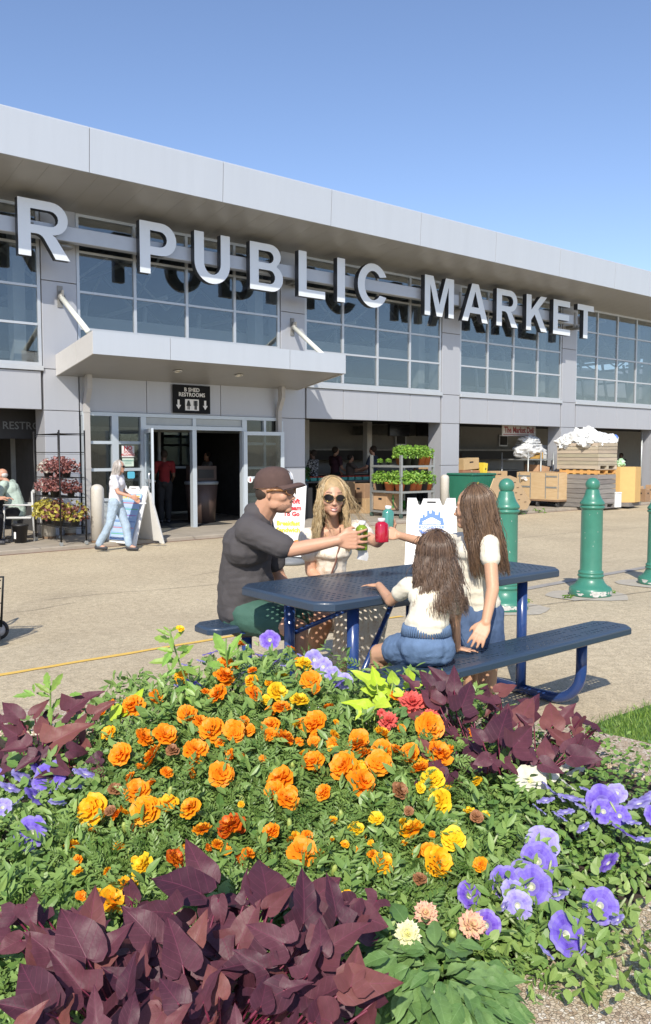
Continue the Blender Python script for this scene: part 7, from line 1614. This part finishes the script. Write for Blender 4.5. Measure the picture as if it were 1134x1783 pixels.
# ---- sweet potato vines: every big leaf an object
def sp_leaf(half,seed,fold,droop,wav):
    """half outline from the notch round to the tip; y along the midrib"""
    r=random.Random(seed); n=len(half); V=[];F=[]; ac=4
    mid=[]
    for i,(x,y) in enumerate(half): t_=i/(n-1); mid.append(max(0,y) if i else 0.)
    for k in range(1,n): mid[k]=max(mid[k],mid[k-1]+.004)
    mx_=mid[-1]; mid=[m/mx_*half[-1][1] for m in mid]
    for sg in (-1,1):
        b=len(V)
        for i,(x,y) in enumerate(half):
            for j in range(ac+1):
                f=j/ac; xx=x*f; yy=mid[i]*(1-f)+y*f
                z=fold*abs(xx)**1.15-droop*yy*abs(yy)+wav*math.sin(yy*7+seed+sg*1.3)*f**1.5*.5+wav*.5*math.sin(f*3+yy*11+seed*2)*f-.25*xx*xx*2*droop
                V.append((sg*xx,yy,z))
        for i in range(n-1):
            for j in range(ac):
                q=(b+i*(ac+1)+j,b+i*(ac+1)+j+1,b+(i+1)*(ac+1)+j+1,b+(i+1)*(ac+1)+j); F.append(q if sg==1 else q[::-1])
    me=bpy.data.meshes.new('leaf'); me.from_pydata(V,[],F); 
    bm=bmesh.new(); bm.from_mesh(me); bmesh.ops.remove_doubles(bm,verts=bm.verts,dist=.0008); bm.to_mesh(me); bm.free()
    me.polygons.foreach_set('use_smooth',[True]*len(me.polygons)); return me
H1=[(0,-.0),(.07,-.14),(.18,-.22),(.32,-.20),(.42,-.08),(.44,.08),(.38,.24),(.31,.38),(.25,.52),(.17,.70),(.08,.87),(0,1)]
H2=[(0,0),(.08,-.15),(.22,-.26),(.40,-.24),(.62,-.02),(.44,.10),(.30,.20),(.31,.33),(.29,.46),(.20,.65),(.09,.85),(0,1)]
H3=[(0,0),(.10,-.16),(.24,-.20),(.40,-.10),(.48,.08),(.48,.26),(.42,.44),(.32,.60),(.20,.76),(.08,.90),(0,1)]
lf=[sp_leaf(H1,1,.30,.22,.05),sp_leaf(H2,2,.35,.18,.06),sp_leaf(H3,3,.22,.26,.07),sp_leaf(H2,4,.55,.10,.05),sp_leaf(H1,5,.16,.34,.08)]
HD=[(0,0),(.05,.06),(.15,.16),(.22,.27),(.21,.31),(.26,.42),(.24,.47),(.25,.58),(.20,.64),(.17,.76),(.09,.90),(0,1)]
def leafmat(name,c1,c2,c3,vein):
    m=bpy.data.materials.new(name); m.use_nodes=True; t=m.node_tree; p=t.nodes['Principled BSDF']; L=t.links.new
    oi=nd(t,'ShaderNodeObjectInfo'); r=nd(t,'ShaderNodeValToRGB'); e=r.color_ramp.elements; e[0].color=(*c1,1); e[1].color=(*c3,1); e.new(.72).color=(*c2,1); L(oi.outputs['Random'],r.inputs[0])
    tc=nd(t,'ShaderNodeTexCoord'); sx_=nd(t,'ShaderNodeSeparateXYZ'); L(tc.outputs['Object'],sx_.inputs[0])
    ab=nd(t,'ShaderNodeMath',operation='ABSOLUTE'); L(sx_.outputs[0],ab.inputs[0])
    # midrib and slanting side veins
    ma=nd(t,'ShaderNodeMath',operation='MULTIPLY_ADD'); ma.inputs[1].default_value=-.75; L(ab.outputs[0],ma.inputs[0]); L(sx_.outputs[1],ma.inputs[2])
    mu=nd(t,'ShaderNodeMath',operation='MULTIPLY'); mu.inputs[1].default_value=34; L(ma.outputs[0],mu.inputs[0]); sn=nd(t,'ShaderNodeMath',operation='COSINE'); L(mu.outputs[0],sn.inputs[0])
    gt=nd(t,'ShaderNodeMapRange'); gt.inputs[1].default_value=.965; gt.inputs[2].default_value=1; L(sn.outputs[0],gt.inputs[0])
    mr=nd(t,'ShaderNodeMapRange'); mr.inputs[1].default_value=.016; mr.inputs[2].default_value=.004; L(ab.outputs[0],mr.inputs[0])
    mxm=nd(t,'ShaderNodeMath',operation='MAXIMUM'); L(gt.outputs[0],mxm.inputs[0]); L(mr.outputs[0],mxm.inputs[1]); sc=nd(t,'ShaderNodeMath',operation='MULTIPLY'); sc.inputs[1].default_value=.34; L(mxm.outputs[0],sc.inputs[0])
    n=nd(t,'ShaderNodeTexNoise'); n.inputs['Scale'].default_value=5; n.inputs['Detail'].default_value=5; L(tc.outputs['Object'],n.inputs['Vector']); rn=nd(t,'ShaderNodeMapRange'); rn.inputs[3].default_value=.72; rn.inputs[4].default_value=1.3; L(n.outputs[0],rn.inputs[0])
    mc=nd(t,'ShaderNodeMix',data_type='RGBA',blend_type='MULTIPLY'); mc.inputs[0].default_value=1; L(r.outputs[0],mc.inputs[6]); L(rn.outputs[0],mc.inputs[7])
    mv=nd(t,'ShaderNodeMix',data_type='RGBA'); L(sc.outputs[0],mv.inputs[0]); L(mc.outputs[2],mv.inputs[6]); mv.inputs[7].default_value=(*vein,1); L(mv.outputs[2],p.inputs['Base Color'])
    p.inputs['Roughness'].default_value=.50; p.inputs['Specular IOR Level'].default_value=.35; b=nd(t,'ShaderNodeBump'); b.inputs['Strength'].default_value=.22; b.inputs['Distance'].default_value=.01; b.invert=True; L(mxm.outputs[0],b.inputs['Height']); 
    n2=nd(t,'ShaderNodeTexNoise'); n2.inputs['Scale'].default_value=14; L(tc.outputs['Object'],n2.inputs['Vector']); b2=nd(t,'ShaderNodeBump'); b2.inputs['Strength'].default_value=.05; b2.inputs['Distance'].default_value=.02; L(n2.outputs[0],b2.inputs['Height']); L(b2.outputs[0],b.inputs['Normal']); L(b.outputs[0],p.inputs['Normal'])
    tr=nd(t,'ShaderNodeBsdfTranslucent'); mx=nd(t,'ShaderNodeMixShader'); mx.inputs[0].default_value=.16; L(mc.outputs[2],tr.inputs[0]); L(p.outputs[0],mx.inputs[1]); L(tr.outputs[0],mx.inputs[2]); L(mx.outputs[0],t.nodes['Material Output'].inputs[0])
    return m
purple=leafmat('purple_leaf',(.068,.022,.036),(.118,.038,.052),(.20,.07,.058),(.26,.055,.11)); lime=leafmat('lime_leaf',(.42,.58,.03),(.50,.66,.06),(.34,.48,.04),(.62,.72,.15))
ptl=M('purple_petiole',(.16,.02,.05),rough=.5,var=.1); ptl2=M('lime_petiole',(.35,.45,.08),rough=.5,var=.1)
def vine(label,name,base,leaves,z0,zr,mat,pm,fill,fillarea,seed,dz=0,lsz=(.075,.12),roots=None):
    """leaves: (junction px,py, tip px,py). dz lifts the leaf layer above the bed surface"""
    r=random.Random(seed); c=on(*base); P=Vector((c.x,c.y,soilz(c.x,c.y))); t=thing(name,label,'sweet potato vine',P,0); st=MB()
    meshes=[m.copy() for m in lf]
    for m in meshes: m.materials.clear(); m.materials.append(mat)
    def put_leaf(J,Tp,n_,k,wid=1.):
        y=(Tp-J); L=y.length; y=y.normalized(); n_=(n_-y*n_.dot(y)).normalized(); x=y.cross(n_)
        o=bpy.data.objects.new('leaf',meshes[k%len(meshes)]); COL.objects.link(o); o.parent=t
        o.matrix_local=Matrix.Translation(J-P)@Matrix((x,y,n_)).transposed().to_4x4()@Matrix.Diagonal((L*wid,L,L,1))
        rt=Vector((r.gauss(0,.05),r.gauss(0,.05),0)); e=J-P; st.tube([e*.25+rt+Vector((0,0,-.0)),e*.6+rt*.5-Vector((0,0,.02)),e],.0026,n=5)
    for i,(a,b,c_,d) in enumerate(leaves):
        J=on(a,b,dz+r.uniform(-.015,.02)); n_=Vector((r.gauss(0,.36),-.70+r.gauss(0,.2),.66)).normalized()
        rr_=ray(c_,d); den=rr_.dot(n_); Tp=Vector((0,0,EYE))+rr_*((J-Vector((0,0,EYE))).dot(n_)/den)
        L=(Tp-J).length; 
        if L>.24: Tp=J+(Tp-J)*.24/L
        if L>.11: Tp=J+(Tp-J)*.84
        put_leaf(J,Tp,n_,r.randrange(5),r.uniform(.66,.90))
    for i in range(fill):
        px=r.uniform(fillarea[0],fillarea[2]); py=r.uniform(fillarea[1],fillarea[3]); J=on(px,py,dz-.03-r.random()*zr)
        if not inpoly(J.x,J.y,ring): continue
        n_=Vector((r.gauss(0,.45),-.4+r.gauss(0,.35),.8)).normalized(); a=r.uniform(0,2*PI); y=Vector((math.cos(a),math.sin(a),r.uniform(-.3,.3))); y=(y-n_*y.dot(n_)).normalized(); L=r.uniform(*lsz); put_leaf(J,J+y*L,n_,r.randrange(5))
    o=st.build('stems',pm,t); o['kind']='stuff'
    return t
front=[(148,1665,174,1508),(356,1530,317,1436),(350,1556,248,1504),(381,1566,386,1616),(318,1680,288,1572),(150,1668,98,1556),(78,1752,14,1656),(80,1765,-30,1740),(141,1721,83,1647),(222,1724,230,1652),(167,1783,163,1712),(222,1784,237,1722),(355,1745,372,1674),(311,1747,272,1695),(466,1572,457,1466),(470,1580,515,1540),(529,1606,533,1484),(586,1594,572,1500),(572,1590,606,1568),(566,1654,661,1590),(560,1654,555,1590),(607,1714,724,1710),(612,1716,625,1642),(496,1724,425,1762),(500,1722,545,1706),(494,1643,426,1606),(512,1645,496,1594),(462,1686,404,1652),(536,1696,556,1638),(550,1776,574,1726),(381,1735,360,1675),(413,1790,409,1745),(270,1640,205,1560),(300,1590,220,1580),(250,1690,250,1640),(430,1560,425,1510),(340,1640,360,1580),(455,1750,470,1690),(580,1780,520,1760),(300,1783,330,1740),(110,1700,60,1690),(40,1790,80,1740),(190,1650,230,1600)]
vine('dark purple sweet potato vine with big pointed leaves filling the front left of the bed','sweet_potato_vine',(330,1700),front,0,.10,purple,ptl,130,(10,1560,660,1800),4,dz=.13,lsz=(.05,.10))
rb=[(791,1202,793,1143),(775,1190,746,1158),(756,1200,725,1157),(719,1194,696,1169),(804,1231,829,1170),(860,1226,820,1207),(870,1205,909,1185),(764,1226,733,1196),(788,1222,782,1200),(862,1224,843,1246),(878,1258,889,1215),(928,1231,903,1214),(920,1247,941,1193),(868,1285,890,1214),(905,1257,939,1194),(918,1259,898,1240),(962,1262,958,1203),(980,1290,950,1264),(894,1301,937,1254),(949,1314,955,1276),(923,1322,932,1295),(985,1309,1003,1280),(1021,1301,1049,1294),(995,1316,1046,1318),(840,1290,820,1262),(850,1320,826,1330),(880,1330,905,1350),(825,1245,800,1260),(905,1300,880,1330),(945,1330,985,1345),(750,1215,765,1190),(980,1250,1003,1222)]
vine('dark purple sweet potato vine rising in front of the near bench at the back right','sweet_potato_vine',(880,1290),rb,0,.10,purple,ptl,85,(735,1200,1040,1350),5,dz=.07,lsz=(.05,.10))
lb=[(33,1251,-4,1212),(60,1243,86,1214),(122,1236,184,1191),(167,1243,203,1218),(93,1292,172,1246),(94,1288,112,1318),(122,1306,160,1308),(74,1269,66,1236),(44,1302,-4,1306),(4,1258,-30,1230),(60,1320,20,1345),(100,1330,120,1350),(30,1280,0,1262),(140,1262,150,1235),(75,1305,60,1340)]
vine('dark purple sweet potato vine at the back left edge of the bed','sweet_potato_vine',(85,1290),lb,0,.10,purple,ptl,34,(-30,1235,180,1350),6,dz=.05,lsz=(.05,.10))
lm_=[(651,1192,606,1155),(656,1189,648,1157),(685,1186,685,1161),(713,1181,717,1158),(721,1195,738,1190),(640,1232,590,1212),(629,1243,617,1253),(707,1194,730,1189),(668,1200,640,1205),(690,1205,712,1212),(660,1212,676,1228)]
vine('bright lime green sweet potato vine in front of the seated girl','sweet_potato_vine',(665,1205),lm_,0,.04,lime,ptl2,8,(610,1190,720,1230),7,dz=.05,lsz=(.05,.08))
vine('small lime green sprig at the back left of the marigolds','sweet_potato_vine',(225,1232),[(231,1227,251,1194),(215,1240,232,1212),(205,1245,190,1225)],0,.04,lime,ptl2,0,(0,0,1,1),8,dz=.02)
dmat=leafmat('dahlia_leaf_green',(.10,.20,.055),(.15,.26,.08),(.20,.32,.11),(.26,.42,.16)); dm_=[sp_leaf(HD,11,.35,.35,.04),sp_leaf(HD,12,.2,.5,.05),sp_leaf(HD,13,.5,.2,.04)]
for m in dm_: m.materials.append(dmat)
for t,c,rad,nl,P in dahlia_todo:
    r=random.Random(nl)
    for i in range(int(nl*1.5)):
        a=r.uniform(0,2*PI); u=math.sqrt(r.random())*rad; J=Vector((c.x+math.cos(a)*u*.7,c.y+math.sin(a)*u*.7,0)); J.z=soilz(J.x,J.y)+(hf(J.x,J.y)+.03-soilz(J.x,J.y))*(.35+.65*r.random()**.6)
        y=Vector((math.cos(a)+r.gauss(0,.4),math.sin(a)+r.gauss(0,.4)-.2,r.uniform(-.25,.35))).normalized(); n_=Vector((r.gauss(0,.25),-.3,1)); n_=(n_-y*n_.dot(y)).normalized(); L=r.uniform(.05,.098)*(1 if rad>.15 else .75)
        o=bpy.data.objects.new('leaf',dm_[i%3]); COL.objects.link(o); o.parent=t; o.matrix_local=Matrix.Translation(J-P)@Matrix((y.cross(n_),y,n_)).transposed().to_4x4()@Matrix.Diagonal((L,L,L,1))
# ---- taller sprigs standing out of the mound
P_=[];N_=[];H_=[]
for i in range(900):
    x=npr.uniform(-1.0,.75); y=npr.uniform(2.1,3.85); z=hf(x,y)+npr.uniform(-.01,.035); 
    if noise.noise(Vector((x*3,y*3,7)))>-.1:
        for k in range(3): P_.append((x,y,z-.012*k)); N_.append((0,-.4,1)); H_.append((npr.normal(0,.6),npr.normal(0,.5),1.1))
scatter('bed_sprigs',np.array(P_),np.array(N_),'lance',.050,wg,None,spread=.7,label='upright pale green sprigs standing above the bed foliage',skind='stuff',heading=np.array(H_))
P_=[];N_=[]
for i in range(1100):
    x=npr.uniform(-1.35,.7); y=npr.uniform(2.05,3.85)
    if noise.noise(Vector((x*2.5,y*2.5,1)))>.05: P_.append((x,y,hf(x,y)+npr.uniform(-.03,.005))); N_.append((0,-.3,1))
scatter('bed_broad_weeds',np.array(P_),np.array(N_),'oval',.060,wg,None,spread=.5,label='broader pale green weed leaves in patches among the marigolds',skind='stuff')
# ---- tall weeds
serr=MB().add([(0,0,0),(.25,.12,.03),(.3,.09,.03),(.5,.17,.03),(.56,.12,.02),(.78,.10,0),(1,0,-.08),(.78,-.10,0),(.56,-.12,.02),(.5,-.17,.03),(.3,-.09,.03),(.25,-.12,.03),(.25,0,-.01),(.5,0,-.02),(.78,0,-.04)],[(0,12,1),(1,12,2),(2,12,13,3),(3,13,4),(4,13,14,5),(5,14,6),(0,11,12),(11,10,12),(10,9,13,12),(9,8,13),(8,7,14,13),(7,6,14)]).mesh('weed_leaf')
wm=M('tall_weed_leaf',(.26,.42,.08),rough=.5,var=.15,vs=5,trl=.3,rnd=.15); serr.materials.append(wm)
def tallweed(label,root,pts,leaves,seed):
    c=on(*root); P=Vector((c.x,c.y,c.z-.12)); t=thing('tall_weed',label,'weed',P,0); Y=c.y; r=random.Random(seed)
    sp_=[atY(x,y,Y) for x,y in pts]; MB().tube([q-P for q in sp_],.004,n=6).build('stem',stemm,t)
    for (a,b,c_,d) in leaves:
        J=atY(a,b,Y+r.uniform(-.02,.02)); n_=Vector((r.gauss(0,.3),-.6,.7)).normalized(); rr_=ray(c_,d); Tp=Vector((0,0,EYE))+rr_*((J-Vector((0,0,EYE))).dot(n_)/rr_.dot(n_)); y=(Tp-J); L=y.length; y.normalize(); n_=(n_-y*n_.dot(y)).normalized()
        o=link('leaf',serr,None,t,X=Matrix.Translation(J-P)@Matrix((y,n_.cross(y),n_)).transposed().to_4x4()@Matrix.Diagonal((L,L,L,1)))
    return t
tw=tallweed('tall pale green weed with toothed leaves rising above the flowers near the bench',(320,1215),[(330,1215),(322,1180),(308,1140),(298,1108),(296,1096)],[(322,1172,350,1158),(318,1165,280,1178),(312,1150,258,1152),(312,1148,338,1120),(305,1135,272,1128),(306,1132,336,1126),(300,1118,266,1108),(302,1115,322,1095),(298,1108,272,1094),(298,1106,300,1132),(300,1130,283,1160),(325,1185,352,1215),(328,1195,300,1205),(296,1100,284,1090),(297,1100,312,1090),(318,1160,345,1175),(310,1140,300,1165),(324,1190,345,1235)],3)
c=atY(314,1095,tw.location.y); add_flower(tw,c,.035,'y',mari[4],Vector((.3,-.5,.8)))
tallweed('small pale green weed standing in the back left purple leaves',(90,1262),[(90,1275),(88,1240),(88,1205),(86,1190)],[(88,1208,60,1188),(88,1206,110,1170),(87,1200,78,1168),(86,1196,98,1192),(88,1214,62,1205),(60,1210,22,1212),(60,1206,58,1190),(62,1212,40,1200),(89,1235,118,1208),(120,1210,142,1208),(88,1230,88,1260)],4)
tallweed('stout green stalk with broad leaves right of the tall weed',(395,1170),[(398,1175),(394,1140),(394,1112)],[(396,1150,372,1098),(396,1150,418,1128),(394,1140,376,1128),(396,1160,430,1150),(394,1150,420,1100),(394,1165,360,1152)],5)
# ---- lawn corner
lawn=[(1.28,4.18),(1.42,4.45),(1.75,4.72),(2.4,5.2),(3.6,5.6),(5,5.6),(5,2.0),(2.0,1.2),(1.2,1.9),(1.5,2.3),(1.72,2.9),(1.66,3.5),(1.5,3.85)]
q=MB().add([(x,y,.012) for x,y in chaikin(lawn,2)],[tuple(range(4*len(lawn)))]); tag(q.build('lawn',M('lawn_ground',(.07,.14,.03),rough=1,var=.3,vs=20)),kind='structure')
LP=chaikin(lawn,2); gv=[];gf=[];gt=[]; n=0
while n<26000:
    x=rnd.uniform(1.2,3.4); y=rnd.uniform(2.8,5.3)
    if x>.52*y+.35 or not inpoly(x+rnd.gauss(0,.03),y+rnd.gauss(0,.03),LP): n+=.2; continue
    h=rnd.uniform(.02,.05); a=rnd.uniform(0,6.28); w=.0022; dx,dy=math.cos(a),math.sin(a); b=rnd.uniform(0,.035); k=len(gv)
    gv+=[(x-dy*w,y+dx*w,.01),(x+dy*w,y-dx*w,.01),(x+dx*b*.4+dy*w*.8,y+dy*b*.4-dx*w*.8,h*.6),(x+dx*b,y+dy*b,h)]; gf+=[(k,k+1,k+2),(k,k+2,k+3)]; t_=rnd.random(); gt+=[t_,t_]; n+=1
leafmesh('lawn_grass',gv,gf,gt,attr_leaf('grass_blade',(.10,.22,.03),(.32,.46,.09),trl=.3),kind='stuff',label='short bright green grass beside the flower bed kerb')
